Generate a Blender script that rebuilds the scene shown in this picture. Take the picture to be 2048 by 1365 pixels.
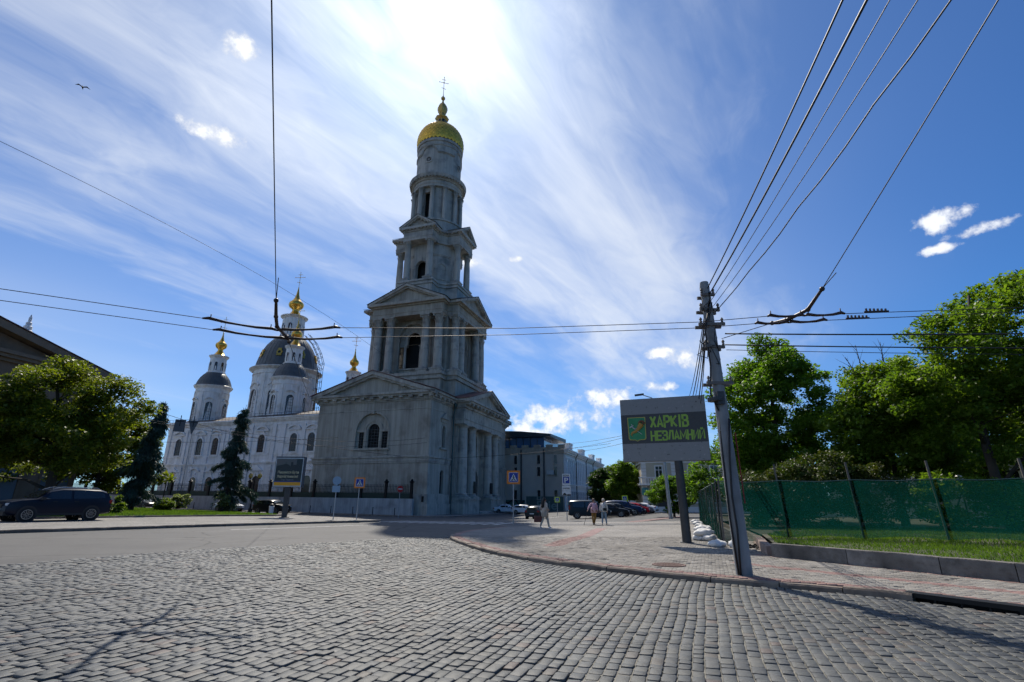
import bpy, bmesh, math, random
import numpy as np
from mathutils import Vector, Matrix
for _o in list(bpy.data.objects): bpy.data.objects.remove(_o)
SC = bpy.context.scene; COL = SC.collection; RAD = math.radians; PI = math.pi
rnd = random.Random(7); nrng = np.random.default_rng(11)
# ------------------------------------------------------------------ camera
cam = bpy.data.cameras.new('camera'); camo = bpy.data.objects.new('camera', cam); COL.objects.link(camo)
cam.sensor_width = 36; cam.lens = 1010/2048*36; cam.clip_start = 0.1; cam.clip_end = 6000
_P, _R = RAD(17.45), RAD(0.30)
_f = Vector((0, math.cos(_P), math.sin(_P))); _r0 = Vector((1, 0, 0)); _u0 = _r0.cross(_f)
_rt = _r0*math.cos(_R)+_u0*math.sin(_R); _up = _u0*math.cos(_R)-_r0*math.sin(_R)
camo.matrix_world = Matrix(((_rt.x, _up.x, -_f.x, 0), (_rt.y, _up.y, -_f.y, 0), (_rt.z, _up.z, -_f.z, 1.65), (0, 0, 0, 1)))
SC.camera = camo
# ------------------------------------------------------------------ sun, sky, exposure
SUN_AZ, SUN_EL = RAD(-12.2), RAD(49.3)
SUND = Vector((math.sin(SUN_AZ)*math.cos(SUN_EL), math.cos(SUN_AZ)*math.cos(SUN_EL), math.sin(SUN_EL)))
sl = bpy.data.lights.new('sun', 'SUN'); sl.energy = 4.2; sl.angle = RAD(0.6); sl.color = (1, 0.93, 0.82)
so = bpy.data.objects.new('sun', sl); COL.objects.link(so); so.rotation_euler = (-SUND).to_track_quat('-Z', 'Y').to_euler(); so.location = SUND*60
SC.view_settings.view_transform = 'Standard'; SC.view_settings.look = 'None'
SC.view_settings.exposure = 0.32; SC.view_settings.gamma = 1; SC.view_settings.use_curve_mapping = False
SC.render.engine = 'CYCLES'
try:
    SC.cycles.max_bounces = 5; SC.cycles.diffuse_bounces = 3; SC.cycles.glossy_bounces = 2; SC.cycles.transmission_bounces = 3; SC.cycles.transparent_max_bounces = 8; SC.cycles.use_adaptive_sampling = True; SC.cycles.adaptive_threshold = .03; SC.cycles.caustics_reflective = False; SC.cycles.caustics_refractive = False
    SC.cycles.use_denoising = True
except Exception: pass
world = bpy.data.worlds.new('World'); SC.world = world; world.use_nodes = True
WN = world.node_tree; WN.nodes.clear(); WL = WN.links
def wn(t, **k):
    n = WN.nodes.new(t)
    for a, b in k.items(): setattr(n, a, b)
    return n
def wset(n, i, v):
    if isinstance(v, bpy.types.NodeSocket): WL.new(v, n.inputs[i])
    else: n.inputs[i].default_value = v
def wm(op, a, b=None, c=None, clamp=False):
    n = wn('ShaderNodeMath', operation=op, use_clamp=clamp); wset(n, 0, a)
    if b is not None: wset(n, 1, b)
    if c is not None: wset(n, 2, c)
    return n.outputs[0]
def wv(op, a, b=None):
    n = wn('ShaderNodeVectorMath', operation=op); wset(n, 0, a)
    if b is not None: wset(n, 1, b)
    return n.outputs['Value'] if op in ('DOT_PRODUCT', 'LENGTH') else n.outputs[0]
def wsmooth(x, a, b, lo=0.0, hi=1.0):
    n = wn('ShaderNodeMapRange', interpolation_type='SMOOTHSTEP', clamp=True); wset(n, 0, x)
    for i, q in enumerate((a, b, lo, hi)): wset(n, i+1, q)
    return n.outputs[0]
def wnoise(vec, scale, detail=4, rough=.55, dist=0.0):
    n = wn('ShaderNodeTexNoise'); WL.new(vec, n.inputs['Vector']); n.inputs['Scale'].default_value = scale
    n.inputs['Detail'].default_value = detail; n.inputs['Roughness'].default_value = rough; n.inputs['Distortion'].default_value = dist
    return n.outputs[0]
def wmix(f, a, b):
    n = wn('ShaderNodeMix', data_type='RGBA'); wset(n, 0, f); wset(n, 6, a); wset(n, 7, b); return n.outputs[2]
sky = wn('ShaderNodeTexSky', sky_type='NISHITA'); sky.sun_disc = False; sky.sun_elevation = SUN_EL; sky.sun_rotation = SUN_AZ
sky.altitude = 150; sky.air_density = 1.0; sky.dust_density = 0.35; sky.ozone_density = 2.2
D = wv('NORMALIZE', wn('ShaderNodeTexCoord').outputs['Generated'])
sep = wn('ShaderNodeSeparateXYZ'); WL.new(D, sep.inputs[0]); dz = wm('MAXIMUM', sep.outputs[2], 0.03)
px_, py_ = wm('DIVIDE', sep.outputs[0], wm('ADD', dz, 0.08)), wm('DIVIDE', sep.outputs[1], wm('ADD', dz, 0.08))
_ca = RAD(31)                                          # heading of the cirrus streaks
al = wm('ADD', wm('MULTIPLY', px_, math.sin(_ca)), wm('MULTIPLY', py_, math.cos(_ca)))
ac = wm('SUBTRACT', wm('MULTIPLY', px_, math.cos(_ca)), wm('MULTIPLY', py_, math.sin(_ca)))
def cvec(a, b, z=0.0):
    n = wn('ShaderNodeCombineXYZ'); wset(n, 0, a); wset(n, 1, b); n.inputs[2].default_value = z; return n.outputs[0]
wrp = wm('MULTIPLY', wm('SUBTRACT', wnoise(cvec(al, ac, 5.0), 1.1, 4, .6), .5), 1.1)
n1 = wnoise(cvec(wm('MULTIPLY', wm('ADD', al, wrp), .34), wm('MULTIPLY', wm('ADD', ac, wm('MULTIPLY', wrp, .55)), 1.15), 3.1), 1.15, 6, .56, .3)
n2 = wnoise(cvec(wm('MULTIPLY', wm('ADD', al, wrp), .9), wm('MULTIPLY', ac, 3.4), 9.0), 1.9, 5, .62, .9)
n3 = wnoise(cvec(wm('MULTIPLY', al, .3), wm('MULTIPLY', ac, .5), 1.7), .9, 3, .5)
band = wm('MULTIPLY', wsmooth(ac, -2.9, -1.5), wsmooth(ac, 0.45, -.5))
cir = wm('ADD', wm('MULTIPLY', n1, .9), wm('ADD', wm('MULTIPLY', n2, .26), wm('MULTIPLY', n3, .45)))
cir = wsmooth(wm('ADD', cir, wm('MULTIPLY', wm('SUBTRACT', band, 1.0), .34)), .58, 1.06)
cir = wm('MULTIPLY', cir, wsmooth(sep.outputs[2], .0, .24))
veil0 = wm('MULTIPLY', wsmooth(ac, .75, -.45), wsmooth(n3, .3, .75, .08, .34)); cir = wm('ADD', cir, wm('MULTIPLY', veil0, wm('SUBTRACT', 1.0, cir)))
cosS = wv('DOT_PRODUCT', D, tuple(SUND))
g = 0.80                                               # forward scattering of the ice cloud round the sun
hg = wm('DIVIDE', 1-g*g, wm('POWER', wm('SUBTRACT', 1+g*g, wm('MULTIPLY', cosS, 2*g)), 1.5))
skyc = wn('ShaderNodeMixRGB', blend_type='MULTIPLY'); skyc.inputs[0].default_value = 1; WL.new(sky.outputs[0], skyc.inputs[1]); skyc.inputs[2].default_value = (.33, .65, 1.04, 1)
ccol = wn('ShaderNodeMixRGB', blend_type='MULTIPLY'); ccol.inputs[0].default_value = 1; ccol.inputs[1].default_value = (10.0, 10.5, 11.1, 1)
cb = wm('ADD', .80, wm('MULTIPLY', hg, .020)); WL.new(cb, ccol.inputs[2])
out = wmix(wm('MULTIPLY', cir, .84), skyc.outputs[0], ccol.outputs[0])
# thin veil that scatters the sun
g2 = .90
hg2 = wm('DIVIDE', 1-g2*g2, wm('POWER', wm('SUBTRACT', 1+g2*g2, wm('MULTIPLY', cosS, 2*g2)), 1.5))
veil = wn('ShaderNodeMixRGB', blend_type='ADD'); veil.inputs[0].default_value = 1; WL.new(out, veil.inputs[1])
vc = wn('ShaderNodeMixRGB', blend_type='MULTIPLY'); vc.inputs[0].default_value = 1; vc.inputs[1].default_value = (1, 1.0, 1.0, 1); WL.new(wm('MULTIPLY', hg2, .022), vc.inputs[2]); WL.new(vc.outputs[0], veil.inputs[2])
out = veil.outputs[0]
# small fair-weather cumulus: (azimuth, elevation, half width, half height) in degrees
cn = wnoise(D, 38, 5, .6); cn2 = wnoise(D, 14, 3, .55); cum = None
CUMULUS = [(44.0,23.5,2.0,.92),(46.4,22.0,1.8,.48),(43.0,21.2,1.3,.38),(6.9,8.5,5.6,1.5),(10.9,10.7,3.0,1.1),(16.0,11.9,2.2,.54),(17.2,15.5,1.7,.6),(19.8,14.8,1.8,.96),(-5.1,26.1,1.3,.77),(.3,26.6,.8,.33),(-35.1,42.1,1.4,.94),(-35.6,34.1,2.5,.69),(2.1,7.4,3.0,.7),(85,17,5,1.3),(160,14,5,1.2),(-100,19,5,1.2)]
for az, el, w, h in CUMULUS:
    a, e = RAD(az), RAD(el); c = Vector((math.sin(a)*math.cos(e), math.cos(a)*math.cos(e), math.sin(e)))
    r = Vector((math.cos(a), -math.sin(a), 0)); u = c.cross(r)*-1; R3 = Matrix(((r.x, u.x, -c.x), (r.y, u.y, -c.y), (r.z, u.z, -c.z)))
    mp = wn('ShaderNodeMapping', vector_type='TEXTURE'); WL.new(D, mp.inputs[0]); mp.inputs['Location'].default_value = c; mp.inputs['Rotation'].default_value = R3.to_euler(); mp.inputs['Scale'].default_value = (math.tan(RAD(w)), math.tan(RAD(h)), .2)
    d = wv('LENGTH', mp.outputs[0]); cum = d if cum is None else wm('MINIMUM', cum, d)
cum = wm('SUBTRACT', 1.0, wm('MULTIPLY', cum, cum))
cm = wm('ADD', wm('MULTIPLY', wm('MAXIMUM', cum, -3.0), .42), wm('ADD', wm('MULTIPLY', wm('SUBTRACT', cn, .5), 2.6), wm('MULTIPLY', wm('SUBTRACT', cn2, .5), 1.5)))
cmask = wsmooth(cm, -.22, .5)
cshade = wsmooth(cm, .1, 1.0, 8.0, 12.5)
cc = wn('ShaderNodeCombineColor'); WL.new(cshade, cc.inputs[0]); WL.new(wm('MULTIPLY', cshade, 1.03), cc.inputs[1]); WL.new(wm('MULTIPLY', cshade, 1.09), cc.inputs[2])
out = wmix(wm('MULTIPLY', cmask, .85), out, cc.outputs[0])
bg = wn('ShaderNodeBackground'); WL.new(out, bg.inputs[0]); bg.inputs[1].default_value = 0.088
world.cycles.sampling_method = 'MANUAL'; world.cycles.sample_map_resolution = 512
wo = wn('ShaderNodeOutputWorld'); WL.new(bg.outputs[0], wo.inputs[0])

# ------------------------------------------------------------------ helpers
def gz(x, y):
    t = min(max((y-36)/36, 0), 1); s = t*t*(3-2*t); k = min(max((14-x)/12, 0), 1); k = k*k*(3-2*k)
    w = -x-9; w = .5*(w+math.sqrt(w*w+16)); f = 1-min(max((-x-100)/80, 0), 1)
    return -.6*s*(.25+.75*k)+.015*min(w, 90)
def tag(o, label=None, cat=None, group=None, kind=None):
    if label: o['label'] = label
    if cat: o['category'] = cat
    if group: o['group'] = group
    if kind: o['kind'] = kind
    return o
def empty(name, loc=(0, 0, 0), rz=0.0, label=None, cat=None, group=None):
    o = bpy.data.objects.new(name, None); COL.objects.link(o); o.location = loc; o.rotation_euler = (0, 0, rz); o.empty_display_size = .2
    return tag(o, label, cat, group)
def copy_tree(o, parent=None):
    c = o.copy(); COL.objects.link(c); c.parent = parent
    for ch in o.children: copy_tree(ch, c)
    return c
def newobj(name, me, parent=None, mat=None):
    o = bpy.data.objects.new(name, me); COL.objects.link(o)
    if mat: me.materials.append(mat)
    if parent: o.parent = parent
    return o
class MB:
    def __init__(s, M=None): s.v = []; s.f = []; s.M = M
    def add(s, vs, fs):
        n = len(s.v)
        if s.M is not None: vs = [tuple(s.M @ Vector(p)) for p in vs]
        s.v += [tuple(p) for p in vs]; s.f += [tuple(i+n for i in q) for q in fs]; return s
    def box(s, x0, x1, y0, y1, z0, z1):
        return s.add([(x0,y0,z0),(x1,y0,z0),(x1,y1,z0),(x0,y1,z0),(x0,y0,z1),(x1,y0,z1),(x1,y1,z1),(x0,y1,z1)],
                     [(3,2,1,0),(4,5,6,7),(0,1,5,4),(1,2,6,5),(2,3,7,6),(3,0,4,7)])
    def cbox(s, c, d, rz=0.0, rx=0.0, ry=0.0):
        m = Matrix.Translation(c) @ Matrix.Rotation(rz, 4, 'Z') @ Matrix.Rotation(rx, 4, 'X') @ Matrix.Rotation(ry, 4, 'Y')
        h = [q/2 for q in d]
        vs = [tuple(m @ Vector((x*h[0], y*h[1], z*h[2]))) for z in (-1, 1) for x, y in ((-1,-1),(1,-1),(1,1),(-1,1))]
        return s.add(vs, [(3,2,1,0),(4,5,6,7),(0,1,5,4),(1,2,6,5),(2,3,7,6),(3,0,4,7)])
    def pxy(s, poly, z0, z1, caps=True):
        n = len(poly); vs = [(x, y, z0) for x, y in poly]+[(x, y, z1) for x, y in poly]
        fs = [(i, (i+1) % n, n+(i+1) % n, n+i) for i in range(n)]
        if caps: fs += [tuple(range(n-1, -1, -1)), tuple(range(n, 2*n))]
        return s.add(vs, fs)
    def pxz(s, poly, y0, y1):
        n = len(poly); vs = [(x, y0, z) for x, z in poly]+[(x, y1, z) for x, z in poly]
        return s.add(vs, [(i, n+i, n+(i+1) % n, (i+1) % n) for i in range(n)]+[tuple(range(n)), tuple(range(2*n-1, n-1, -1))])
    def lathe(s, prof, n=24, c=(0, 0), a0=0.0, a1=2*PI, z=0.0, caps=True):
        full = abs(a1-a0-2*PI) < 1e-6; m = n if full else n+1; vs = []; fs = []
        for r, h in prof:
            for i in range(m):
                a = a0+(a1-a0)*i/n; vs.append((c[0]+r*math.cos(a), c[1]+r*math.sin(a), z+h))
        for j in range(len(prof)-1):
            for i in range(n):
                k = (i+1) % m; fs.append((j*m+i, j*m+k, (j+1)*m+k, (j+1)*m+i))
        if full and caps:
            if prof[0][0] > 1e-4: fs.append(tuple(range(m-1, -1, -1)))
            if prof[-1][0] > 1e-4: fs.append(tuple((len(prof)-1)*m+i for i in range(m)))
        return s.add(vs, fs)
    def path(s, pts, rad, n=6, cap=True):
        pts = [Vector(p) for p in pts]; rr = rad if isinstance(rad, (list, tuple)) else [rad]*len(pts); vs = []; fs = []; ux = None
        for i, p in enumerate(pts):
            t = (pts[min(i+1, len(pts)-1)]-pts[max(i-1, 0)])
            if t.length < 1e-9: t = Vector((0, 0, 1))
            t.normalize()
            if ux is None: ux = t.orthogonal().normalized()
            else:
                ux = ux-t*ux.dot(t); ux = ux.normalized() if ux.length > 1e-6 else t.orthogonal().normalized()
            uy = t.cross(ux)
            for k in range(n):
                a = 2*PI*k/n; vs.append(tuple(p+(ux*math.cos(a)+uy*math.sin(a))*rr[i]))
        for i in range(len(pts)-1):
            for k in range(n): fs.append((i*n+k, i*n+(k+1) % n, (i+1)*n+(k+1) % n, (i+1)*n+k))
        if cap: fs += [tuple(range(n-1, -1, -1)), tuple((len(pts)-1)*n+k for k in range(n))]
        return s.add(vs, fs)
    def tube(s, a, b, r0, r1=None, n=8): return s.path([a, b], [r0, r0 if r1 is None else r1], n)
    def ball(s, c, r, n=10, sz=1.0):
        return s.lathe([(max(1e-4, r*math.sin(PI*i/n)) if 0 < i < n else 1e-5, -r*sz*math.cos(PI*i/n)) for i in range(n+1)], max(8, n+4), (c[0], c[1]), z=c[2])
    # wall panel with an arched opening, in (x, depth, z); T maps to 3-D
    def arch(s, T, x0, x1, z0, z1, cx, hw, zs, zp, depth, n=10, back=False, flat=False):
        pts = [(cx-hw, zs)]+([(cx-hw, zp), (cx+hw, zp)] if flat else [(cx-hw*math.cos(PI*i/n), zp+hw*math.sin(PI*i/n)) for i in range(n+1)])+[(cx+hw, zs)]
        q = lambda *P: s.add([T(*p) for p in P], [tuple(range(len(P)))])
        if cx-hw > x0: q((x0,0,z0),(cx-hw,0,z0),(cx-hw,0,zp),(x0,0,zp))
        if x1 > cx+hw: q((cx+hw,0,z0),(x1,0,z0),(x1,0,zp),(cx+hw,0,zp))
        if zs > z0: q((cx-hw,0,z0),(cx+hw,0,z0),(cx+hw,0,zs),(cx-hw,0,zs))
        top = pts[1:-1]
        for i in range(len(top)-1):
            (xa, za), (xb, zb) = top[i], top[i+1]
            ta = x0+(x1-x0)*i/(len(top)-1); tb = x0+(x1-x0)*(i+1)/(len(top)-1)
            q((xa,0,za),(xb,0,zb),(tb,0,z1),(ta,0,z1))
        if x0 < cx-hw: q((x0,0,zp),(cx-hw,0,zp),(x0,0,z1))
        if x1 > cx+hw: q((cx+hw,0,zp),(x1,0,zp),(x1,0,z1))
        for i in range(len(pts)-1):
            (xa, za), (xb, zb) = pts[i], pts[i+1]; q((xa,0,za),(xa,depth,za),(xb,depth,zb),(xb,0,zb))
        q((cx+hw,0,zs),(cx+hw,depth,zs),(cx-hw,depth,zs),(cx-hw,0,zs))
        return s
    # solid arched band (archivolt / hood / glass): outline between radii ra<rb over a spring line
    def archband(s, T, cx, zp, ra, rb, d0, d1, n=12, legs=0.0, a0=0.0, a1=PI):
        P = [(a0+(a1-a0)*i/n) for i in range(n+1)]
        o = [(cx-rb*math.cos(a), zp+rb*math.sin(a)) for a in P]; i_ = [(cx-ra*math.cos(a), zp+ra*math.sin(a)) for a in P]
        if legs: o = [(cx-rb, zp-legs)]+o+[(cx+rb, zp-legs)]; i_ = [(cx-ra, zp-legs)]+i_+[(cx+ra, zp-legs)]
        m = len(o); vs = [T(x, d0, z) for x, z in o]+[T(x, d0, z) for x, z in i_]+[T(x, d1, z) for x, z in o]+[T(x, d1, z) for x, z in i_]; fs = []
        for k in range(m-1): fs += [(k, k+1, m+k+1, m+k), (k, 2*m+k, 2*m+k+1, k+1), (m+k, m+k+1, 3*m+k+1, 3*m+k)]
        fs += [(0, m, 3*m, 2*m), (m-1, 3*m-1, 4*m-1, 2*m-1)]
        return s.add(vs, fs)
    def archpane(s, T, cx, hw, zs, zp, d, n=10, flat=False):
        pts = [(cx-hw, zs)]+([(cx-hw, zp)] if flat else [(cx-hw*math.cos(PI*i/n), zp+hw*math.sin(PI*i/n)) for i in range(n+1)])+([(cx+hw, zp)] if flat else [])+[(cx+hw, zs)]
        return s.add([T(x, d, z) for x, z in pts], [tuple(range(len(pts)-1, -1, -1))])
    def tbox(s, T, x0, x1, d0, d1, z0, z1):
        vs = [T(x, d, z) for z in (z0, z1) for x, d in ((x0, d0), (x1, d0), (x1, d1), (x0, d1))]
        return s.add(vs, [(3,2,1,0),(4,5,6,7),(0,1,5,4),(1,2,6,5),(2,3,7,6),(3,0,4,7)])
    def mesh(s, name, smooth=False):
        me = bpy.data.meshes.new(name); me.from_pydata(s.v, [], s.f); me.validate()
        bm = bmesh.new(); bm.from_mesh(me); bmesh.ops.recalc_face_normals(bm, faces=bm.faces); bm.to_mesh(me); bm.free()
        if smooth is True: me.polygons.foreach_set('use_smooth', [True]*len(me.polygons))
        elif smooth:
            me.polygons.foreach_set('use_smooth', [True]*len(me.polygons))
            try: me.set_sharp_from_angle(angle=RAD(smooth))
            except Exception: pass
        return me
    def build(s, name, mat, parent=None, smooth=False): return newobj(name, s.mesh(name, smooth), parent, mat)
def quads_mesh(name, V, per=4):
    V = np.asarray(V, np.float32).reshape(-1, 3); n = len(V)//per; me = bpy.data.meshes.new(name)
    me.vertices.add(n*per); me.vertices.foreach_set('co', V.ravel()); me.loops.add(n*per); me.loops.foreach_set('vertex_index', np.arange(n*per, dtype=np.int32))
    me.polygons.add(n); me.polygons.foreach_set('loop_start', np.arange(0, n*per, per, dtype=np.int32)); me.update(calc_edges=True); return me
def arr_mesh(name, V, F):
    V = np.asarray(V, np.float32); F = np.asarray(F, np.int32); k = F.shape[1]; me = bpy.data.meshes.new(name)
    me.vertices.add(len(V)); me.vertices.foreach_set('co', V.ravel()); me.loops.add(F.size); me.loops.foreach_set('vertex_index', F.ravel())
    me.polygons.add(len(F)); me.polygons.foreach_set('loop_start', np.arange(0, F.size, k, dtype=np.int32)); me.update(calc_edges=True); return me
# ------------------------------------------------------------------ materials
def mat_base(name):
    m = bpy.data.materials.new(name); m.use_nodes = True; nt = m.node_tree; return m, nt, nt.nodes['Principled BSDF'], nt.nodes['Material Output']
def mat(name, col, rough=.7, metal=0.0, col2=None, nscale=3.0, stretch=(1, 1, 1), bump=0.0, bscale=20.0, spec=.5, col3=None, n3=.4, rand=0.0, coat=0.0, streak=0.0):
    m, nt, b, _ = mat_base(name); L = nt.links
    b.inputs['Roughness'].default_value = rough; b.inputs['Metallic'].default_value = metal; b.inputs['Specular IOR Level'].default_value = spec
    if coat: b.inputs['Coat Weight'].default_value = coat; b.inputs['Coat Roughness'].default_value = .06
    c4 = (*col, 1)
    if col2 is None and not rand and not bump: b.inputs['Base Color'].default_value = c4; return m
    tc = nt.nodes.new('ShaderNodeTexCoord'); mp = nt.nodes.new('ShaderNodeMapping'); mp.inputs['Scale'].default_value = stretch; L.new(tc.outputs['Object'], mp.inputs[0]); cur = None
    if col2 is not None:
        n = nt.nodes.new('ShaderNodeTexNoise'); n.inputs['Scale'].default_value = nscale; n.inputs['Detail'].default_value = 6; n.inputs['Roughness'].default_value = .62; L.new(mp.outputs[0], n.inputs['Vector'])
        r = nt.nodes.new('ShaderNodeValToRGB'); r.color_ramp.elements[0].position = .34; r.color_ramp.elements[1].position = .68
        r.color_ramp.elements[0].color = c4; r.color_ramp.elements[1].color = (*col2, 1); L.new(n.outputs[0], r.inputs[0]); cur = r.outputs[0]
        if col3 is not None:
            q = nt.nodes.new('ShaderNodeTexNoise'); q.inputs['Scale'].default_value = nscale*n3; q.inputs['Detail'].default_value = 4; L.new(tc.outputs['Object'], q.inputs['Vector'])
            mr = nt.nodes.new('ShaderNodeMapRange'); mr.inputs[1].default_value = .5; mr.inputs[2].default_value = .7; L.new(q.outputs[0], mr.inputs[0])
            mx = nt.nodes.new('ShaderNodeMix'); mx.data_type = 'RGBA'; L.new(mr.outputs[0], mx.inputs[0]); L.new(cur, mx.inputs[6]); mx.inputs[7].default_value = (*col3, 1); cur = mx.outputs[2]
    if streak and cur is not None:
        m2 = nt.nodes.new('ShaderNodeMapping'); m2.inputs['Scale'].default_value = (1.6, 1.6, .07); L.new(tc.outputs['Object'], m2.inputs[0]); q = nt.nodes.new('ShaderNodeTexNoise'); q.inputs['Scale'].default_value = 1.3; q.inputs['Detail'].default_value = 6; q.inputs['Roughness'].default_value = .7; L.new(m2.outputs[0], q.inputs['Vector'])
        mr = nt.nodes.new('ShaderNodeMapRange'); mr.inputs[1].default_value = .36; mr.inputs[2].default_value = .6; mr.inputs[3].default_value = 1-streak; mr.inputs[4].default_value = 1.04; L.new(q.outputs[0], mr.inputs[0])
        mu = nt.nodes.new('ShaderNodeMixRGB'); mu.blend_type = 'MULTIPLY'; mu.inputs[0].default_value = 1; L.new(cur, mu.inputs[1]); L.new(mr.outputs[0], mu.inputs[2]); cur = mu.outputs[0]
    if rand:
        gi = nt.nodes.new('ShaderNodeNewGeometry'); oi = nt.nodes.new('ShaderNodeObjectInfo'); ad = nt.nodes.new('ShaderNodeMath'); ad.operation = 'ADD'; L.new(gi.outputs['Random Per Island'], ad.inputs[0]); L.new(oi.outputs['Random'], ad.inputs[1])
        fr = nt.nodes.new('ShaderNodeMath'); fr.operation = 'FRACT'; L.new(ad.outputs[0], fr.inputs[0])
        mr = nt.nodes.new('ShaderNodeMapRange'); mr.inputs[3].default_value = 1-rand; mr.inputs[4].default_value = 1+rand; L.new(fr.outputs[0], mr.inputs[0])
        mu = nt.nodes.new('ShaderNodeMixRGB'); mu.blend_type = 'MULTIPLY'; mu.inputs[0].default_value = 1
        if cur is None: mu.inputs[1].default_value = c4
        else: L.new(cur, mu.inputs[1])
        L.new(mr.outputs[0], mu.inputs[2]); cur = mu.outputs[0]
    if cur is None: b.inputs['Base Color'].default_value = c4
    else: L.new(cur, b.inputs['Base Color'])
    if bump:
        n = nt.nodes.new('ShaderNodeTexNoise'); n.inputs['Scale'].default_value = bscale; n.inputs['Detail'].default_value = 5; L.new(mp.outputs[0], n.inputs['Vector'])
        bp = nt.nodes.new('ShaderNodeBump'); bp.inputs['Strength'].default_value = bump; bp.inputs['Distance'].default_value = .02; L.new(n.outputs[0], bp.inputs['Height']); L.new(bp.outputs[0], b.inputs['Normal'])
    return m
def leaf_mat(name, c1, c2, trans=.45, tcol=None):
    m, nt, b, o = mat_base(name); L = nt.links; gi = nt.nodes.new('ShaderNodeNewGeometry'); tc = nt.nodes.new('ShaderNodeTexCoord')
    n = nt.nodes.new('ShaderNodeTexNoise'); n.inputs['Scale'].default_value = .55; n.inputs['Detail'].default_value = 2; L.new(tc.outputs['Object'], n.inputs['Vector'])
    ad = nt.nodes.new('ShaderNodeMath'); ad.operation = 'MULTIPLY_ADD'; L.new(n.outputs[0], ad.inputs[0]); ad.inputs[1].default_value = 1.1
    ml = nt.nodes.new('ShaderNodeMath'); ml.operation = 'MULTIPLY_ADD'; L.new(gi.outputs['Random Per Island'], ml.inputs[0]); ml.inputs[1].default_value = .75; ml.inputs[2].default_value = -.42; L.new(ml.outputs[0], ad.inputs[2])
    mx = nt.nodes.new('ShaderNodeMix'); mx.data_type = 'RGBA'; mx.clamp_factor = True; L.new(ad.outputs[0], mx.inputs[0]); mx.inputs[6].default_value = (*c1, 1); mx.inputs[7].default_value = (*c2, 1)
    L.new(mx.outputs[2], b.inputs['Base Color']); b.inputs['Roughness'].default_value = .5; b.inputs['Specular IOR Level'].default_value = .35
    t = nt.nodes.new('ShaderNodeBsdfTranslucent'); tm = nt.nodes.new('ShaderNodeMixRGB'); tm.blend_type = 'MULTIPLY'; tm.inputs[0].default_value = 1; L.new(mx.outputs[2], tm.inputs[1]); tm.inputs[2].default_value = (*(tcol or (1.5, 1.55, .55)), 1); L.new(tm.outputs[0], t.inputs[0])
    s = nt.nodes.new('ShaderNodeMixShader'); s.inputs[0].default_value = trans; L.new(b.outputs[0], s.inputs[1]); L.new(t.outputs[0], s.inputs[2]); L.new(s.outputs[0], o.inputs[0]); return m
STONE = mat('tower_plaster', (.375, .345, .29), .85, col2=(.455, .425, .365), nscale=.5, stretch=(1, 1, .35), bump=.12, bscale=9, col3=(.28, .25, .205), n3=.9, streak=.30)
STONE_TRIM = mat('tower_trim', (.40, .372, .32), .85, col2=(.475, .445, .39), nscale=.8, bump=.1, bscale=9, col3=(.22, .21, .195), n3=.8, streak=.25)
STONE_UP = mat('tower_upper_plaster', (.425, .405, .365), .85, col2=(.50, .48, .44), nscale=.6, stretch=(1, 1, .4), bump=.1, bscale=9, col3=(.25, .255, .25), n3=.8, streak=.22)
DARKIN = mat('interior_shade', (.03, .03, .03), .9)  # near-black colour that stands for the shade inside the belfry
WHITE = mat('church_whitewash', (.78, .78, .76), .8, col2=(.86, .86, .85), nscale=.6, stretch=(1, 1, .3), bump=.08, bscale=10, col3=(.64, .61, .55), n3=1.3, streak=.2)
GOLD = mat('gilding', (.62, .36, .06), .3, 1.0, col2=(.78, .5, .12), nscale=1.5)
GOLD_OLD = mat('old_gilding', (.80, .48, .07), .5, 1.0, col2=(.9, .58, .12), nscale=2.0, rand=.12)
DOME = mat('dark_sheet_metal', (.065, .075, .08), .45, .2, col2=(.10, .115, .12), nscale=.8, bump=.1, bscale=4)
REDROOF = mat('red_sheet_roof', (.10, .035, .03), .6, col2=(.14, .05, .04), nscale=1)
GLASS = mat('dark_glass', (.012, .016, .02), .08, spec=.6)
GLASSB = mat('blue_glass', (.05, .12, .24), .08, spec=.8)
IRON = mat('black_iron', (.012, .012, .013), .5, .4)
DGREEN = mat('dark_green_sheet', (.008, .03, .024), .6)
STEEL = mat('galvanised_steel', (.32, .34, .36), .45, .6, col2=(.42, .44, .46), nscale=6)
DSTEEL = mat('dark_painted_steel', (.035, .036, .038), .5, .2, col2=(.055, .055, .055), nscale=5)
CONC = mat('concrete_pole', (.20, .21, .22), .85, col2=(.28, .29, .30), nscale=3, stretch=(1, 1, .2), bump=.35, bscale=60, col3=(.15, .155, .16), n3=.5)
GRAN = mat('granite_kerb', (.15, .115, .09), .85, col2=(.24, .195, .155), nscale=3, bump=.6, bscale=14, rand=.22, col3=(.10, .085, .075), n3=.8)
WIRE = mat('cable_rubber', (.012, .012, .013), .6)
BROWNI = mat('insulator_resin', (.05, .022, .014), .5, col2=(.02, .012, .01), nscale=4)
BARK = mat('bark', (.035, .028, .022), .9, col2=(.06, .048, .038), nscale=4, stretch=(1, 1, .3), bump=.8, bscale=14)
RUBBER = mat('tyre_rubber', (.012, .012, .012), .85)
RIM = mat('alloy_rim', (.45, .46, .47), .3, .9)
WALLP = mat('retaining_wall_paint', (.36, .375, .39), .85, col2=(.43, .445, .455), nscale=.7, stretch=(1, 1, .3), bump=.1, bscale=8, col3=(.27, .275, .28), n3=1.0, streak=.3)
SKIN = mat('skin', (.5, .3, .22), .55)
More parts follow.
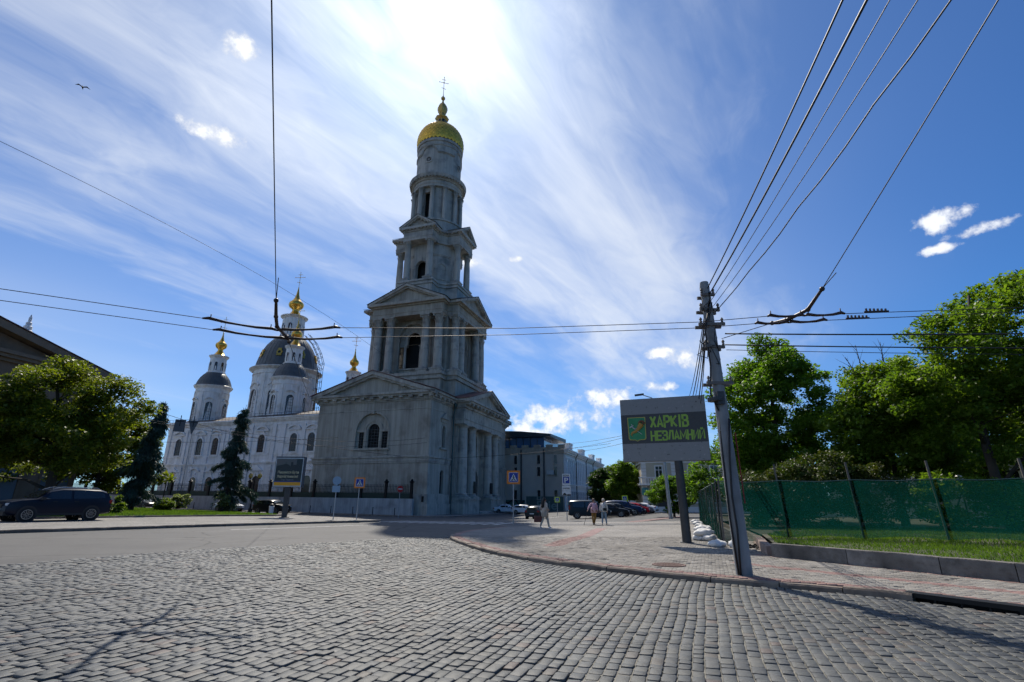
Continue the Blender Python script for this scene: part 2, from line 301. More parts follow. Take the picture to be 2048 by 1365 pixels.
# ------------------------------------------------------------------ the ground, roads and pavements
def pip(px, py, poly):
    px = np.asarray(px); py = np.asarray(py); ins = np.zeros(px.shape, bool); n = len(poly); j = n-1
    for i in range(n):
        xi, yi = poly[i]; xj, yj = poly[j]
        if yi != yj: ins ^= ((yi > py) != (yj > py)) & (px < (xj-xi)*(py-yi)/(yj-yi)+xi)
        j = i
    return ins
def sheet(name, poly, zf, m, step=4.0, parent=None, kind='structure'):
    bm = bmesh.new(); bm.faces.new([bm.verts.new((x, y, 0)) for x, y in poly])
    for ax in (0, 1):
        lo = min(p[ax] for p in poly); hi = max(p[ax] for p in poly); c = math.ceil(lo/step)*step
        while c < hi:
            no = (1, 0, 0) if ax == 0 else (0, 1, 0); bmesh.ops.bisect_plane(bm, geom=bm.verts[:]+bm.edges[:]+bm.faces[:], plane_co=(c, c, 0), plane_no=no); c += step
    bmesh.ops.triangulate(bm, faces=[f for f in bm.faces if len(f.verts) > 4])
    for v in bm.verts: v.co.z = zf(v.co.x, v.co.y)
    bmesh.ops.recalc_face_normals(bm, faces=bm.faces)
    if sum(f.normal.z for f in bm.faces) < 0: bmesh.ops.reverse_faces(bm, faces=bm.faces)
    me = bpy.data.meshes.new(name); bm.to_mesh(me); bm.free(); o = newobj(name, me, parent, m)
    if not parent: o['kind'] = kind
    return o
def smooth_line(pts, per=6):
    P = [Vector((x, y, 0)) for x, y in pts]; out = []
    for i in range(len(P)-1):
        a, b, c, d = P[max(i-1, 0)], P[i], P[i+1], P[min(i+2, len(P)-1)]
        for k in range(per):
            t = k/per; out.append(.5*((2*b)+(c-a)*t+(2*a-5*b+4*c-d)*t*t+(3*b-a-3*c+d)*t**3))
    out.append(P[-1]); return [(p.x, p.y) for p in out]
def sm(t): t = min(max(t, 0), 1); return t*t*(3-2*t)
def asphalt_mat():
    m, nt, b, o = mat_base('asphalt'); L = nt.links; tc = nt.nodes.new('ShaderNodeTexCoord')
    def noi(s, d=5, st=(1, 1, 1)):
        mp = nt.nodes.new('ShaderNodeMapping'); mp.inputs['Scale'].default_value = st; L.new(tc.outputs['Object'], mp.inputs[0]); n = nt.nodes.new('ShaderNodeTexNoise'); n.inputs['Scale'].default_value = s; n.inputs['Detail'].default_value = d; n.inputs['Roughness'].default_value = .65; L.new(mp.outputs[0], n.inputs['Vector']); return n.outputs[0]
    r = nt.nodes.new('ShaderNodeValToRGB'); e = r.color_ramp.elements; e[0].position = .3; e[0].color = (.068, .067, .066, 1); e[1].position = .7; e[1].color = (.108, .105, .10, 1); L.new(noi(.3, 8), r.inputs[0])
    g = nt.nodes.new('ShaderNodeMapRange'); g.inputs[1].default_value = .3; g.inputs[2].default_value = .75; g.inputs[3].default_value = .72; g.inputs[4].default_value = 1.3; L.new(noi(55, 3), g.inputs[0])
    mu = nt.nodes.new('ShaderNodeMixRGB'); mu.blend_type = 'MULTIPLY'; mu.inputs[0].default_value = 1; L.new(r.outputs[0], mu.inputs[1]); L.new(g.outputs[0], mu.inputs[2])
    vo = nt.nodes.new('ShaderNodeTexVoronoi'); vo.feature = 'DISTANCE_TO_EDGE'; vo.inputs['Scale'].default_value = .16
    wp = nt.nodes.new('ShaderNodeMixRGB'); wp.blend_type = 'ADD'; wp.inputs[0].default_value = .9; L.new(tc.outputs['Object'], wp.inputs[1]); nn = nt.nodes.new('ShaderNodeTexNoise'); nn.inputs['Scale'].default_value = .8; nn.inputs['Detail'].default_value = 5; L.new(tc.outputs['Object'], nn.inputs['Vector']); L.new(nn.outputs[1], wp.inputs[2]); L.new(wp.outputs[0], vo.inputs['Vector'])
    ck = nt.nodes.new('ShaderNodeMapRange'); ck.inputs[1].default_value = .0; ck.inputs[2].default_value = .010; ck.inputs[3].default_value = .35; ck.inputs[4].default_value = 1; L.new(vo.outputs[0], ck.inputs[0])
    mu2 = nt.nodes.new('ShaderNodeMixRGB'); mu2.blend_type = 'MULTIPLY'; mu2.inputs[0].default_value = 1; L.new(mu.outputs[0], mu2.inputs[1]); L.new(ck.outputs[0], mu2.inputs[2]); L.new(mu2.outputs[0], b.inputs['Base Color'])
    b.inputs['Roughness'].default_value = .75; b.inputs['Specular IOR Level'].default_value = .3; bp = nt.nodes.new('ShaderNodeBump'); bp.inputs['Strength'].default_value = .5; bp.inputs['Distance'].default_value = .01; L.new(noi(70, 3), bp.inputs['Height']); L.new(bp.outputs[0], b.inputs['Normal']); return m
ASPH = asphalt_mat()
def brick_mat(name, c1, c2, cm, w, h, rot=0.0, rough=.85):
    m, nt, b, o = mat_base(name); L = nt.links; tc = nt.nodes.new('ShaderNodeTexCoord'); mp = nt.nodes.new('ShaderNodeMapping'); mp.inputs['Rotation'].default_value = (0, 0, rot); L.new(tc.outputs['Object'], mp.inputs[0])
    k = nt.nodes.new('ShaderNodeTexBrick'); k.inputs['Color1'].default_value = (*c1, 1); k.inputs['Color2'].default_value = (*c2, 1); k.inputs['Mortar'].default_value = (*cm, 1); k.inputs['Scale'].default_value = 1; k.inputs['Brick Width'].default_value = w; k.inputs['Row Height'].default_value = h; k.inputs['Mortar Size'].default_value = .006; L.new(mp.outputs[0], k.inputs[0])
    n = nt.nodes.new('ShaderNodeTexNoise'); n.inputs['Scale'].default_value = .5; n.inputs['Detail'].default_value = 6; L.new(tc.outputs['Object'], n.inputs['Vector']); g = nt.nodes.new('ShaderNodeMapRange'); g.inputs[1].default_value = .3; g.inputs[2].default_value = .7; g.inputs[3].default_value = .75; g.inputs[4].default_value = 1.15; L.new(n.outputs[0], g.inputs[0])
    mu = nt.nodes.new('ShaderNodeMixRGB'); mu.blend_type = 'MULTIPLY'; mu.inputs[0].default_value = 1; L.new(k.outputs[0], mu.inputs[1]); L.new(g.outputs[0], mu.inputs[2]); L.new(mu.outputs[0], b.inputs['Base Color']); b.inputs['Roughness'].default_value = rough
    bp = nt.nodes.new('ShaderNodeBump'); bp.inputs['Strength'].default_value = .6; bp.inputs['Distance'].default_value = .01; bp.invert = True; L.new(k.outputs[1], bp.inputs['Height']); L.new(bp.outputs[0], b.inputs['Normal']); return m
PAVG = brick_mat('grey_paving', (.215, .20, .18), (.265, .248, .222), (.09, .083, .074), .17, .115, RAD(-20))
PAVL = brick_mat('median_paving', (.20, .188, .17), (.25, .235, .212), (.08, .074, .066), .2, .1, RAD(35))
PAVR = brick_mat('red_paving', (.24, .145, .135), (.28, .175, .162), (.12, .08, .07), .17, .115, RAD(-20))
PAV1 = mat('grey_paver', (.20, .187, .168), .9, col2=(.27, .253, .227), nscale=1.2, bump=.3, bscale=60, rand=.2, col3=(.15, .139, .123), n3=.4, spec=.25)
PAV2 = mat('red_paver', (.19, .115, .10), .9, col2=(.245, .152, .135), nscale=1.2, bump=.3, bscale=60, rand=.14)
SOIL = mat('joint_soil', (.028, .027, .024), .95, col2=(.065, .06, .05), nscale=2.5, bump=.4, bscale=40)
SAND = mat('joint_sand', (.16, .15, .125), .95, col2=(.26, .245, .205), nscale=6, bump=.5, bscale=60, col3=(.05, .047, .04), n3=.3)
EARTH = mat('earth', (.05, .055, .03), .95, col2=(.075, .07, .045), nscale=1.5, bump=.4, bscale=12)
PAINT = mat('road_paint', (.55, .55, .54), .7, col2=(.75, .75, .74), nscale=4, col3=(.3, .3, .3), n3=1.2)
g0 = MB(); g0.add([(-3000,-3000,-1.6),(3000,-3000,-1.6),(3000,3000,-1.6),(-3000,3000,-1.6)], [(0,1,2,3)]); tag(g0.build('ground', EARTH), kind='structure')
sheet('road', [(-110,-20),(70,-20),(70,175),(-110,175)], gz, ASPH, 5.0)
KERB = [(12.5,-4),(10.3,2.5),(8.7,6.2),(7.56,8.43),(6.84,9.47),(6.05,10.25),(5.0,10.93),(3.95,11.55),(2.57,12.72),(.93,14.45),(-.49,16.7),(-1.43,19.0),(-2.3,21.75),(-2.65,23.6),(-2.6,25.6),(-1.95,28.7),(-.9,32.6),(.2,36.46)]
KL = smooth_line(KERB, 8)
def pv(x, y): return gz(x, y)+.02+.13*(1-sm((y-27)/8))
def inset(line, d):
    out = []
    for i, (x, y) in enumerate(line):
        a = line[max(i-1, 0)]; b = line[min(i+1, len(line)-1)]; t = Vector((b[0]-a[0], b[1]-a[1])).normalized(); out.append((x+t.y*d, y-t.x*d))
    return out
KIN = inset(KL, .17)
pav = sheet('pavement', KIN[1:]+[(1.2,40.5),(6,43),(22,47),(45,80),(70,80),(70,-15),(14,-15)], lambda x, y: pv(x, y)-.03, PAVG, 3.0)
# flush far paving: its top sheet starts where the single pavers end
FARP = [p for p in KIN if p[1] > 23.5]
far_top = sheet('far_paving', [(FARP[0][0], 23.2)]+FARP+[(1.2,40.5),(6,43),(22,47),(24,47),(10.6,23.2)], lambda x, y: pv(x, y), PAVG, 2.0, pav)
# kerb stones
kerb = empty('kerb'); tag(kerb, kind='structure')
def kerb_run(line, hf, w, lens, parent, m, name='kerb_stone', skip=None, zb=None, ch=.03):
    cum = [0]
    for a, b in zip(line, line[1:]): cum.append(cum[-1]+math.hypot(b[0]-a[0], b[1]-a[1]))
    def at(s):
        s = min(max(s, 0), cum[-1]); i = 0
        while i < len(cum)-2 and cum[i+1] < s: i += 1
        t = (s-cum[i])/max(cum[i+1]-cum[i], 1e-6); a, b = line[i], line[i+1]; d = Vector((b[0]-a[0], b[1]-a[1])).normalized()
        return a[0]+(b[0]-a[0])*t, a[1]+(b[1]-a[1])*t, d
    s = 0
    while s < cum[-1]-.2:
        L_ = lens[0]+rnd.random()*(lens[1]-lens[0]); e = min(s+L_, cum[-1]); x, y, _ = at((s+e)/2)
        if skip and skip(x, y): s = e; continue
        mb = MB(); k = max(2, int((e-s)/.35)); dz = rnd.uniform(-.012, .012); dw = rnd.uniform(-.01, .012); prev = None; vs = []; fs = []
        for i in range(k+1):
            q = s+.009+(e-s-.018)*i/k; px, py, d = at(q); n = Vector((d.y, -d.x)); h = hf(px, py)+dz+rnd.uniform(-.006, .006); b = (zb or gz)(px, py)-.06
            j = rnd.uniform(-.008, .008); ends = (.012 if i in (0, k) else 0)
            ring = [(dw*-1+j, b), (dw*-1+j, h-ch-ends), (ch*.8-dw+j, h-ends*.7), (w-.01, h-ends*.7), (w, h-.02), (w, b)]
            vs += [(px+n.x*a, py+n.y*a, z) for a, z in ring]
        for i in range(k):
            for r in range(6): fs.append((i*6+r, i*6+(r+1) % 6, (i+1)*6+(r+1) % 6, (i+1)*6+r))
        fs += [tuple(range(5, -1, -1)), tuple(k*6+r for r in range(6))]
        mb.add(vs, fs); mb.build(name, m, parent, 35); s = e
kerb_run(KL, pv, .18, (1.0, 1.75), kerb, GRAN, skip=lambda x, y: 8.35 < y < 9.55)
# storm drain in the kerb
dr = empty('storm_drain', (7.22, 8.98, 0), math.atan2(-1.05, .70), 'black iron storm drain opening let into the granite kerb', 'drain')
mb = MB(); mb.box(-.78,.78,.0,.26,.125,.165); mb.box(-.78,-.70,.0,.3,-.05,.125); mb.box(.70,.78,.0,.3,-.05,.125); mb.box(-.78,.78,.26,.3,-.05,.125); mb.box(-.70,.70,.02,.05,-.05,-.0); mb.build('frame', IRON, dr)
mb = MB(); mb.box(-.70,.70,.0,.02,.095,.125); [mb.box(x-.012,x+.012,.03,.05,0,.125) for x in (-.35,0,.35)]; mb.build('grate', IRON, dr)
# ---- cobbles
COBPOLY = [p for p in KL if p[1] > 1.0 and p[1] < 25.2]+[(-2.85,25.4),(-6.37,21.55),(-10.45,17.05),(-12.2,13.1),(-14.2,8),(-16,1.0)]
def cob_mat():
    m, nt, b, o = mat_base('cobble_stone'); L = nt.links; tc = nt.nodes.new('ShaderNodeTexCoord'); gi = nt.nodes.new('ShaderNodeNewGeometry'); oi = nt.nodes.new('ShaderNodeObjectInfo')
    ad = nt.nodes.new('ShaderNodeMath'); ad.operation = 'ADD'; L.new(gi.outputs['Random Per Island'], ad.inputs[0]); L.new(oi.outputs['Random'], ad.inputs[1]); fr = nt.nodes.new('ShaderNodeMath'); fr.operation = 'FRACT'; L.new(ad.outputs[0], fr.inputs[0])
    r = nt.nodes.new('ShaderNodeValToRGB'); r.color_ramp.interpolation = 'CONSTANT'; e = r.color_ramp.elements; e[0].position = 0; e[0].color = (0.058, 0.062, 0.061, 1); e[1].position = .16; e[1].color = (0.072, 0.076, 0.075, 1)
    for p, c in ((.34, (0.066, 0.071, 0.073)), (.5, (0.081, 0.083, 0.080)), (.64, (0.055, 0.059, 0.060)), (.76, (0.087, 0.088, 0.081)), (.86, (0.070, 0.074, 0.071)), (.93, (0.090, 0.081, 0.070)), (.965, (0.092, 0.071, 0.061)), (.985, (0.048, 0.055, 0.061))): q = e.new(p); q.color = (*c, 1)
    L.new(fr.outputs[0], r.inputs[0]); n = nt.nodes.new('ShaderNodeTexNoise'); n.inputs['Scale'].default_value = 90; n.inputs['Detail'].default_value = 4; L.new(tc.outputs['Object'], n.inputs['Vector'])
    n2 = nt.nodes.new('ShaderNodeTexNoise'); n2.inputs['Scale'].default_value = 9; n2.inputs['Detail'].default_value = 4; L.new(tc.outputs['Object'], n2.inputs['Vector'])
    g = nt.nodes.new('ShaderNodeMapRange'); g.inputs[1].default_value = .3; g.inputs[2].default_value = .7; g.inputs[3].default_value = .7; g.inputs[4].default_value = 1.3; L.new(n.outputs[0], g.inputs[0]); g2 = nt.nodes.new('ShaderNodeMapRange'); g2.inputs[1].default_value = .3; g2.inputs[2].default_value = .7; g2.inputs[3].default_value = .8; g2.inputs[4].default_value = 1.2; L.new(n2.outputs[0], g2.inputs[0])
    mm = nt.nodes.new('ShaderNodeMath'); mm.operation = 'MULTIPLY'; L.new(g.outputs[0], mm.inputs[0]); L.new(g2.outputs[0], mm.inputs[1]); mu = nt.nodes.new('ShaderNodeMixRGB'); mu.blend_type = 'MULTIPLY'; mu.inputs[0].default_value = 1; L.new(r.outputs[0], mu.inputs[1]); L.new(mm.outputs[0], mu.inputs[2]); L.new(mu.outputs[0], b.inputs['Base Color'])
    rr = nt.nodes.new('ShaderNodeMapRange'); rr.inputs[3].default_value = .5; rr.inputs[4].default_value = .72; L.new(n2.outputs[0], rr.inputs[0]); L.new(rr.outputs[0], b.inputs['Roughness']); b.inputs['Specular IOR Level'].default_value = .4
    lo = nt.nodes.new('ShaderNodeTexNoise'); lo.inputs['Scale'].default_value = .45; lo.inputs['Detail'].default_value = 5; L.new(gi.outputs['Position'], lo.inputs['Vector']); lg = nt.nodes.new('ShaderNodeMapRange'); lg.inputs[1].default_value = .32; lg.inputs[2].default_value = .68; lg.inputs[3].default_value = .72; lg.inputs[4].default_value = 1.22; L.new(lo.outputs[0], lg.inputs[0]); m3 = nt.nodes.new('ShaderNodeMixRGB'); m3.blend_type = 'MULTIPLY'; m3.inputs[0].default_value = 1; L.new(mu.outputs[0], m3.inputs[1]); L.new(lg.outputs[0], m3.inputs[2]); L.new(m3.outputs[0], b.inputs['Base Color'])
    bp = nt.nodes.new('ShaderNodeBump'); bp.inputs['Strength'].default_value = .45; bp.inputs['Distance'].default_value = .006; L.new(n.outputs[0], bp.inputs['Height']); L.new(bp.outputs[0], b.inputs['Normal']); return m
COB = cob_mat()
cobr = sheet('cobbled_road', COBPOLY, lambda x, y: gz(x, y)+.024, SOIL, 3.0)
sandp = sheet('joint_sand', [p for p in inset(KL, -.25) if 2.5 < p[1] < 16.6]+[(-.6,15.2),(.9,11),(.6,6),(.4,2.6)], lambda x, y: gz(x, y)+.030+.004*math.sin(x*3)*math.sin(y*2.3), SAND, 1.5, cobr)
_a = RAD(20.6); E1 = np.array([math.sin(_a), math.cos(_a)]); N1 = np.array([math.cos(_a), -math.sin(_a)])
cs = []; ROW = .138
u = -22.0
while u < 16:
    wr = ROW*rnd.uniform(.88, 1.12); v = -9+rnd.random()*.3
    while v < 34:
        L_ = rnd.uniform(.125, .25); cs.append((u+wr/2, v+L_/2, wr/2, L_/2)); v += L_
    u += wr
cs = np.array(cs); wob = .03*np.sin(cs[:, 1]*.55+cs[:, 0]*.21)+.012*np.sin(cs[:, 1]*1.7+cs[:, 0]*.5)+.25*np.sin(cs[:, 1]*.13+.6)
CX = (cs[:, 0]+wob)[:, None]*N1+cs[:, 1][:, None]*E1
ok = pip(CX[:, 0], CX[:, 1], COBPOLY) & (CX[:, 1] > 1.2); CX = CX[ok]; cs = cs[ok]; nC = len(CX)
tmpl = np.array([(1,-.82),(1,.82),(.82,1),(-.82,1),(-1,.82),(-1,-.82),(-.82,-1),(.82,-1)])
out8 = tmpl[None]*(1+nrng.uniform(-.09, .05, (nC, 8, 2))); hw = cs[:, 2]-nrng.uniform(.0025, .008, nC); hl = cs[:, 3]-nrng.uniform(.0025, .008, nC)
ox = out8[:, :, 0]*hw[:, None]; oy = out8[:, :, 1]*hl[:, None]; jr = nrng.normal(0, .022, nC)
slope = np.cos(.13*cs[:, 1]+.6)*.25*.13+.03*.55*np.cos(cs[:, 1]*.55)
def place(ax, ay):
    ca, sa = np.cos(jr+np.arctan(slope)*-0.0)[:, None], np.sin(jr)[:, None]; bx = ax*ca-ay*sa+slope[:, None]*ay; by = ax*sa+ay*ca
    return bx[..., None]*N1+by[..., None]*E1
tx, ty, zj = nrng.normal(0, .022, nC), nrng.normal(0, .02, nC), nrng.normal(.043, .0042, nC)
def ringz(ax, ay, z): return z+tx[:, None]*ax+ty[:, None]*ay+zj[:, None]
GZc = np.array([gz(x, y) for x, y in CX])
rings = []
for f, z in ((1.0, -.05), (1.0, -.010), (.96, -.003), (.87, 0.0)):
    p = place(ox*f, oy*f); zz = ringz(ox*f, oy*f, z) if z > -.04 else np.full(ox.shape, -.01); rings.append(np.dstack([p, zz[..., None]]))
ctr = np.dstack([np.zeros((nC, 1, 2)), (zj+.002)[:, None, None]])
VC = np.concatenate(rings+[ctr], 1)
fc = []
for r in range(3):
    for k in range(8): fc.append((r*8+k, r*8+(k+1) % 8, (r+1)*8+(k+1) % 8, (r+1)*8+k))
FQ = np.array(fc); FT = np.array([(24+k, 24+(k+1) % 8, 32) for k in range(8)])
dist = np.hypot(CX[:, 0], CX[:, 1]); inview = (np.abs(CX[:, 0]) < CX[:, 1]*.98+.1) & (CX[:, 1] > 5.3)
order = np.argsort(np.where(inview, dist, 1e9))[:300]; single = np.zeros(nC, bool); single[order] = True
def cob_mesh(name, ids, world=True):
    V = VC[ids].copy()
    if world: V[:, :, :2] += CX[ids][:, None, :]; V[:, :, 2] += GZc[ids][:, None]
    n = len(ids); offs = (np.arange(n)*33)[:, None, None]; Q = (FQ[None]+offs).reshape(-1, 4); T = (FT[None]+offs).reshape(-1, 3)
    me = bpy.data.meshes.new(name); V = V.reshape(-1, 3).astype(np.float32); me.vertices.add(len(V)); me.vertices.foreach_set('co', V.ravel())
    li = np.concatenate([Q.ravel(), T.ravel()]).astype(np.int32); me.loops.add(len(li)); me.loops.foreach_set('vertex_index', li); me.polygons.add(len(Q)+len(T))
    me.polygons.foreach_set('loop_start', np.concatenate([np.arange(len(Q))*4, len(Q)*4+np.arange(len(T))*3]).astype(np.int32)); me.update(calc_edges=True); me.polygons.foreach_set('use_smooth', np.ones(len(me.polygons), bool)); return me
o = newobj('cobble_field', cob_mesh('cobble_field', np.where(~single)[0]), cobr, COB); o['kind'] = 'stuff'
for i in order:
    o = newobj('cobble', cob_mesh('cobble', np.array([i]), False), cobr, COB); o.location = (CX[i, 0], CX[i, 1], GZc[i])
# ---- single pavers of the near pavement
PAVPOLY = [p for p in KIN if 2 < p[1] < 23.3]+[(10.5,23.2),(9.2,20.5),(7.75,17.2),(7.45,15.55),(10.1,10.95),(12.7,6.3),(14.5,3)]
red_lines = [([p for p in inset(KL, .30) if 2 < p[1] < 27], .16), ([(5.75,13.95),(6.19,13.25),(8.89,9.64),(11.5,5.6)], .19), ([(7.2,15.9),(10.0,10.75),(12.7,6.1)], .12), ([(1.45,18.7),(2.2,21.1),(3.1,23.3)], .33)]
def near_line(x, y, line):
    d = np.full(x.shape, 1e9)
    for (ax, ay), (bx, by) in zip(line, line[1:]):
        lx, ly = bx-ax, by-ay; t = np.clip(((x-ax)*lx+(y-ay)*ly)/(lx*lx+ly*ly), 0, 1); d = np.minimum(d, np.hypot(x-ax-t*lx, y-ay-t*ly))
    return d
pp = []; i = 0; v = -14.0
while v < 34:
    u = -24+(i % 2)*.085
    while u < 22: pp.append((u, v)); u += .17
    v += .115; i += 1
pp = np.array(pp); PXY = pp[:, 0][:, None]*N1+pp[:, 1][:, None]*E1; ok = pip(PXY[:, 0], PXY[:, 1], PAVPOLY); PXY = PXY[ok]; nP = len(PXY)
red = np.zeros(nP, bool)
for ln, w in red_lines: red |= near_line(PXY[:, 0], PXY[:, 1], ln) < w
T4 = np.array([(-1,-1),(1,-1),(1,1),(-1,1)]); tx, ty = nrng.normal(0, .02, nP), nrng.normal(0, .02, nP); zj = nrng.normal(0, .0025, nP); sunk = nrng.random(nP) < .02; zj = zj-sunk*.02
RG = []
for f, z in ((1.0, -.03), (1.0, -.006), (.92, 0.0)):
    ax = T4[None, :, 0]*(.0815*f)+np.zeros((nP, 1)); ay = T4[None, :, 1]*(.0545*f)+np.zeros((nP, 1)); p = ax[..., None]*N1+ay[..., None]*E1
    RG.append(np.dstack([p, (z+zj[:, None]+tx[:, None]*ax+ty[:, None]*ay)[..., None]]))
VP = np.concatenate(RG, 1); ZP = np.array([pv(x, y) for x, y in PXY])
FP = np.array([(r*4+k, r*4+(k+1) % 4, (r+1)*4+(k+1) % 4, (r+1)*4+k) for r in range(2) for k in range(4)]+[(8, 9, 10, 11)])
def pav_mesh(name, ids, world=True):
    V = VP[ids].copy()
    if world: V[:, :, :2] += PXY[ids][:, None, :]; V[:, :, 2] += ZP[ids][:, None]
    return arr_mesh(name, V.reshape(-1, 3), (FP[None]+(np.arange(len(ids))*12)[:, None, None]).reshape(-1, 4))
inv = (np.abs(PXY[:, 0]) < PXY[:, 1]*.98) & (PXY[:, 1] > 5.3); d = np.hypot(PXY[:, 0], PXY[:, 1]); order = np.argsort(np.where(inv, d, 1e9))[:300]; single = np.zeros(nP, bool); single[order] = True
for nm, msk, mt in (('grey_paver_field', ~red & ~single, PAV1), ('red_paver_field', red & ~single, PAV2)):
    o = newobj(nm, pav_mesh(nm, np.where(msk)[0]), pav, mt); o['kind'] = 'stuff'
for i in order:
    o = newobj('paver', pav_mesh('paver', np.array([i]), False), pav, PAV2 if red[i] else PAV1); o.location = (PXY[i, 0], PXY[i, 1], ZP[i])
def strip(name, line, w, zf, m, parent=None):
    a = inset(line, w); b = inset(line, -w); mb = MB(); n = len(line); mb.add([(x, y, zf(x, y)) for x, y in a]+[(x, y, zf(x, y)) for x, y in b], [(i, i+1, n+i+1, n+i) for i in range(n-1)]); o = mb.build(name, m, parent)
    if not parent: o['kind'] = 'structure'
    return o
strip('red_paving_band', smooth_line([(3.1,23.2),(4.0,26.3),(5.3,31.4)], 4), .30, lambda x, y: pv(x, y)+.005, PAVR, pav)
strip('red_paving_band', [p for p in inset(KL, .30) if 23.2 < p[1]], .14, lambda x, y: pv(x, y)+.005, PAVR, pav)
strip('red_paving_band', [(9.5,42.6),(13.5,50),(20,62)], .5, lambda x, y: gz(x, y)+.03, PAVR, pav)
DCOB = brick_mat('dark_sett_paving', (.10, .10, .10), (.17, .165, .16), (.03, .03, .03), .2, .14, RAD(-5))
sheet('sett_band', [(-1.2,33.2),(.6,38.6),(12,40.2),(15,41.8),(12,37.4),(3,35.8)], lambda x, y: max(pv(x, y), gz(x, y))+.008, DCOB, 2.0, pav)
mb = MB(); zc = pv(3.84, 13.33); mh = empty('manhole_cover', (3.84,13.33,zc), 0, 'round rusty brown manhole cover set in the grey pavement', 'manhole cover')
RUST = mat('rusty_iron', (.10, .055, .045), .8, col2=(.15, .085, .07), nscale=6, bump=.4, bscale=30)
mb.lathe([(.40,-.02),(.40,.018),(.345,.018),(.345,.004)], 32); mb.build('frame', RUST, mh, 30)
mb = MB(); mb.lathe([(.335,-.02),(.335,.014),(0.0001,.014)], 32)
for x in range(-4, 5):
    for y in range(-4, 5):
        if math.hypot(x, y)*.07 < .30: mb.box(x*.07-.022, x*.07+.022, y*.07-.022, y*.07+.022, .0135, .021)
mb.build('lid', RUST, mh)
# ---- median on the left, kerbs, road markings
MED = smooth_line([(-40,1),(-27,15.5),(-21.34,22.57),(-17.05,29.49),(-13.8,34.3),(-11.35,37.8),(-10.2,39.8),(-9.95,40.9),(-10.6,42.3),(-14,46.5),(-21,55),(-34,68.5),(-60,82),(-100,90)], 4)
mv = lambda x, y: gz(x, y)+.13
sheet('median_pavement', inset(MED, -.14)+[(-108,90),(-108,1)], mv, PAVL, 4.0)
mk = empty('median_kerb'); tag(mk, kind='structure'); kerb_run([(x, y) for x, y in MED][::-1], lambda x, y: gz(x, y)+.14, .15, (1.4, 2.2), mk, GRAN)
GRL = [(-33,26.5),(-29,30.4),(-26.6,34.3),(-20.6,46.0),(-20.8,48.4),(-24,54),(-34,66.5),(-58,79),(-98,86),(-98,20)]
gv = lambda x, y: gz(x, y)+.17
sheet('median_lawn', GRL, gv, EARTH, 4.0)
lk = empty('lawn_edging'); tag(lk, kind='structure'); kerb_run(GRL[:-2][::-1], lambda x, y: gz(x, y)+.25, .12, (1.8, 2.4), lk, GRAN, name='edging_stone')
for k in range(12):
    s = k*.84; cx, cy = -9.1+s*.93, 42.1-s*.37; t = Vector((.31, .95)); n = Vector((.95, -.31)); q = [(cx+t.x*a+n.x*b, cy+t.y*a+n.y*b) for a, b in ((-2.3,-.15),(-2.3,.15),(2.3,.15),(2.3,-.15))]
    sheet('crossing_stripe', q, lambda x, y: gz(x, y)+.006, PAINT, 2.0)
strip('lane_line', smooth_line([(-14.5,27.9),(-12.34,30.73),(-9.0,35.5)], 3), .07, lambda x, y: gz(x, y)+.006, PAINT)
strip('lane_line', [(-1.5,45),(2.5,57),(7,71)], .07, lambda x, y: gz(x, y)+.006, PAINT)
# ---- pavement round the bell tower and along the church wall
AX, AY, TH = -15.7, 91.66, RAD(-18.16); UX, UY = math.cos(TH), math.sin(TH)
def W(s, t): return (AX+s*UX-t*UY, AY+s*UY+t*UX)
sheet('church_pavement', [W(-90,-18.0),W(-90,-21.0),W(8,-21.2),W(12.2,-20.2),W(14.4,-17),W(14.6,30),W(14.6,60),W(0,60),W(0,-10),W(-40,-10)], lambda x, y: gz(x, y)+.11, PAVL, 4.0)
ck = empty('church_kerb'); tag(ck, kind='structure'); kerb_run([W(-90,-21.2),W(-40,-21.2),W(8,-21.4),W(12.4,-20.4),W(14.6,-17),W(14.8,30),W(14.8,60)][::-1], lambda x, y: gz(x, y)+.12, .16, (2.4, 3.6), ck, GRAN)
# ---- raised park lawn on the right with its granite edge
PARK = [(7.62,15.57),(10.22,11.01),(12.85,6.4),(16.5,0),(70,-14),(70,75),(46,76),(24,48),(17.6,47),(9.5,20.64),(8.1,17.03)]
lz = lambda x, y: gz(x, y)+.40+.10*sm((x-9)/6)*sm((y-12)/6)
sheet('park_lawn', inset([*PARK, PARK[0]], -.12)[:-1], lz, EARTH, 3.0)
pk = empty('park_edging'); tag(pk, kind='structure')
kerb_run([(7.62,15.57),(10.22,11.01),(12.85,6.4),(16.5,0)], lambda x, y: pv(x, y)+.355, .28, (1.25, 2.3), pk, mat('grey_granite_block', (.10, .09, .08), .85, col2=(.22, .2, .18), nscale=3.5, bump=1.0, bscale=14, rand=.25, col3=(.05, .045, .04), n3=.5), name='granite_block', ch=.04)
kerb_run([(9.6,20.8),(8.15,17.1),(7.72,15.8)], lambda x, y: pv(x, y)+.26, .26, (1.0, 1.9), pk, mat('pink_granite_block', (.21, .15, .125), .85, col2=(.3, .225, .19), nscale=3, bump=.4, bscale=18, rand=.1), name='granite_block', ch=.04)
kerb_run([(18,47.4),(9.8,21.2)], lambda x, y: pv(x, y)+.2, .2, (1.4, 2.2), pk, GRAN, name='granite_block')
GRASSM = leaf_mat('grass_blades', (.045, .10, .012), (.13, .21, .03), .45)
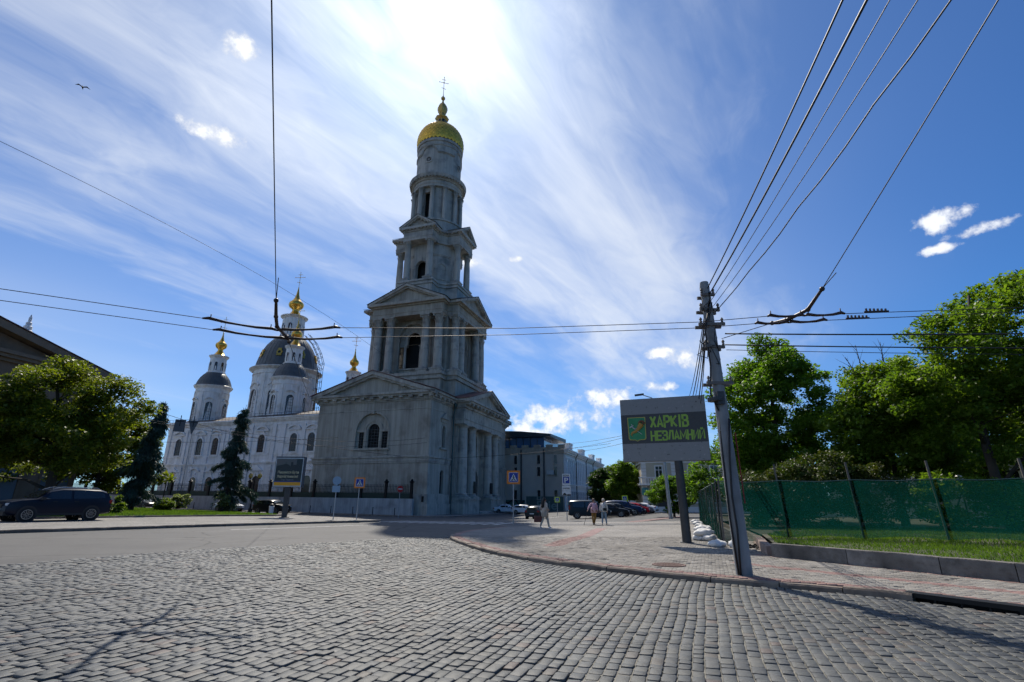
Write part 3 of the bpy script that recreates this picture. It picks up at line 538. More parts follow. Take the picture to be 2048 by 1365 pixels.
def grass(name, label, poly, n, h, zf, dens=None):
    xs = [p[0] for p in poly]; ys = [p[1] for p in poly]; P = np.column_stack([nrng.uniform(min(xs), max(xs), n*3), nrng.uniform(min(ys), max(ys), n*3)])
    ok = pip(P[:, 0], P[:, 1], poly); nz = np.sin(P[:, 0]*1.3+np.sin(P[:, 1]*.9)*2)*np.sin(P[:, 1]*1.1+1.3*np.sin(P[:, 0]*.7)); ok &= nrng.random(len(P)) < .62+.38*nz; P = P[ok][:n]; m = len(P)
    Z = np.array([zf(x, y) for x, y in P]); a = nrng.uniform(0, 2*PI, m); hh = h*nrng.uniform(.45, 1.3, m); w = hh*.10+.006; le = nrng.normal(0, .35, (m, 2))*hh[:, None]
    B = np.zeros((m, 3, 3)); dx, dy = np.cos(a)*w, np.sin(a)*w; B[:, 0] = np.column_stack([P[:, 0]-dx, P[:, 1]-dy, Z-.01]); B[:, 1] = np.column_stack([P[:, 0]+dx, P[:, 1]+dy, Z-.01]); B[:, 2] = np.column_stack([P[:, 0]+le[:, 0], P[:, 1]+le[:, 1], Z+hh])
    return tag(newobj(name, quads_mesh(name, B, 3), None, GRASSM), label, 'grass', kind='stuff')
grass('grass', 'short bright grass on the raised park lawn behind the granite blocks', [(8.3,17),(7.95,15.75),(10.45,11.2),(13.1,6.6),(22,6),(26,22),(14,26),(10,21)], 90000, .075, lz)
grass('grass', 'bright green grass on the left-hand median in front of the church', [(-32.5,27.5),(-28.9,30.9),(-26.5,34.8),(-20.9,46.2),(-21,48.2),(-24,53.5),(-34,66),(-57,78.5),(-70,80),(-70,50)], 90000, .16, gv)
# ------------------------------------------------------------------ bell tower (local axes: x along its street front, y away, z up)
bt = empty('bell_tower', (AX, AY, 0), TH, 'tall grey tiered classical bell tower with gilded dome and corner gables', 'bell tower')
R4 = [Matrix.Rotation(k*PI/2, 4, 'Z') for k in range(4)]
def cross(h, e): return [(-h,-e),(h,-e),(h,-h),(e,-h),(e,h),(h,h),(h,e),(-h,e),(-h,h),(-e,h),(-e,-h),(-h,-h)]
def cc(h, e, R, n=8):
    k = math.sqrt(R*R-h*h); pts = []; a0 = math.atan2(-k, h); a1 = math.atan2(-h, k)
    for q in range(4):
        base = [(-h,-e),(h,-e),(h,-k)]+[(R*math.cos(a0+(a1-a0)*i/n), R*math.sin(a0+(a1-a0)*i/n)) for i in range(1, n)]+[(k,-h)]
        c, s = math.cos(q*PI/2), math.sin(q*PI/2); pts += [(x*c-y*s, x*s+y*c) for x, y in base]
    out = []
    for p in pts:
        if not out or math.hypot(p[0]-out[-1][0], p[1]-out[-1][1]) > 1e-4: out.append(p)
    return out
def rake(mb, hw, z0, z1, y0, y1, th, ov=0.0):        # raking cornice of a gable: two sloped slabs meeting at the apex
    L = math.hypot(hw, z1-z0); nx, nz = (z1-z0)/L, hw/L
    for sgn in (-1, 1):
        a = (sgn*(hw+ov), z0-ov*(z1-z0)/hw); b = (0, z1); p = [a, b, (b[0], b[1]-th/nz), (a[0]-sgn*0, a[1]-th/nz)]
        mb.pxz(p if sgn < 0 else p[::-1], y0, y1)
def column_mesh(r, h, cap, n=18, name='column', tuscan=False):
    mb = MB(); b = r*.55
    mb.box(-r*1.42, r*1.42, -r*1.42, r*1.42, 0, b*.55)
    mb.lathe([(r*1.38,b*.5),(r*1.4,b*.75),(r*1.3,b*.95),(r*1.14,b*1.05),(r*1.12,b*1.15),(r*1.2,b*1.3),(r*1.1,b*1.5),(r,b*1.7),(r*.995,h*.33),(r*.93,h*.66),(r*.84,h-cap),(r*.9,h-cap+.05),(r*.84,h-cap+.1)], n)
    if tuscan: mb.lathe([(r*.84,h-cap+.09),(r*.86,h-cap*.55),(r*1.02,h-cap*.42),(r*1.18,h-cap*.25),(r*1.2,h-cap*.18)], n); mb.box(-r*1.25, r*1.25, -r*1.25, r*1.25, h-cap*.2, h)
    else:
        z0 = h-cap+.08
        mb.lathe([(r*.82,z0),(r*.84,z0+cap*.4),(r*.95,z0+cap*.7),(r*1.12,h-cap*.14)], n)
        for ring, (zz, rr, hh, k, ph) in enumerate(((z0, .86, .36, 8, 0), (z0+cap*.3, .92, .36, 8, PI/8))):
            for i in range(k):
                a = 2*PI*i/k+ph; c, s = math.cos(a), math.sin(a); w = r*.27; H = cap*hh
                f = lambda o, t, z: (c*o-s*t, s*o+c*t, z)
                mb.add([f(r*rr,-w,zz), f(r*rr,w,zz), f(r*(rr+.1),w*.9,zz+H*.7), f(r*(rr+.1),-w*.9,zz+H*.7), f(r*(rr+.34),w*.45,zz+H), f(r*(rr+.34),-w*.45,zz+H), f(r*(rr+.3),w*.4,zz+H*.8), f(r*(rr+.3),-w*.4,zz+H*.8)], [(0,1,2,3),(3,2,4,5),(5,4,6,7)])
        for i in range(4):
            a = PI/4+i*PI/2; c, s = math.cos(a), math.sin(a); mb.cbox((c*r*1.32, s*r*1.32, h-cap*.2), (r*.5, r*.22, cap*.2), a); mb.ball((c*r*1.45, s*r*1.45, h-cap*.24), r*.2, 5)
        mb.add([(r*q*math.cos(a), r*q*math.sin(a), z) for z in (h-cap*.12, h) for q, a in ((1.72,PI/4),(1.2,PI/2),(1.72,3*PI/4),(1.2,PI),(1.72,5*PI/4),(1.2,1.5*PI),(1.72,7*PI/4),(1.2,0))], [tuple(range(7,-1,-1)), tuple(range(8,16))]+[(i,(i+1)%8,8+(i+1)%8,8+i) for i in range(8)])
    return mb.mesh(name, 40)
def put(me, loc, parent, m, name='column', rz=0.0):
    o = bpy.data.objects.new(name, me); COL.objects.link(o); o.parent = parent; o.location = loc; o.rotation_euler = (0, 0, rz)
    if not me.materials: me.materials.append(m)
    return o
FR = lambda y0: (lambda x, d, z: (x, y0+d, z)); RT = lambda x0: (lambda x, d, z: (x0-d, x, z)); LT = lambda x0: (lambda x, d, z: (x0+d, -x, z))
def bars(mb, T, cx, hw, z0, z1, d, nv, nh, w=.025):
    for i in range(1, nv): x = cx-hw+2*hw*i/nv; mb.tbox(T, x-w, x+w, d-.04, d, z0, z1)
    for j in range(1, nh): z = z0+(z1-z0)*j/nh; mb.tbox(T, cx-hw, cx+hw, d-.045, d-.005, z-w, z+w)
GRILLE = mat('window_bars', (.05, .055, .06), .6)
# --- base tier
HX, HY = 9.7, 16.7
b = MB(); T = FR(-HY); b.arch(T, -HX, HX, 1.0, 16.0, .2, 2.78, 8.75, 11.2, .35, 16)
T2_ = FR(-HY+.35); b.arch(T2_, -2.7, 3.1, 8.6, 14.2, .2, .97, 8.9, 11.45, .35, 12)
b.archband(T2_, .2, 11.45, 1.3, 1.62, -.12, .0, 12); b.archband(T, .2, 11.2, 2.78, 3.0, -.09, .02, 16, 2.3)
for sx in (-1, 1):
    cx = .2+sx*1.35; b.tbox(T2_, cx-.2, cx+.2, -.14, 0, 8.75, 11.25); b.tbox(T2_, .2+sx*1.95-.85, .2+sx*1.95+.85, -.2, 0, 11.2, 11.55)
b.tbox(T, -2.95, 3.35, -.28, .02, 8.5, 8.75); b.tbox(T, -2.6, 3.0, -.1, .02, 7.5, 8.5); b.tbox(T, -.05, .45, -.24, -.08, 13.85, 14.3)
# right (portico) wall with door and windows
T = RT(HX); seg = [(-HY,-9.1,-12.2),( 9.1,HY,12.2)]
for a, c_, cx in seg:
    b.arch(T, a, c_, 7.4, 16.0, cx, .52, 9.05, 11.75, .4); b.arch(T, a, c_, 1.0, 7.4, cx, .58, 2.45, 5.2, .4)
    b.archband(T, cx, 11.75, .55, .8, -.08, .02, 10, 2.9); b.tbox(T, cx-1.25, cx+1.25, -.3, .02, 8.75, 9.0); b.tbox(T, cx-1.0, cx+1.0, -.16, .02, 12.75, 13.25)
    p = [(cx-1.35,13.25),(cx+1.35,13.25),(cx,14.25)]; b.add([T(x, dd, z) for dd in (-.4, .02) for x, z in p], [(0,1,2),(5,4,3),(0,3,4,1),(1,4,5,2),(2,5,3,0)])
for (a, c_, cx, hw, s1, p1, s2, p2) in ((-9.1,-2.6,-5.5,.62,2.4,5.4,8.7,11.6),(2.6,9.1,5.5,.62,2.4,5.4,8.7,11.6)):
    b.arch(T, a, c_, 7.4, 16.0, cx, hw, s2, p2, .4); b.arch(T, a, c_, 1.0, 7.4, cx, hw, s1, p1, .4); b.tbox(T, cx-.9, cx+.9, -.18, .02, 8.45, 8.68); b.tbox(T, cx-.75, cx+.75, -.06, .02, 7.5, 8.3)
b.arch(T, -2.6, 2.6, -.8, 7.4, 0, 1.75, -.4, 4.8, .9, 14); b.archband(T, 0, 4.8, 1.75, 2.15, -.15, .02, 14, 5.2); b.arch(T, -2.6, 2.6, 7.4, 16.0, 0, 1.2, 8.5, 11.2, .45, 12); b.archband(T, 0, 11.2, 1.25, 1.6, -.1, .02, 12, 2.7)
for a, c_ in ((-HY,-2.6),(2.6,HY)): b.add([T(a,0,-.8),T(c_,0,-.8),T(c_,0,1.0),T(a,0,1.0)], [(0,1,2,3)])
b.add([(-HX,-HY,-.8),(HX,-HY,-.8),(HX,-HY,1.0),(-HX,-HY,1.0)], [(0,1,2,3)])
b.add([(-HX,-HY,-.8),(-HX,HY,-.8),(-HX,HY,16),(-HX,-HY,16)], [(0,1,2,3)]); b.add([(-HX,HY,-.8),(HX,HY,-.8),(HX,HY,16),(-HX,HY,16)], [(0,1,2,3)])
b.add([(-HX,-HY,15.95),(HX,-HY,15.95),(HX,HY,15.95),(-HX,HY,15.95)], [(0,1,2,3)])
b.box(-HX+1.2, HX-1.2, -HY+1.2, HY-1.2, -.5, 15.5)
tier1 = b.build('base_tier', STONE, bt)
b = MB()
def ring_rect(mb, e, z0, z1, gap=None):
    x, y = HX+e, HY+e; mb.box(-x, x, -y, -HY+.05, z0, z1); mb.box(-x, x, HY-.05, y, z0, z1); mb.box(-x, -HX+.05, -HY+.05, HY-.05, z0, z1)
    for a, c_ in ((-HY+.05,-9.25),(9.25,HY-.05)): mb.box(HX-.05, x, a, c_, z0, z1)
for e, z0, z1 in ((.38,-.9,1.02),(.2,1.015,2.33),(.1,6.62,6.86),(.16,6.855,7.36),(.3,7.355,7.6),(.06,14.3,14.42),(.12,15.55,15.75),(.3,15.74,15.98)): ring_rect(b, e, z0, z1)
b.box(-HX-.75, HX+.75, -HY-.75, HY+.75, 16.28, 16.55); b.box(-HX-1.02, HX+1.02, -HY-1.02, HY+1.02, 16.54, 16.9)
b.box(-HX-.25, HX+.25, -HY-.25, HY+.25, 15.97, 16.29)
for i in range(13): x = -9.9+i*1.65; b.box(x-.33, x+.33, -HY-.72, -HY-.2, 15.98, 16.285); b.box(x-.33, x+.33, HY+.2, HY+.72, 15.98, 16.285)
for y in [-16.6+i*1.5 for i in range(5)]+[16.6-i*1.5 for i in range(5)]: b.box(HX+.2, HX+.72, y-.33, y+.33, 15.98, 16.285); b.box(-HX-.72, -HX-.2, y-.33, y+.33, 15.98, 16.285)
# front gable
for y0, y1, sg in ((-HY-1.02, -HY-.1, -1), (HY+.1, HY+1.02, 1)):
    rake(b, 10.55, 16.9, 20.35, y0, y1, .55, .15)
    rake(b, 10.2, 16.45, 19.8, y0+.25 if sg < 0 else y0, y1 if sg < 0 else y1-.25, .3)
    for i in range(1, 6):
        for sx in (-1, 1):
            x = sx*i*1.7; z = 19.55-abs(x)*3.4/10.2; b.cbox((x, (-HY-.45)*-sg, z), (.62, .6, .26), 0, 0, sx*.32)
    b.cbox((0, (-HY-.45)*-sg, 19.45), (.6, .6, .26))
cor = b.build('cornice', STONE_TRIM, tier1)
b = MB(); b.pxz([(-9.8,16.85),(9.8,16.85),(0,20.0)], -HY-.2, HY+.2); b.build('tympanum', STONE, tier1)
b = MB(); b.pxz([(-10.9,16.905),(-10.9,16.98),(0,20.46),(10.9,16.98),(10.9,16.905),(0,20.36)], -HY-1.1, HY+1.1); b.build('roof', REDROOF, tier1)
# portico: order of half columns, entablature, gable
b = MB(); PX0 = 11.9
b.box(HX+.002, PX0-.25, -9.0, 9.0, 13.05, 13.75); b.box(HX+.002, PX0-.15, -9.1, 9.1, 13.745, 13.86); b.box(HX+.002, PX0-.3, -8.98, 8.98, 13.855, 15.56); b.box(HX+.002, PX0-.05, -9.2, 9.2, 15.555, 15.98)
b.box(HX+.002, PX0+.75, -9.7, 9.7, 16.285, 16.56); b.box(HX+.002, PX0+1.0, -9.95, 9.95, 16.555, 16.905); b.box(HX+.002, PX0+.2, -9.3, 9.3, 15.975, 16.29)
for i in range(12): y = -9.0+i*1.636; b.box(PX0+.15, PX0+.72, y-.3, y+.3, 15.985, 16.287)
b.M = Matrix.Rotation(PI/2, 4, 'Z')
rake(b, 9.8, 16.905, 19.85, -PX0-1.0, -PX0-.1, .5, .12); rake(b, 9.4, 16.5, 19.35, -PX0-.75, -PX0-.1, .28)
for i in range(-5, 6):
    x = i*1.6; z = 19.1-abs(x)*2.9/9.5; b.cbox((x, -PX0-.4, z), (.55, .55, .24), 0, 0, (1 if x > 0 else -1 if x < 0 else 0)*.3)
b.M = None
for a, c_ in ((-9.25,-2.75),(2.75,9.25)): b.box(HX+.002, 12.05, a, c_, -.9, 1.62); b.box(HX+.002, 12.2, a-.1, c_+.1, 1.61, 1.8)
for y in (-7.35,-3.75,3.75,7.35): b.box(HX+.002, 10.35, y-.95, y+.95, 1.79, 13.06)
for i, (z0, z1, x1) in enumerate(((-.75,-.45,13.1),(-.455,-.3,12.6),(-.305,-.15,12.2))): b.box(HX+.5, x1, -2.7, 2.7, z0, z1)
port = b.build('portico', STONE_TRIM, bt)
b = MB(Matrix.Rotation(PI/2, 4, 'Z')); b.pxz([(-9.2,16.86),(9.2,16.86),(0,19.6)], -PX0-.2, -3); b.build('tympanum', STONE, port)
b = MB(Matrix.Rotation(PI/2, 4, 'Z')); b.pxz([(-10.1,16.91),(-10.1,16.97),(0,19.96),(10.1,16.97),(10.1,16.91),(0,19.87)], -PX0-1.08, -3); b.build('roof', REDROOF, port)
cm_ = column_mesh(.86, 11.25, .95, 20, tuscan=True)
for y in (-7.35,-3.75,3.75,7.35): put(cm_, (10.75, y, 1.79), port, STONE_TRIM)
for y in (-3.75, 3.75): b = MB(); b.box(11.62, 11.7, y-.55, y+.55, 2.6, 4.4); b.build('plaque', IRON, port)
# glazing of the base tier, each pane with its bars
def window(T, cx, hw, zs, zp, d, nv, nh, parent, flat=False, m=GLASS):
    a = MB(); a.archpane(T, cx, hw, zs, zp, d, 10, flat); o = a.build('window_pane', m, parent); q = MB(); bars(q, T, cx, hw, zs, zp+(0 if flat else hw*.6), d, nv, nh); q.build('glazing_bars', GRILLE, o if o.parent.parent is None else parent); return o
T = FR(-HY+.35); window(T, .2, .97, 8.9, 11.45, .3, 4, 7, tier1)
for sx in (-1, 1): window(T, .2+sx*2.0, .42, 8.85, 11.2, -.012, 2, 6, tier1, True)
T = RT(HX)
for cx in (-12.2, 12.2): window(T, cx, .52, 9.05, 11.75, .35, 2, 6, tier1); window(T, cx, .58, 2.45, 5.2, .35, 2, 6, tier1)
for cx in (-5.5, 5.5): window(T, cx, .62, 8.7, 11.6, .35, 2, 6, tier1); window(T, cx, .62, 2.4, 5.4, .35, 2, 6, tier1)
window(T, 0, 1.2, 8.5, 11.2, .4, 4, 6, tier1)
a = MB(); a.archpane(T, 0, 1.75, -.3, 4.8, .85, 12); dd = a.build('door', mat('dark_wood', (.03, .022, .016), .6), tier1)
b = MB(); b.path([(HX+.5,-9.45,15.7),(HX+.5,-9.45,15.2),(HX+.32,-9.45,14.2),(HX+.32,-9.45,-.4),(HX+.6,-9.45,-.55)], .13, 10)
for z in (2, 5, 8, 11, 14): b.lathe([(.17,-.06),(.17,.06)], 10, (HX+.32,-9.45), z=z)
b.lathe([(.14,-.8),(.3,-.4),(.32,.0)], 10, (HX+.55,-9.45), z=16.2); b.build('downpipe', mat('teal_downpipe', (.05, .085, .085), .5, .3), bt)
b = MB(); b.box(9.2,9.45,-17.13,-17.0,1.3,2.05); b.build('vent_grille', IRON, bt)
# --- second tier
b = MB(); Z2 = 21.95
b.pxy(cross(7.0,8.9), 16, 20.7); b.pxy(cross(7.28,9.18), 20.69, 21.0); b.pxy(cross(7.12,9.02), 20.99, 21.45); b.pxy(cross(7.34,9.24), 21.44, Z2)
for k, M4 in enumerate(R4):
    b.M = M4
    for x in (-5.95,-3.5,3.5,5.95): b.box(x-.98, x+.98, -9.05, -7.1, Z2-.01, Z2+.42)
    T = FR(-6.2); b.arch(T, -6.2, 6.2, Z2-.1, 32.4, 0, 2.75, 23.35, 29.0, .5, 16); b.archband(T, 0, 29.0, 2.75, 3.15, -.14, .02, 16)
    for sx in (-1, 1): b.tbox(T, sx*3.15-.5, sx*3.15+.5, -.12, .02, Z2, 28.7); b.tbox(T, sx*3.15-.6, sx*3.15+.6, -.2, .02, 28.65, 29.02); b.tbox(T, sx*4.75-.5, sx*4.75+.5, -.1, .02, Z2, 32.4)
    T = FR(-5.7); b.arch(T, -2.75, 2.75, 28.0, 31.9, 0, 1.3, 28.0, 28.85, .45, 14); b.archband(T, 0, 28.85, 1.32, 1.62, -.1, .01, 14)
    for i in range(9):
        an = PI*(i+.5)/9; r_ = 2.12; b.cbox((-r_*math.cos(an), -5.72, 28.95+r_*math.sin(an)), (.62, .12, .36), 0, 0, -an+PI)
    for sx in (-1, 1): b.tbox(T, sx*2.05-.72, sx*2.05+.72, -.14, .5, 27.6, 28.05)
    b.tbox(FR(-6.2), -2.75, 2.75, -.25, .6, 23.2, 23.45)
    for sx in (-1, 1): b.box(sx*6.55-.42, sx*6.55+.42, -6.95, -6.15, Z2, 32.4)
b.M = None
b.pxy(cross(6.95,8.9), 32.4, 33.0); b.pxy(cross(7.03,8.98), 32.99, 33.15); b.pxy(cross(6.93,8.88), 33.14, 34.2); b.pxy(cross(7.2,9.2), 34.19, 34.45); b.pxy(cross(7.55,9.75), 34.44, 34.95)
b.box(-6.1,6.1,-6.1,6.1,31.6,32.39); b.box(-5.6,5.6,-5.6,5.6,22.5,23.0)
tier2 = b.build('second_tier', STONE, bt)
for M4 in R4:
    b = MB(M4); rake(b, 7.5, 34.955, 38.2, -9.78, -8.8, .42, .18); rake(b, 7.2, 34.7, 37.7, -9.5, -8.8, .25); b.build('gable_cornice', STONE_TRIM, tier2)
b = MB()
for M4 in R4[:2]: b.M = M4; b.pxz([(-6.9,34.93),(6.9,34.93),(0,37.85)], -8.95, 8.95)
b.build('tympanum', STONE, tier2)
b = MB()
for M4 in R4[:2]: b.M = M4; b.pxz([(-7.8,34.96),(-7.8,35.02),(0,38.3),(7.8,35.02),(7.8,34.96),(0,38.21)], -9.84, 9.84)
b.build('gable_roof', DOME, tier2)
b = MB(); b.box(-3.2,3.2,-3.2,3.2,22.9,31.7); b.build('belfry_shade_block', DARKIN, tier2)  # added block, blackened to give the darkness seen through the arches
c2 = column_mesh(.74, 10.05, 1.9, 18); c2s = column_mesh(.27, 4.15, .42, 10, tuscan=True)
for M4 in R4:
    for x in (-5.95,-3.5,3.5,5.95): put(c2, M4 @ Vector((x, -8.08, Z2+.38)), tier2, STONE_TRIM)
    for x in (-1.55, 1.55): put(c2s, M4 @ Vector((x, -5.95, 23.45)), tier2, STONE_TRIM, 'small_column')
    q = MB(M4)
    for z in (24.0, 24.4): q.box(-2.7, 2.7, -5.66, -5.62, z-.025, z+.025)
    for i in range(22): x = -2.6+i*.248; q.box(x-.015, x+.015, -5.655, -5.625, 23.4, 24.4)
    q.build('railing', IRON, tier2)
# --- third tier (round core, four gabled porches)
b = MB(); Z3 = 40.1
b.pxy(cc(3.45,6.9,5.75), 34.9, 39.1); b.pxy(cc(3.65,7.1,5.95), 39.09, 39.35); b.pxy(cc(3.5,6.95,5.8), 39.34, 39.75); b.pxy(cc(3.68,7.13,5.98), 39.74, Z3)
RC = 5.0
for M4 in R4:
    b.M = M4
    T = lambda x, d, z: ((RC-d)*math.sin(x/RC), -(RC-d)*math.cos(x/RC), z)
    b.arch(T, -2.0, 2.0, Z3-.05, 48.4, 0, 1.2, 40.5, 43.6, .6, 12); b.archband(T, 0, 43.6, 1.22, 1.6, -.12, .02, 12)
    for sx in (-1, 1): b.tbox(T, sx*1.45-.25, sx*1.45+.25, -.13, .02, Z3, 43.4); b.tbox(T, sx*1.45-.32, sx*1.45+.32, -.2, .02, 43.35, 43.62)
    b.tbox(T, -.2, .2, -.22, .02, 44.75, 45.5)
    a0 = -PI/2+2.0/RC; a1 = -2.0/RC; b.lathe([(RC,Z3-.05),(RC,48.4)], 14, a0=a0, a1=a1); b.lathe([(RC,45.85),(RC+.1,45.9),(RC+.12,46.1),(RC+.2,46.15),(RC+.2,46.35),(RC,46.36)], 14, a0=a0, a1=a1); b.lathe([(RC,41.0),(RC+.12,41.05),(RC+.12,41.25),(RC,41.3)], 14, a0=a0, a1=a1)
    Mq = M4 @ Matrix.Rotation(PI/4, 4, 'Z'); b.M = Mq
    b.archband(T, 0, 43.4, .85, 1.2, -.12, .02, 12)
    for sx in (-1, 1): b.tbox(T, sx*1.05-.22, sx*1.05+.22, -.1, .02, 41.3, 43.2); b.tbox(T, sx*1.05-.3, sx*1.05+.3, -.16, .02, 43.15, 43.42)
    b.M = M4
    for x in (-2.3, 2.3): b.box(x-.8, x+.8, -7.0, -5.4, Z3-.01, Z3+.3)
b.M = None
b.pxy(cc(3.1,6.95,5.35), 48.4, 48.95); b.pxy(cc(3.16,7.0,5.41), 48.94, 49.08); b.pxy(cc(3.08,6.93,5.33), 49.07, 50.2); b.pxy(cc(3.25,7.1,5.5), 50.19, 50.42); b.pxy(cc(3.75,7.5,6.0), 50.6, 51.1); b.pxy(cc(3.3,7.1,5.55), 50.41, 50.61)
for M4 in R4:
    b.M = M4
    for i in range(9): x = -3.2+i*.8; b.box(x-.16, x+.16, -7.42, -7.05, 50.42, 50.605)
    for sx in (-1, 1):
        for i in range(3): y = -7.0+i*.75; b.box(sx*3.28-.02 if sx > 0 else -3.66, 3.66 if sx > 0 else -3.26, y-.16, y+.16, 50.42, 50.605)
    for i in range(5): a = -PI/4+(i-2)*.13; b.cbox((5.72*math.cos(a), 5.72*math.sin(a), 50.51), (.4, .32, .185), a)
b.M = None; b.lathe([(.1,47.8),(RC-.5,47.8),(RC-.5,47.9),(.1,47.9)], 20)
tier3 = b.build('third_tier', STONE_UP, bt, 30)
for M4 in R4:
    b = MB(M4); rake(b, 3.72, 51.105, 53.5, -7.52, -6.7, .34, .1); rake(b, 3.5, 50.9, 53.1, -7.3, -6.7, .2)
    for i in range(-4, 5): x = i*.72; b.cbox((x, -7.15, 52.78-abs(x)*2.3/3.6), (.3, .4, .18), 0, 0, (1 if x > 0 else -1 if x < 0 else 0)*.56)
    b.build('gable_cornice', STONE_UP, tier3)
b = MB()
for M4 in R4: b.M = M4; b.pxz([(-3.4,51.05),(3.4,51.05),(0,53.2)], -6.85, -3.0)
b.build('tympanum', STONE, tier3)
b = MB()
for M4 in R4: b.M = M4; b.pxz([(-3.9,51.11),(-3.9,51.17),(0,53.6),(3.9,51.17),(3.9,51.11),(0,53.51)], -7.58, -3.0)
b.build('gable_roof', DOME, tier3)
b = MB(); b.lathe([(3.4,39.8),(3.4,47.7)], 20); b.build('belfry_shade_block', DARKIN, tier3)  # added black cylinder, shade of the hollow interior put into its colour
c3 = column_mesh(.62, 8.05, 1.5, 18)
for M4 in R4:
    for x in (-2.3, 2.3): put(c3, M4 @ Vector((x, -6.2, Z3+.28)), tier3, STONE_UP)
# --- fourth tier: colonnaded rotunda and drum
b = MB(); Z4 = 53.7
b.lathe([(5.55,50.9),(5.55,53.25),(5.75,53.3),(5.75,53.6),(5.55,53.7),(3,53.72)], 48)
R5 = 4.3
for M4 in R4:
    b.M = M4; T = lambda x, d, z: ((R5-d)*math.sin(x/R5), -(R5-d)*math.cos(x/R5), z)
    b.arch(T, -1.1, 1.1, Z4-.05, 61.45, 0, .78, 54.1, 60.4, .6, 10, flat=True); b.lathe([(R5,Z4-.05),(R5,61.45)], 14, a0=-PI/2+1.1/R5, a1=-1.1/R5)
b.M = None
b.lathe([(4.95,61.4),(5.02,61.9),(5.1,61.95),(5.0,62.0),(5.0,62.7),(5.2,62.75),(5.25,63.0),(5.35,63.02),(5.35,63.3),(5.72,63.3),(5.9,63.75),(5.9,63.9),(4.6,64.5),(.1,64.5)], 64)
b.lathe([(4.95,61.4),(.1,61.38)], 48)
for i in range(52): a = 2*PI*i/52; b.cbox((5.55*math.cos(a), 5.55*math.sin(a), 63.17), (.4, .28, .24), a)
tier4 = b.build('rotunda', STONE_UP, bt, 30)
b = MB(); b.lathe([(2.9,53.6),(2.9,61.4)], 16); b.build('belfry_shade_block', DARKIN, tier4)  # added black cylinder that darkens the view through the rotunda openings
c4 = column_mesh(.46, 7.45, 1.3, 14)
for i in range(12): a = RAD(15+30*i); put(c4, (4.88*math.cos(a), 4.88*math.sin(a), Z4), tier4, STONE_UP, rz=a)
b = MB(); b.lathe([(4.62,64.45),(4.62,71.3),(4.72,71.35),(4.78,71.6),(4.66,71.65),(4.66,72.3),(4.85,72.35),(4.9,72.8),(4.8,73.0),(.1,73.1)], 64)
hp = []
for i in range(129):
    a = 2*PI*i/128; q = abs(((a+PI/4) % (PI/2))-PI/4); x = q*4.7; z = 69.75+(math.sqrt(max(0, 1.75**2-x*x))*.85 if x < 1.75 else 0); hp.append((4.68*math.cos(a), 4.68*math.sin(a), z))
b.path(hp, .13, 6, False); hp2 = [(x*1.01, y*1.01, z-.32) for x, y, z in hp]; b.path(hp2, .07, 6, False)
RD = 4.62
for M4 in R4:
    b.M = M4; T = lambda x, d, z: ((RD-d)*math.sin(x/RD), -(RD-d)*math.cos(x/RD), z)
    b.archband(T, 0, 67.9, .55, .85, -.12, .03, 20, 0, 0, 2*PI)
drum = b.build('drum', STONE_UP, bt, 30)
for M4 in R4:
    q = MB(M4); T = lambda x, d, z: ((RD-d)*math.sin(x/RD), -(RD-d)*math.cos(x/RD), z)
    q.add([T(.56*math.cos(2*PI*i/16), -.02, 67.9+.56*math.sin(2*PI*i/16)) for i in range(16)], [tuple(range(16))]); o = q.build('round_window', GLASS, drum)
    q = MB(M4)
    for i in range(4): a = PI*i/4; q.path([T(-.54*math.cos(a), -.05, 67.9-.54*math.sin(a)), T(.54*math.cos(a), -.05, 67.9+.54*math.sin(a))], .03, 4)
    q.build('glazing_bars', STONE_UP, drum)
# --- gilded dome of lozenge plates, lantern, balls and cross
def dprof(t):
    P = [(4.72,73.0),(4.93,73.6),(5.0,74.4),(4.93,75.3),(4.66,76.3),(4.18,77.25),(3.5,78.1),(2.65,78.8),(1.8,79.3),(1.2,79.6)]
    x = t*(len(P)-1); i = min(int(x), len(P)-2); f = x-i; return P[i][0]+(P[i+1][0]-P[i][0])*f, P[i][1]+(P[i+1][1]-P[i][1])*f
b = MB(); NA, NR = 36, 16
for j in range(NR):
    for i in range(NA):
        t0, t1, t2 = (j)/(NR+1), (j+1)/(NR+1), (j+2)/(NR+1); off = .5*(j % 2)
        def P(t, k, o=0.0): r, z = dprof(t); a = 2*PI*(i+off+k)/NA; return ((r+o)*math.cos(a), (r+o)*math.sin(a), z+o*.3)
        b.add([P(t0,0,.04), P(t1,.5,.01), P(t2,0,.0), P(t1,-.5,.01), P(t1,0,.045)], [(0,1,4),(1,2,4),(2,3,4),(3,0,4)])
dome = b.build('dome_plates', GOLD_OLD, bt); dome['kind'] = 'stuff'
b = MB(); b.lathe([dprof(i/24) for i in range(25)], 48); b.build('dome_shell', mat('dome_seams', (.12, .09, .03), .5, .8), bt, True)
b = MB(); b.lathe([(1.35,79.5),(1.3,79.75),(1.12,79.9),(1.1,81.2),(1.5,81.55),(1.55,81.7),(1.0,82.05),(.75,82.6),(.72,83.0),(.95,83.4),(1.12,84.1),(1.08,84.7),(.85,85.3),(.5,85.75),(.28,86.1),(.16,86.7),(.12,86.9)], 8, a0=PI/8, a1=PI/8+2*PI)
b.ball((0,0,87.3), .47, 10); b.lathe([(.22,87.7),(.1,88.0),(.05,88.7)], 8); lan = b.build('lantern', mat('weathered_gilding', (.52, .34, .10), .5, .8, col2=(.66, .45, .15), nscale=2), bt, 30)
b = MB()
for i in range(8): a = PI/4*i; b.cbox((1.035*math.cos(a), 1.035*math.sin(a), 80.6), (.03, .55, .85), a)
b.build('lantern_pane', GLASS, lan)
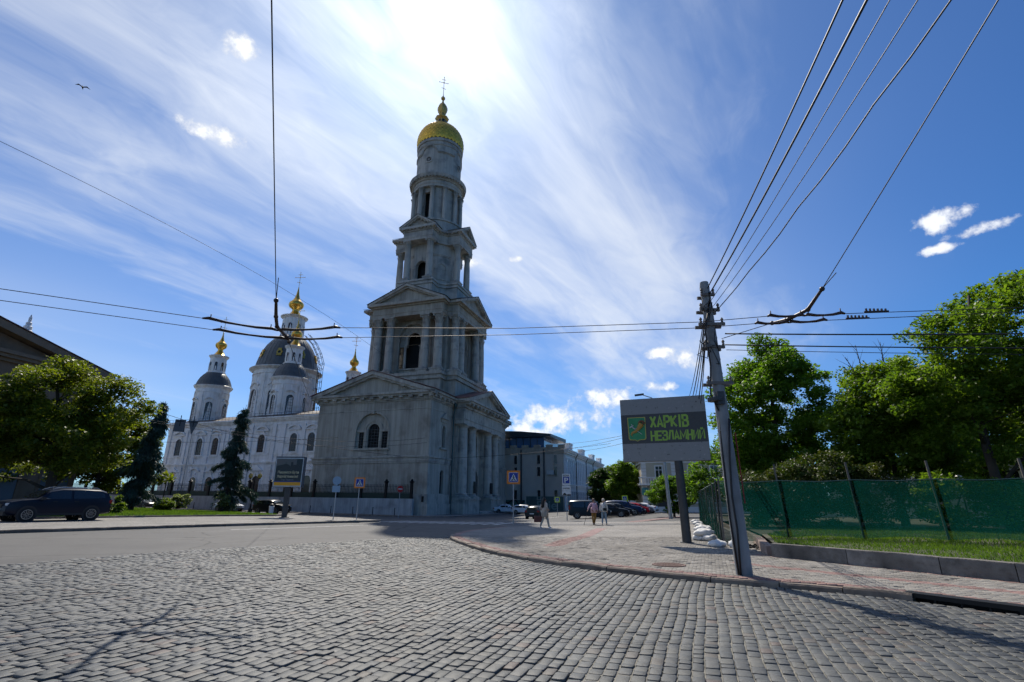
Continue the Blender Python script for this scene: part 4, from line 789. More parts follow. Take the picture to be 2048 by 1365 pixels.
def cross_obj(mb, c, h, w, r, rz=0.0):
    x, y, z = c; d = Vector((math.cos(rz), math.sin(rz), 0)); C_ = Vector(c)
    mb.tube(C_, C_+Vector((0,0,h)), r, r, 6)
    for hz, ww, tl in ((.66, w, 0), (.84, w*.45, 0), (.32, w*.5, .25)):
        p = C_+Vector((0,0,h*hz)); mb.tube(p-d*ww+Vector((0,0,tl*ww)), p+d*ww-Vector((0,0,tl*ww)), r, r, 6)
    for hz in (.66,):
        p = C_+Vector((0,0,h*hz)); mb.ball(p, r*2.6, 6); [mb.ball(p+d*w*s, r*1.8, 5) for s in (-1, 1)]
    mb.ball(C_+Vector((0,0,h)), r*1.8, 5)
b = MB(); cross_obj(b, (0,0,88.6), 4.7, 1.0, .06, RAD(35)); b.build('cross', GOLD_OLD, bt)
# ------------------------------------------------------------------ white church behind the fence (same local axes as the tower)
ch = empty('church', (AX, AY, 0), TH, 'white baroque church with dark domes and gilded onion finials behind the fence', 'church')
def WL_(x, y):                      # world point -> church local
    dx, dy = x-AX, y-AY; return (dx*UX+dy*UY, -dx*UY+dy*UX)
b = MB(); XL, XM, XR = -62.0, -37.8, -9.9
b.box(XL, XM, 0, 22, -.8, 17.0); b.box(XM, XR, -2, 26, -.8, 17.1)
def course(mb, z0, z1, e):
    mb.box(XL-e, XM-.01, -e, .1, z0, z1); mb.box(XM-e, XR, -2-e, -1.9, z0, z1); mb.box(XM-e, XM+.1, -2+.0, .1, z0+.002, z1-.002)
for z0, z1, e in ((-.8,.6,.25),(7.95,8.2,.12),(8.19,8.45,.3),(9.7,10.0,.14),(15.5,15.7,.12),(16.2,16.45,.3),(16.44,16.75,.55),(16.74,17.02,.8)): course(b, z0, z1, e)
wl = b.build('wall', WHITE, ch)
HOOD = mat('church_trim', (.72, .715, .7), .8, col2=(.82, .815, .8), nscale=1.5, bump=.1, bscale=9)
b = MB()
for xs, y in (((-61.3,-56.6,-53.7,-50.2,-46.3,-45.2,-40.6,-38.6), 0), ((-37.2,-31.5,-29.3,-24.6,-20.3,-15.5,-12), -2)):
    for x in xs:
        b.box(x-.42, x+.42, y-.2, y+.05, 8.44, 15.5); b.box(x-.5, x+.5, y-.28, y+.05, 15.0, 15.52)
        for k in range(12): b.box(x-.46-(k % 2)*.0, x+.46, y-.24, y+.05, .62+k*.61, 1.13+k*.61)
for xs, y in (((-58.3,-52.5,-48.2,-43), 0), ((-34.4,-26.7,-22.6,-17.8,-13.7), -2)):
    for i, x in enumerate(xs):
        T = FR(y); b.archband(T, x, 12.85, .82, 1.08, -.2, .05, 12, 2.6); b.tbox(T, x-1.2, x+1.2, -.25, .05, 9.98, 10.2)
        b.archband(T, x, 13.35, 1.75, 2.0, -.42, .05, 10, 0, PI*.22, PI*.78); b.tbox(T, x-1.55, x+1.55, -.34, .05, 14.3, 14.5); b.tbox(T, x-.45, x+.45, -.14, .05, 13.75, 14.3)
        if i % 2 == 0 or y < 0:
            p = [(x-1.5,6.75),(x+1.5,6.75),(x,7.75)]; b.add([T(q, dd, z) for dd in (-.36, .02) for q, z in p], [(0,1,2),(5,4,3),(0,3,4,1),(1,4,5,2),(2,5,3,0)])
        else: b.archband(T, x, 5.9, 1.5, 1.75, -.36, .05, 10, 0, PI*.2, PI*.8)
        b.archband(T, x, 4.85, .92, 1.15, -.16, .05, 10, 5.4); b.tbox(T, x-.4, x+.4, -.12, .05, 6.1, 6.7)
b.build('trim', HOOD, wl)
CWIN = mat('church_glass', (.02, .018, .018), .12, spec=.6, col2=(.05, .028, .02), nscale=.3)
for xs, y in (((-58.3,-52.5,-48.2,-43), 0), ((-34.4,-26.7,-22.6,-17.8,-13.7), -2)):
    for i, x in enumerate(xs):
        a = MB(); T = FR(y); a.archpane(T, x, .83, 10.2, 12.85, -.015); o = a.build('window', CWIN, wl)
        a = MB(); bars(a, T, x, .8, 10.2, 13.3, -.02, 3, 6, .03); a.build('glazing_bars', GRILLE, wl)
        a = MB(); a.archpane(T, x, .92, .4, 4.85, -.015); a.build('window' if i % 2 == 0 else 'door', CWIN, wl)
b = MB(); b.add([(XL-.8,-.8,17.02),(XM,-.8,17.02),(XM,22,17.02),(XL-.8,22,17.02),(XL+7,7,19.2),(XM,7,19.2),(XM,14,19.2),(XL+7,14,19.2)], [(0,1,5,4),(1,2,6,5),(2,3,7,6),(3,0,4,7),(4,5,6,7)])
b.add([(XM-.8,-2.8,17.12),(XR,-2.8,17.12),(XR,26,17.12),(XM-.8,26,17.12),(XM+6,7,19.6),(XR,7,19.6),(XR,15,19.6),(XM+6,15,19.6)], [(0,1,5,4),(1,2,6,5),(2,3,7,6),(3,0,4,7),(4,5,6,7)]); b.build('roof', mat('rusty_roof', (.07, .05, .045), .7, col2=(.11, .085, .075), nscale=1), ch)
b = MB()
for x0, x1, y in ((XL-.5, XM-1, -.55), (XM-.5, XR, -2.55)):
    for z in (17.35, 17.75): b.box(x0, x1, y-.02, y+.02, z-.02, z+.02)
    n = int((x1-x0)/.9)
    for i in range(n+1): x = x0+(x1-x0)*i/n; b.box(x-.02, x+.02, y-.015, y+.015, 17.0, 17.8)
b.build('roof_railing', IRON, ch)
for x, y in ((-39.2, -.15), (-37.95, -2.2), (-12.5, -2.2), (-54.9, -.22)): b = MB(); b.path([(x,y-.7,16.9),(x,y-.1,16.2),(x,y-.1,.2)], .09, 8); b.build('downpipe', STEEL, ch)
def turret(name, wx, wy, body, bell, lant, gold, nwin, seg=32, zcross=3.2, ring=None):
    c = WL_(wx, wy); e = empty(name, (c[0], c[1], 0)); e.parent = ch
    zb, zc, r = body; mb = MB(); mb.lathe([(r*1.04,zb),(r*1.04,zb+.5),(r,zb+.55),(r,zc-1.5),(r*1.03,zc-1.45),(r*1.03,zc-1.2),(r,zc-1.18),(r*1.01,zc-.6),(r*1.1,zc-.3),(r*1.15,zc-.05),(r*1.15,zc+.1),(r*.9,zc+.2)], seg)
    T0 = lambda ph: (lambda x, d, z: ((r-d)*math.sin(x/r+ph), -(r-d)*math.cos(x/r+ph), z))
    H = zc-zb; panes = MB(); gb = MB()
    for k in range(nwin):
        ph = 2*PI*(k+.5)/nwin+ring; T = T0(ph); hw = .17*r if nwin == 8 else .2*r; z0 = zb+H*.12; zp = zb+H*.5
        mb.archband(T, 0, zp, hw, hw*1.35, -.14, .05, 10, zp-z0); mb.archband(T, 0, zp+hw*.7, hw*1.5, hw*1.85, -.3, .05, 8, 0, PI*.2, PI*.8); mb.tbox(T, -hw*1.6, hw*1.6, -.22, .05, z0-.2, z0)
        panes.archpane(T, 0, hw, z0, zp, -.02, 8); bars(gb, T, 0, hw*.97, z0, zp+hw*.5, -.03, 3, 6, .025)
        Tp = T0(ph+PI/nwin); mb.tbox(Tp, -.24, .24, -.1, .05, zb+.5, zc-1.4); mb.tbox(Tp, -.1+.52, .1+.52, -.05, .05, zb+.5, zc-1.4)
    mb.build('drum', WHITE, e, 30); panes.build('window', CWIN, e); gb.build('glazing_bars', GRILLE, e)
    dm = MB(); dm.lathe(bell, seg*2)
    for k in range(seg): a = 2*PI*k/seg; dm.path([((q[0]+.015)*math.cos(a), (q[0]+.015)*math.sin(a), q[1]) for q in bell], .03, 4)
    dm.build('dome', DOME, e, 40)
    zl0, zl1, rl = lant; mb = MB(); mb.lathe([(rl*1.18,zl0),(rl*1.18,zl0+.25),(rl,zl0+.3),(rl,zl1-.6),(rl*1.06,zl1-.5),(rl*1.22,zl1-.15),(rl*1.24,zl1),(rl*.9,zl1+.1)], seg); pn = MB()
    for k in range(8):
        ph = 2*PI*(k+.5)/8+ring; T = lambda x, d, z: ((rl-d)*math.sin(x/rl+ph), -(rl-d)*math.cos(x/rl+ph), z); hw = rl*.17; z0 = zl0+(zl1-zl0)*.14; zp = zl0+(zl1-zl0)*.55
        mb.archband(T, 0, zp, hw, hw*1.4, -.07, .03, 8, zp-z0); pn.archpane(T, 0, hw, z0, zp, -.015, 8)
    mb.build('lantern', WHITE, e, 30); pn.build('lantern_window', CWIN, e)
    g_ = MB(); g_.lathe(gold, 24); g_.build('gilded_finial', GOLD, e, True)
    cr = MB(); cross_obj(cr, (0,0,gold[-1][1]-.1), zcross, zcross*.3, .05, RAD(15)); cr.build('cross', GOLD, e); return e
def bulb(z0, zb, zt, rs, rb): return [(rs,z0),(rs*.98,z0+.06),(rs*.72,z0+.25),(rs*.45,z0+(zb-z0)*.35),(rb*.42,z0+(zb-z0)*.5),(rb*.5,z0+(zb-z0)*.62),(rb*.85,z0+(zb-z0)*.75),(rb*.99,zb-(zb-z0)*.1),(rb,zb),(rb*.88,zb+(zt-zb)*.1),(rb*.6,zb+(zt-zb)*.2),(rb*.36,zb+(zt-zb)*.36),(rb*.2,zb+(zt-zb)*.58),(rb*.1,zb+(zt-zb)*.85),(.11,zt-.12),(.14,zt),(.03,zt+.1)]
def belld(z0, z1, r0, r1): return [(r0*1.13,z0),(r0*1.03,z0+.25),(r0*.97,z0+(z1-z0)*.3),(r0*.86,z0+(z1-z0)*.58),(r0*.72,z0+(z1-z0)*.8),(r1*1.05,z0+(z1-z0)*.97),(r1*.9,z1)]
turret('turret', -68.29, 113.65, (16.9,25.71,3.4), belld(25.83,29.09,3.5,1.9), (28.96,33.14,1.7), bulb(33.2,36.02,39.03,1.7,1.23), 6, ring=.25, zcross=3.9)
turret('turret', -47.37, 105.73, (17.0,25.82,3.45), belld(25.94,29.22,3.5,1.8), (29.11,33.18,1.67), bulb(33.23,36.24,39.36,1.67,1.17), 6, ring=.32, zcross=3.5)
turret('turret', -37.64, 116.75, (18.0,23.5,3.1), belld(23.6,26.6,3.15,1.6), (26.5,30.3,1.5), bulb(30.35,32.8,36.0,1.6,1.07), 6, ring=.2)
mt = turret('main_dome', -52.56, 114.8, (17.2,29.57,6.86), [(r_*1.0884, 1.65+(z_-1.65)*1.0884) for r_, z_ in [(6.9,27.45),(6.25,27.9),(6.05,29.0),(5.75,30.2),(5.3,31.5),(4.65,32.8),(3.85,33.9),(3.1,34.7),(2.4,35.3)]], (37.84,43.28,2.5), bulb(43.39,46.76,51.23,2.18,1.76), 8, 40, 4.1, ring=.06)
for k in range(8):
    a = -PI/2+.06+PI/8*0+k*PI/4+.35; q = MB(Matrix.Rotation(a, 4, 'Z')); q.M = q.M @ Matrix.Translation((6.1, 0, 32.9)) @ Matrix.Rotation(-.22, 4, 'Y') @ Matrix.Rotation(PI/2, 4, 'Y')
    q.lathe([(.34,-.1),(.34,.34),(.62,.34),(.66,.2),(.62,-.1)], 16); q.cbox((-.75,0,.1), (.5,.8,.4)); q.cbox((.7,0,.1), (.3,1.1,.4)); q.build('lucarne', GOLD, mt)
# caged service ladder climbing the main drum and dome
q = MB(); a = RAD(8); path = [(8.1,18),(8.0,30),(8.15,31.2),(7.2,33.7),(5.7,36.3),(3.5,38.6)]
for off in (-.3, .3):
    q.path([(r*math.cos(a)-off*math.sin(a), r*math.sin(a)+off*math.cos(a), z) for r, z in path], .07, 5)
    q.path([((r+.9)*math.cos(a)-off*1.3*math.sin(a), (r+.9)*math.sin(a)+off*1.3*math.cos(a), z+.3) for r, z in path], .06, 5)
for i in range(len(path)-1):
    (r0, z0), (r1, z1) = path[i], path[i+1]; n = max(2, int(math.hypot(r1-r0, z1-z0)/.75))
    for j in range(n):
        t = j/n; r, z = r0+(r1-r0)*t, z0+(z1-z0)*t; P = lambda rr, o, zz: (rr*math.cos(a)-o*math.sin(a), rr*math.sin(a)+o*math.cos(a), zz)
        q.path([P(r,-.3,z),P(r,.3,z)], .04, 4)
        if j % 2 == 0: q.path([P(r,-.3,z),P(r+.6,-.45,z+.15),P(r+.95,-.3,z+.3),P(r+.95,.3,z+.3),P(r+.6,.45,z+.15),P(r,.3,z)], .045, 4)
q.build('cage_ladder', IRON, mt)
# ------------------------------------------------------------------ retaining wall and iron fence in front of the church
rw = empty('retaining_wall', (AX, AY, 0), TH, 'low pale painted retaining wall below the iron fence of the church', 'wall')
def gl(s, t): return gz(*W(s, t))
b = MB(); S0, S1, TW = -84.0, 8.4, -18.0
n = 40; xs = [S0+(S1-S0)*i/n for i in range(n+1)]
vs = []; fs = []
for x in xs: z = gl(x, TW)-.3; zt = gl(x, TW)*.55+2.0; vs += [(x,TW-.25,z),(x,TW-.2,zt),(x,TW+.3,zt),(x,TW+.3,z)]
for i in range(n): fs += [(i*4,i*4+1,i*4+5,i*4+4),(i*4+1,i*4+2,i*4+6,i*4+5),(i*4+2,i*4+3,i*4+7,i*4+6)]
fs += [(0,1,2,3),(n*4,n*4+3,n*4+2,n*4+1)]; b.add(vs, fs); b.build('wall_face', WALLP, rw)
fe = empty('iron_fence', (AX, AY, 0), TH, 'black iron railing with knobbed posts above the pale retaining wall', 'fence')
zt = lambda x: gl(x, TW)*.55+2.0
pm = MB(); pm.box(-.16,.16,-.16,.16,0,2.05); pm.box(-.2,.2,-.2,.2,.0,.25); pm.lathe([(.17,2.05),(.34,2.15),(.36,2.25),(.15,2.35),(.2,2.45),(.02,2.62)], 10); pme = pm.mesh('post', 30)
rail = MB(); ba = MB(); spike = MB(); npan = 23
for i in range(npan+1):
    x = S1-.35-i*4.0 if i else S1-.35; put(pme, (x, TW+.05, zt(x)), fe, IRON, 'post')
    if i < npan:
        x1 = x-4.0; z0, z1 = zt(x), zt(x1); mb = MB()
        mb.add([(x,TW+.02,z0),(x1,TW+.02,z1),(x1,TW+.02,z1+.72),(x,TW+.02,z0+.72),(x,TW+.07,z0),(x1,TW+.07,z1),(x1,TW+.07,z1+.72),(x,TW+.07,z0+.72)], [(0,1,2,3),(7,6,5,4),(0,4,5,1),(3,2,6,7)]); mb.build('base_sheet', DGREEN, fe)
        mb = MB()
        for zz in (.8, 1.55): mb.path([(x,TW+.05,z0+zz),(x1,TW+.05,z1+zz)], .028, 4)
        for k in range(1, 17):
            t = k/17; xx, zz = x+(x1-x)*t, z0+(z1-z0)*t; mb.box(xx-.018, xx+.018, TW+.03, TW+.07, zz+.7, zz+1.75); mb.lathe([(.018,0),(.045,.06),(.003,.2)], 5, (xx,TW+.05), z=zz+1.72); mb.lathe([(.018,-.07),(.05,0),(.018,.07)], 5, (xx,TW+.05), z=zz+1.2)
        mb.build('railing_panel', IRON, fe)
# bollards along the church pavement
bm_ = MB(); bm_.lathe([(.05,0),(.05,.85),(.062,.86),(.062,.93),(.03,.96)], 10); bme = bm_.mesh('bollard', 30); bme.materials.append(IRON)
ORD = ['first','second','third','fourth','fifth','sixth','seventh','eighth','ninth','tenth','eleventh','twelfth','thirteenth','fourteenth','fifteenth','sixteenth','seventeenth','eighteenth']
BX = [7.3,4.0,.9,-2.6,-6,-9.4,-13,-16.5,-20,-23.6,-27.2,-31,-35,-39.5,-44,-49,-54.5,-60]
for i, s in enumerate(BX):
    x, y = W(s, -20.75); o = bpy.data.objects.new('bollard', bme); COL.objects.link(o); o.location = (x, y, gz(x, y)+.1); tag(o, ORD[i]+' thin black bollard from the bell tower corner along the church kerb', 'bollard', 'bollards along the church kerb')
# ------------------------------------------------------------------ other buildings
def box_windows(e, T, cols, rows, hw, hh, m=GLASS, fr=None, name='window', sill=True, mat_f=None, proud=.10, bar=True):
    for x in cols:
        for z in rows:
            a = MB()
            for dx in (-1, 1): a.tbox(T, x+dx*(hw+fr/2)-fr/2, x+dx*(hw+fr/2)+fr/2, -proud, .03, z-hh, z+hh)
            a.tbox(T, x-hw-fr, x+hw+fr, -proud, .03, z+hh, z+hh+fr)
            if sill: a.tbox(T, x-hw-fr*1.4, x+hw+fr*1.4, -proud*2, .03, z-hh-fr*.8, z-hh)
            if bar: a.tbox(T, x-.04, x+.04, -.06, 0, z-hh, z+hh); a.tbox(T, x-hw, x+hw, -.055, .005, z+hh*.35, z+hh*.35+.08)
            o = a.build(name, mat_f, e); p = MB(); p.tbox(T, x-hw, x+hw, -.02, .02, z-hh, z+hh); p.build('pane', m, o)
# brown gabled building at the left edge
bd = RAD(10.6); DX, DY = math.sin(bd), math.cos(bd)
br = empty('brown_building', (-50.0, 60.0, 0), PI/2-bd, 'brown plastered building with a wide gable behind the left-hand tree', 'building')
BRN = mat('brown_plaster', (.21, .13, .085), .9, col2=(.27, .17, .115), nscale=.6, stretch=(1, 1, .3), bump=.1, bscale=9, col3=(.16, .10, .068), n3=1.0)
# local: x along the front (towards far end = 0, near = negative), y to the back (left)
b = MB(); b.box(-34, 0, 0, 26, -.5, 15.3); b.pxz([(-34,15.3),(0,15.3),(-17,19.0)], .2, 26); brw = b.build('wall', BRN, br)
b = MB()
for z0, z1, e in ((13.0,13.3,.15),(14.9,15.25,.35),(15.24,15.6,.75),(15.59,15.95,1.0),(5.6,5.9,.15)): b.box(-34-e, e, -e, .1, z0, z1); b.box(-.1, e, .1, 26, z0, z1)
for sg in (0, 1):
    xa, xb = (1.0, -17) if sg == 0 else (-35, -17); p = [(xa,15.95),(xb,19.85),(xb,19.05),(xa,15.2)]; b.pxz(p, -.95, .25)
for x in (-1.2,-9,-17,-25,-33): b.box(x-.8, x+.8, -.25, .05, 5.9, 13.0)
b.build('cornice', mat('brown_trim', (.23, .15, .10), .9, col2=(.28, .185, .13), nscale=1), br)
b = MB(); b.pxz([(1.05,15.97),(1.05,16.05),(-17,20.0),(-35.05,16.05),(-35.05,15.97),(-17,19.88)], -1.05, 26.5); b.build('roof', REDROOF, br)
T = FR(0)
for x in (-2.2,-7.4,-12.6,-21,-29):
    a = MB(); a.archband(T, x, 3.4, 1.5, 1.8, -.15, .03, 12, 2.8); o = a.build('window', BRN, br); p = MB(); p.archpane(T, x, 1.5, .6, 3.4, -.02); p.build('pane', mat('grey_glass', (.16, .18, .21), .2), o)
box_windows(br, T, (-5,-13,-21,-29), (9.3,), 1.1, 1.7, GLASS, .25, mat_f=BRN)
# white roof ornament of the house behind it
sp = empty('white_house', (-91, 84.8, -2.8), .3, 'pale house behind the brown gable, only its white roof pinnacle showing', 'building')
b = MB(); b.box(-8, 8.6, -6, 10, -.5, 27.5); b.build('wall', WHITE, sp)
b = MB(); b.box(5.2,8.2,-6.3,-3.3,27.5,29.6); b.box(4.9,8.5,-6.6,-3,29.5,30.1); b.lathe([(1.2,30.1),(1.1,30.8),(.8,31.0),(.85,31.6),(.6,31.8),(.62,32.4),(.4,32.6),(.42,33.1),(.22,33.3),(.25,33.9),(.05,34.6)], 10, (6.7,-4.8)); b.build('pinnacle', WHITE, sp, 30)
b = MB(); b.path([(5,-5,29.0),(1.5,-5.2,28.3),(0,-5.2,29.1),(-2,-5.2,28.2),(-4,-5.2,29),(-8,-5.2,28.4)], .35, 6); b.box(-8.3, 5.2, -6.3, -5, 27.5, 28.2); b.build('parapet', DOME, sp)
# grey rendered building beyond the tower
gb = empty('grey_building', (10.2, 101.5, 0), TH, 'blank grey rendered building with a dark glazed rooftop storey beyond the bell tower', 'building')
GREYP = mat('grey_render', (.38, .345, .30), .9, col2=(.45, .41, .36), nscale=.3, bump=.1, bscale=6, col3=(.32, .29, .25), n3=1)
b = MB(); b.box(-22, 0, 0, 16, -1.2, 11.6); gbw = b.build('wall', GREYP, gb)
b = MB(); b.box(-22.2, .2, -.12, 1, 10.4, 11.7)
for i in range(9): x = -21+i*2.5; b.box(x, x+1.3, -.2, .6, 11.69, 12.2)
b.build('parapet', mat('torn_sheeting', (.34, .3, .24), .9, col2=(.24, .21, .17), nscale=1.5, bump=.4, bscale=4), gb)
T = FR(0); box_windows(gb, T, (-1.6,-5,-9.8,-14), (2.6,7.0,9.3), .3, .85, GLASS, .12, mat_f=GREYP, bar=False)
for x in (-3.9,-8.6,-13.2): b = MB(); b.box(x-.14, x+.14, -.25, -.02, -.8, 11.3); b.build('downpipe', DSTEEL, gb)
b = MB(); b.box(-3.3,-1.9,-.5,-.12,6.4,7.2); b.build('air_conditioner', STEEL, gb)
b = MB(); b.box(-21, -4.2, 1.4, 14, 11.6, 13.9); b.build('glazed_storey', GLASSB, gb)
b = MB()
for i in range(11): x = -20.6+i*1.5; b.box(x-.05, x+.05, 1.28, 1.42, 11.6, 13.9)
b.add([(-22,.4,13.9),(-2.6,.4,13.9),(-2.6,15,13.9),(-22,15,13.9),(-22,.4,15.0),(-13,.4,15.3),(-9,.4,15.1),(-2.6,.4,14.4),(-2.6,15,14.8),(-22,15,15.4)], [(3,2,1,0),(0,1,7,6,5,4),(1,2,8,7),(2,3,9,8),(3,0,4,9),(4,5,6,7,8,9)]); b.build('rooftop_canopy', mat('dark_teal_roof', (.02, .035, .045), .45, .2), gb)
# graffiti on the grey wall
def text(name, s, size, m, M, parent, ext=.004, bold=0.0, sx=1.0, align='LEFT', spacing=1.0):
    c = bpy.data.curves.new(name+'_curve', 'FONT'); c.body = s; c.size = size; c.extrude = ext; c.offset = bold; c.align_x = align; c.align_y = 'BOTTOM_BASELINE'; c.resolution_u = 3; c.space_character = spacing; c.materials.append(m)
    t_ = bpy.data.objects.new(name+'_tmp', c); COL.objects.link(t_); dg = bpy.context.evaluated_depsgraph_get(); me = bpy.data.meshes.new_from_object(t_.evaluated_get(dg)); bpy.data.objects.remove(t_); me.name = name
    if not me.materials: me.materials.append(m)
    o = bpy.data.objects.new(name, me); COL.objects.link(o); o.parent = parent; o.matrix_local = M @ Matrix.Diagonal((sx, 1, 1, 1)); return o
FACE = Matrix.Rotation(PI/2, 4, 'X')
GTEAL = mat('graffiti_teal', (.04, .11, .095), .7); GPINK = mat('graffiti_pale', (.16, .24, .23), .7)
b = MB(); b.tbox(FR(-.012), -7.6, -.2, -.02, .0, -.9, 2.3); b.build('painted_band', mat('teal_wall_paint', (.05, .085, .08), .8, col2=(.08, .12, .11), nscale=1.2), gb)
text('graffiti', 'Evie', 2.3, GPINK, Matrix.Translation((-5.6,-.05,-.1)) @ FACE, gb, bold=.04, sx=1.1)
b = MB(); b.path([(-14.5,-.03,1.2),(-13,-.03,2.1),(-11.5,-.03,1.0),(-10,-.03,1.8),(-9,-.03,.6),(-8,-.03,1.5)], .14, 6); b.path([(-14.3,-.03,.2),(-12.4,-.03,.9),(-11,-.03,-.2),(-9.4,-.03,.7),(-8.2,-.03,-.4)], .1, 6); b.build('graffiti_scrawl', IRON, gb)
b = MB(); b.tbox(FR(-.008), -15, -7.9, -.02, .0, -.9, 1.6); b.build('painted_band', GTEAL, gb)
# white neoclassical building along the side street
wb = empty('white_building', (10.6, 101.6, 0), PI/2+TH, 'long white neoclassical building with pilasters lining the side street', 'building')
WB = mat('white_stucco', (.60, .62, .64), .85, col2=(.70, .72, .74), nscale=.6, bump=.08, bscale=7, col3=(.5, .51, .52), n3=1)
b = MB(); b.box(0, 48, 0, 15, -1.2, 11.2); wbw = b.build('wall', WB, wb)     # local x runs away down the street, y to the left (into the block)
wb.rotation_euler = (0, 0, PI/2+TH); T = lambda x, d, z: (x, d, z)
WBT = mat('white_stucco_trim', (.68, .7, .72), .85, col2=(.76, .78, .8), nscale=1)
b = MB()
for z0, z1, e in ((-1.2,0.2,.2),(4.2,4.5,.25),(4.49,4.7,.4),(9.6,9.9,.2),(10.4,10.7,.4),(10.69,11.0,.7),(10.99,11.25,.9)): b.box(-e, 48, -e, .1, z0, z1)
for x0 in (2,16,30,42): b.box(x0, x0+3, -.5, .5, 11.2, 12.4); b.box(x0-.15, x0+3.15, -.62, .6, 12.39, 12.65)
for i in range(24): x = .8+i*2.0; b.box(x-.28, x+.28, -.28, .05, 4.7, 9.6); b.box(x-.36, x+.36, -.36, .05, 9.2, 9.6)
b.build('trim', WBT, wb)
MXF = Matrix.Identity(4)
box_windows(wb, T, [1.8+i*2.0 for i in range(16)], (7.0,), .5, 1.5, GLASS, .12, mat_f=WBT)
box_windows(wb, T, [1.8+i*2.0 for i in range(16)], (2.0,), .55, 1.3, GLASS, .12, mat_f=WBT)
for x in (9.0, 21.2, 31.0): b = MB(); b.path([(x,-.8,10.9),(x,-.35,10.2),(x,-.35,-.6)], .1, 6); b.build('downpipe', DSTEEL, wb)
# far blocks closing the street
def block(name, label, loc, rz, w, d, h, m, rows, ncol, roof=None, wm=GLASS):
    e = empty(name, (loc[0], loc[1], 0), rz, label, 'building'); b = MB(); b.box(-w/2, w/2, 0, d, -1.2, h); b.build('wall', m, e)
    b = MB(); b.box(-w/2-.3, w/2+.3, -.3, .1, h-.5, h-.2); b.box(-w/2-.6, w/2+.6, -.6, d+.5, h-.21, h+.15); b.build('cornice', m, e)
    box_windows(e, FR(0), [-w/2+w*(i+.5)/ncol for i in range(ncol)], rows, .55, .95, wm, .16, mat_f=m)
    if roof: b = MB(); b.pxz([(-w/2-.6,h+.15),(w/2+.6,h+.15),(w/2-3,h+2.6),(-w/2+3,h+2.6)], -.5, d+.4); b.build('roof', roof, e)
    return e
BEIGE = mat('beige_stucco', (.40, .36, .27), .85, col2=(.48, .43, .33), nscale=.7, bump=.1, bscale=7)
block('pale_house', 'pale house with a grey roof closing the far end of the side street', (35, 172), TH, 22, 12, 9.5, mat('pale_stucco', (.6, .58, .54), .85), (3,6.5), 8, mat('grey_roof', (.2, .19, .185), .7))
block('tall_house', 'farther taller house with a flat pale top at the end of the street', (29, 200), TH, 26, 14, 11, mat('cream_stucco', (.6, .57, .52), .85), (4,8), 9)
be = empty('beige_building', (21.6, 86.5, 0), RAD(-9), 'beige and white corner house with a balcony and doorway by the parked cars', 'building')
b = MB(); b.box(0, 26, 0, 16, -1, 8.9); b.build('wall', BEIGE, be)
b = MB()
for z0, z1, e in ((-1,.7,.12),(4.2,4.5,.2),(7.6,7.8,.15),(8.6,8.85,.4),(8.84,9.1,.7)): b.box(-e, 26, -e, 16, z0, z1)
for x in (.35, 5.2): 
    for k in range(13): b.box(x-.4, x+.4, -.12, .05, .72+k*.55, 1.2+k*.55)
b.box(-.3, 5.6, -.25, 3, 9.1, 9.7); b.build('trim', mat('white_trim', (.62, .61, .58), .85), be)
T = FR(0); box_windows(be, T, (2.8, 8, 11.5, 15), (6.1,), .5, .95, GLASS, .2, mat_f=bpy.data.materials['white_trim']); box_windows(be, T, (8, 11.5, 15), (2.4,), .5, 1.0, GLASS, .2, mat_f=bpy.data.materials['white_trim'])
b = MB(); b.box(1.6, 4.0, -.05, .04, -.6, 3.5); b.build('door', mat('dark_door', (.02, .018, .016), .5), be)
b = MB(); b.box(-.6, 3.2, -1.3, 0, 4.0, 4.25)
for i in range(9): b.box(-.5+i*.43, -.32+i*.43, -1.25, -1.1, 4.25, 5.1)
b.box(-.6, 3.2, -1.32, -1.05, 5.1, 5.3); b.build('balcony', bpy.data.materials['white_trim'], be)
b = MB(); b.box(-.15, .9, -.35, -.2, 2.5, 3.6); o = b.build('shop_sign', mat('teal_sign', (.05, .22, .22), .5), be)
# park pavilion behind the right-hand trees
pa = empty('park_pavilion', (33, 38, .4), RAD(-48), 'white park pavilion with a balustrade half hidden by the right-hand trees', 'building')
b = MB(); b.box(-9, 9, 0, 8, -.6, 4.2); b.box(-9.4, 9.4, -.4, 8.4, 4.19, 4.6); b.build('wall', mat('pavilion_white', (.5, .5, .49), .85), pa)
b = MB(); b.box(-10, 10, -3.2, -2.9, 1.05, 1.25); b.box(-10, 10, -3.25, -2.85, -.5, .35)
for i in range(44): b.box(-9.9+i*.455, -9.72+i*.455, -3.12, -2.98, .35, 1.05)
b.build('balustrade', bpy.data.materials['pavilion_white'], pa)
box_windows(pa, FR(0), (-6,-2,2,6), (2.2,), .9, 1.1, GLASS, .15, mat_f=bpy.data.materials['pavilion_white'])
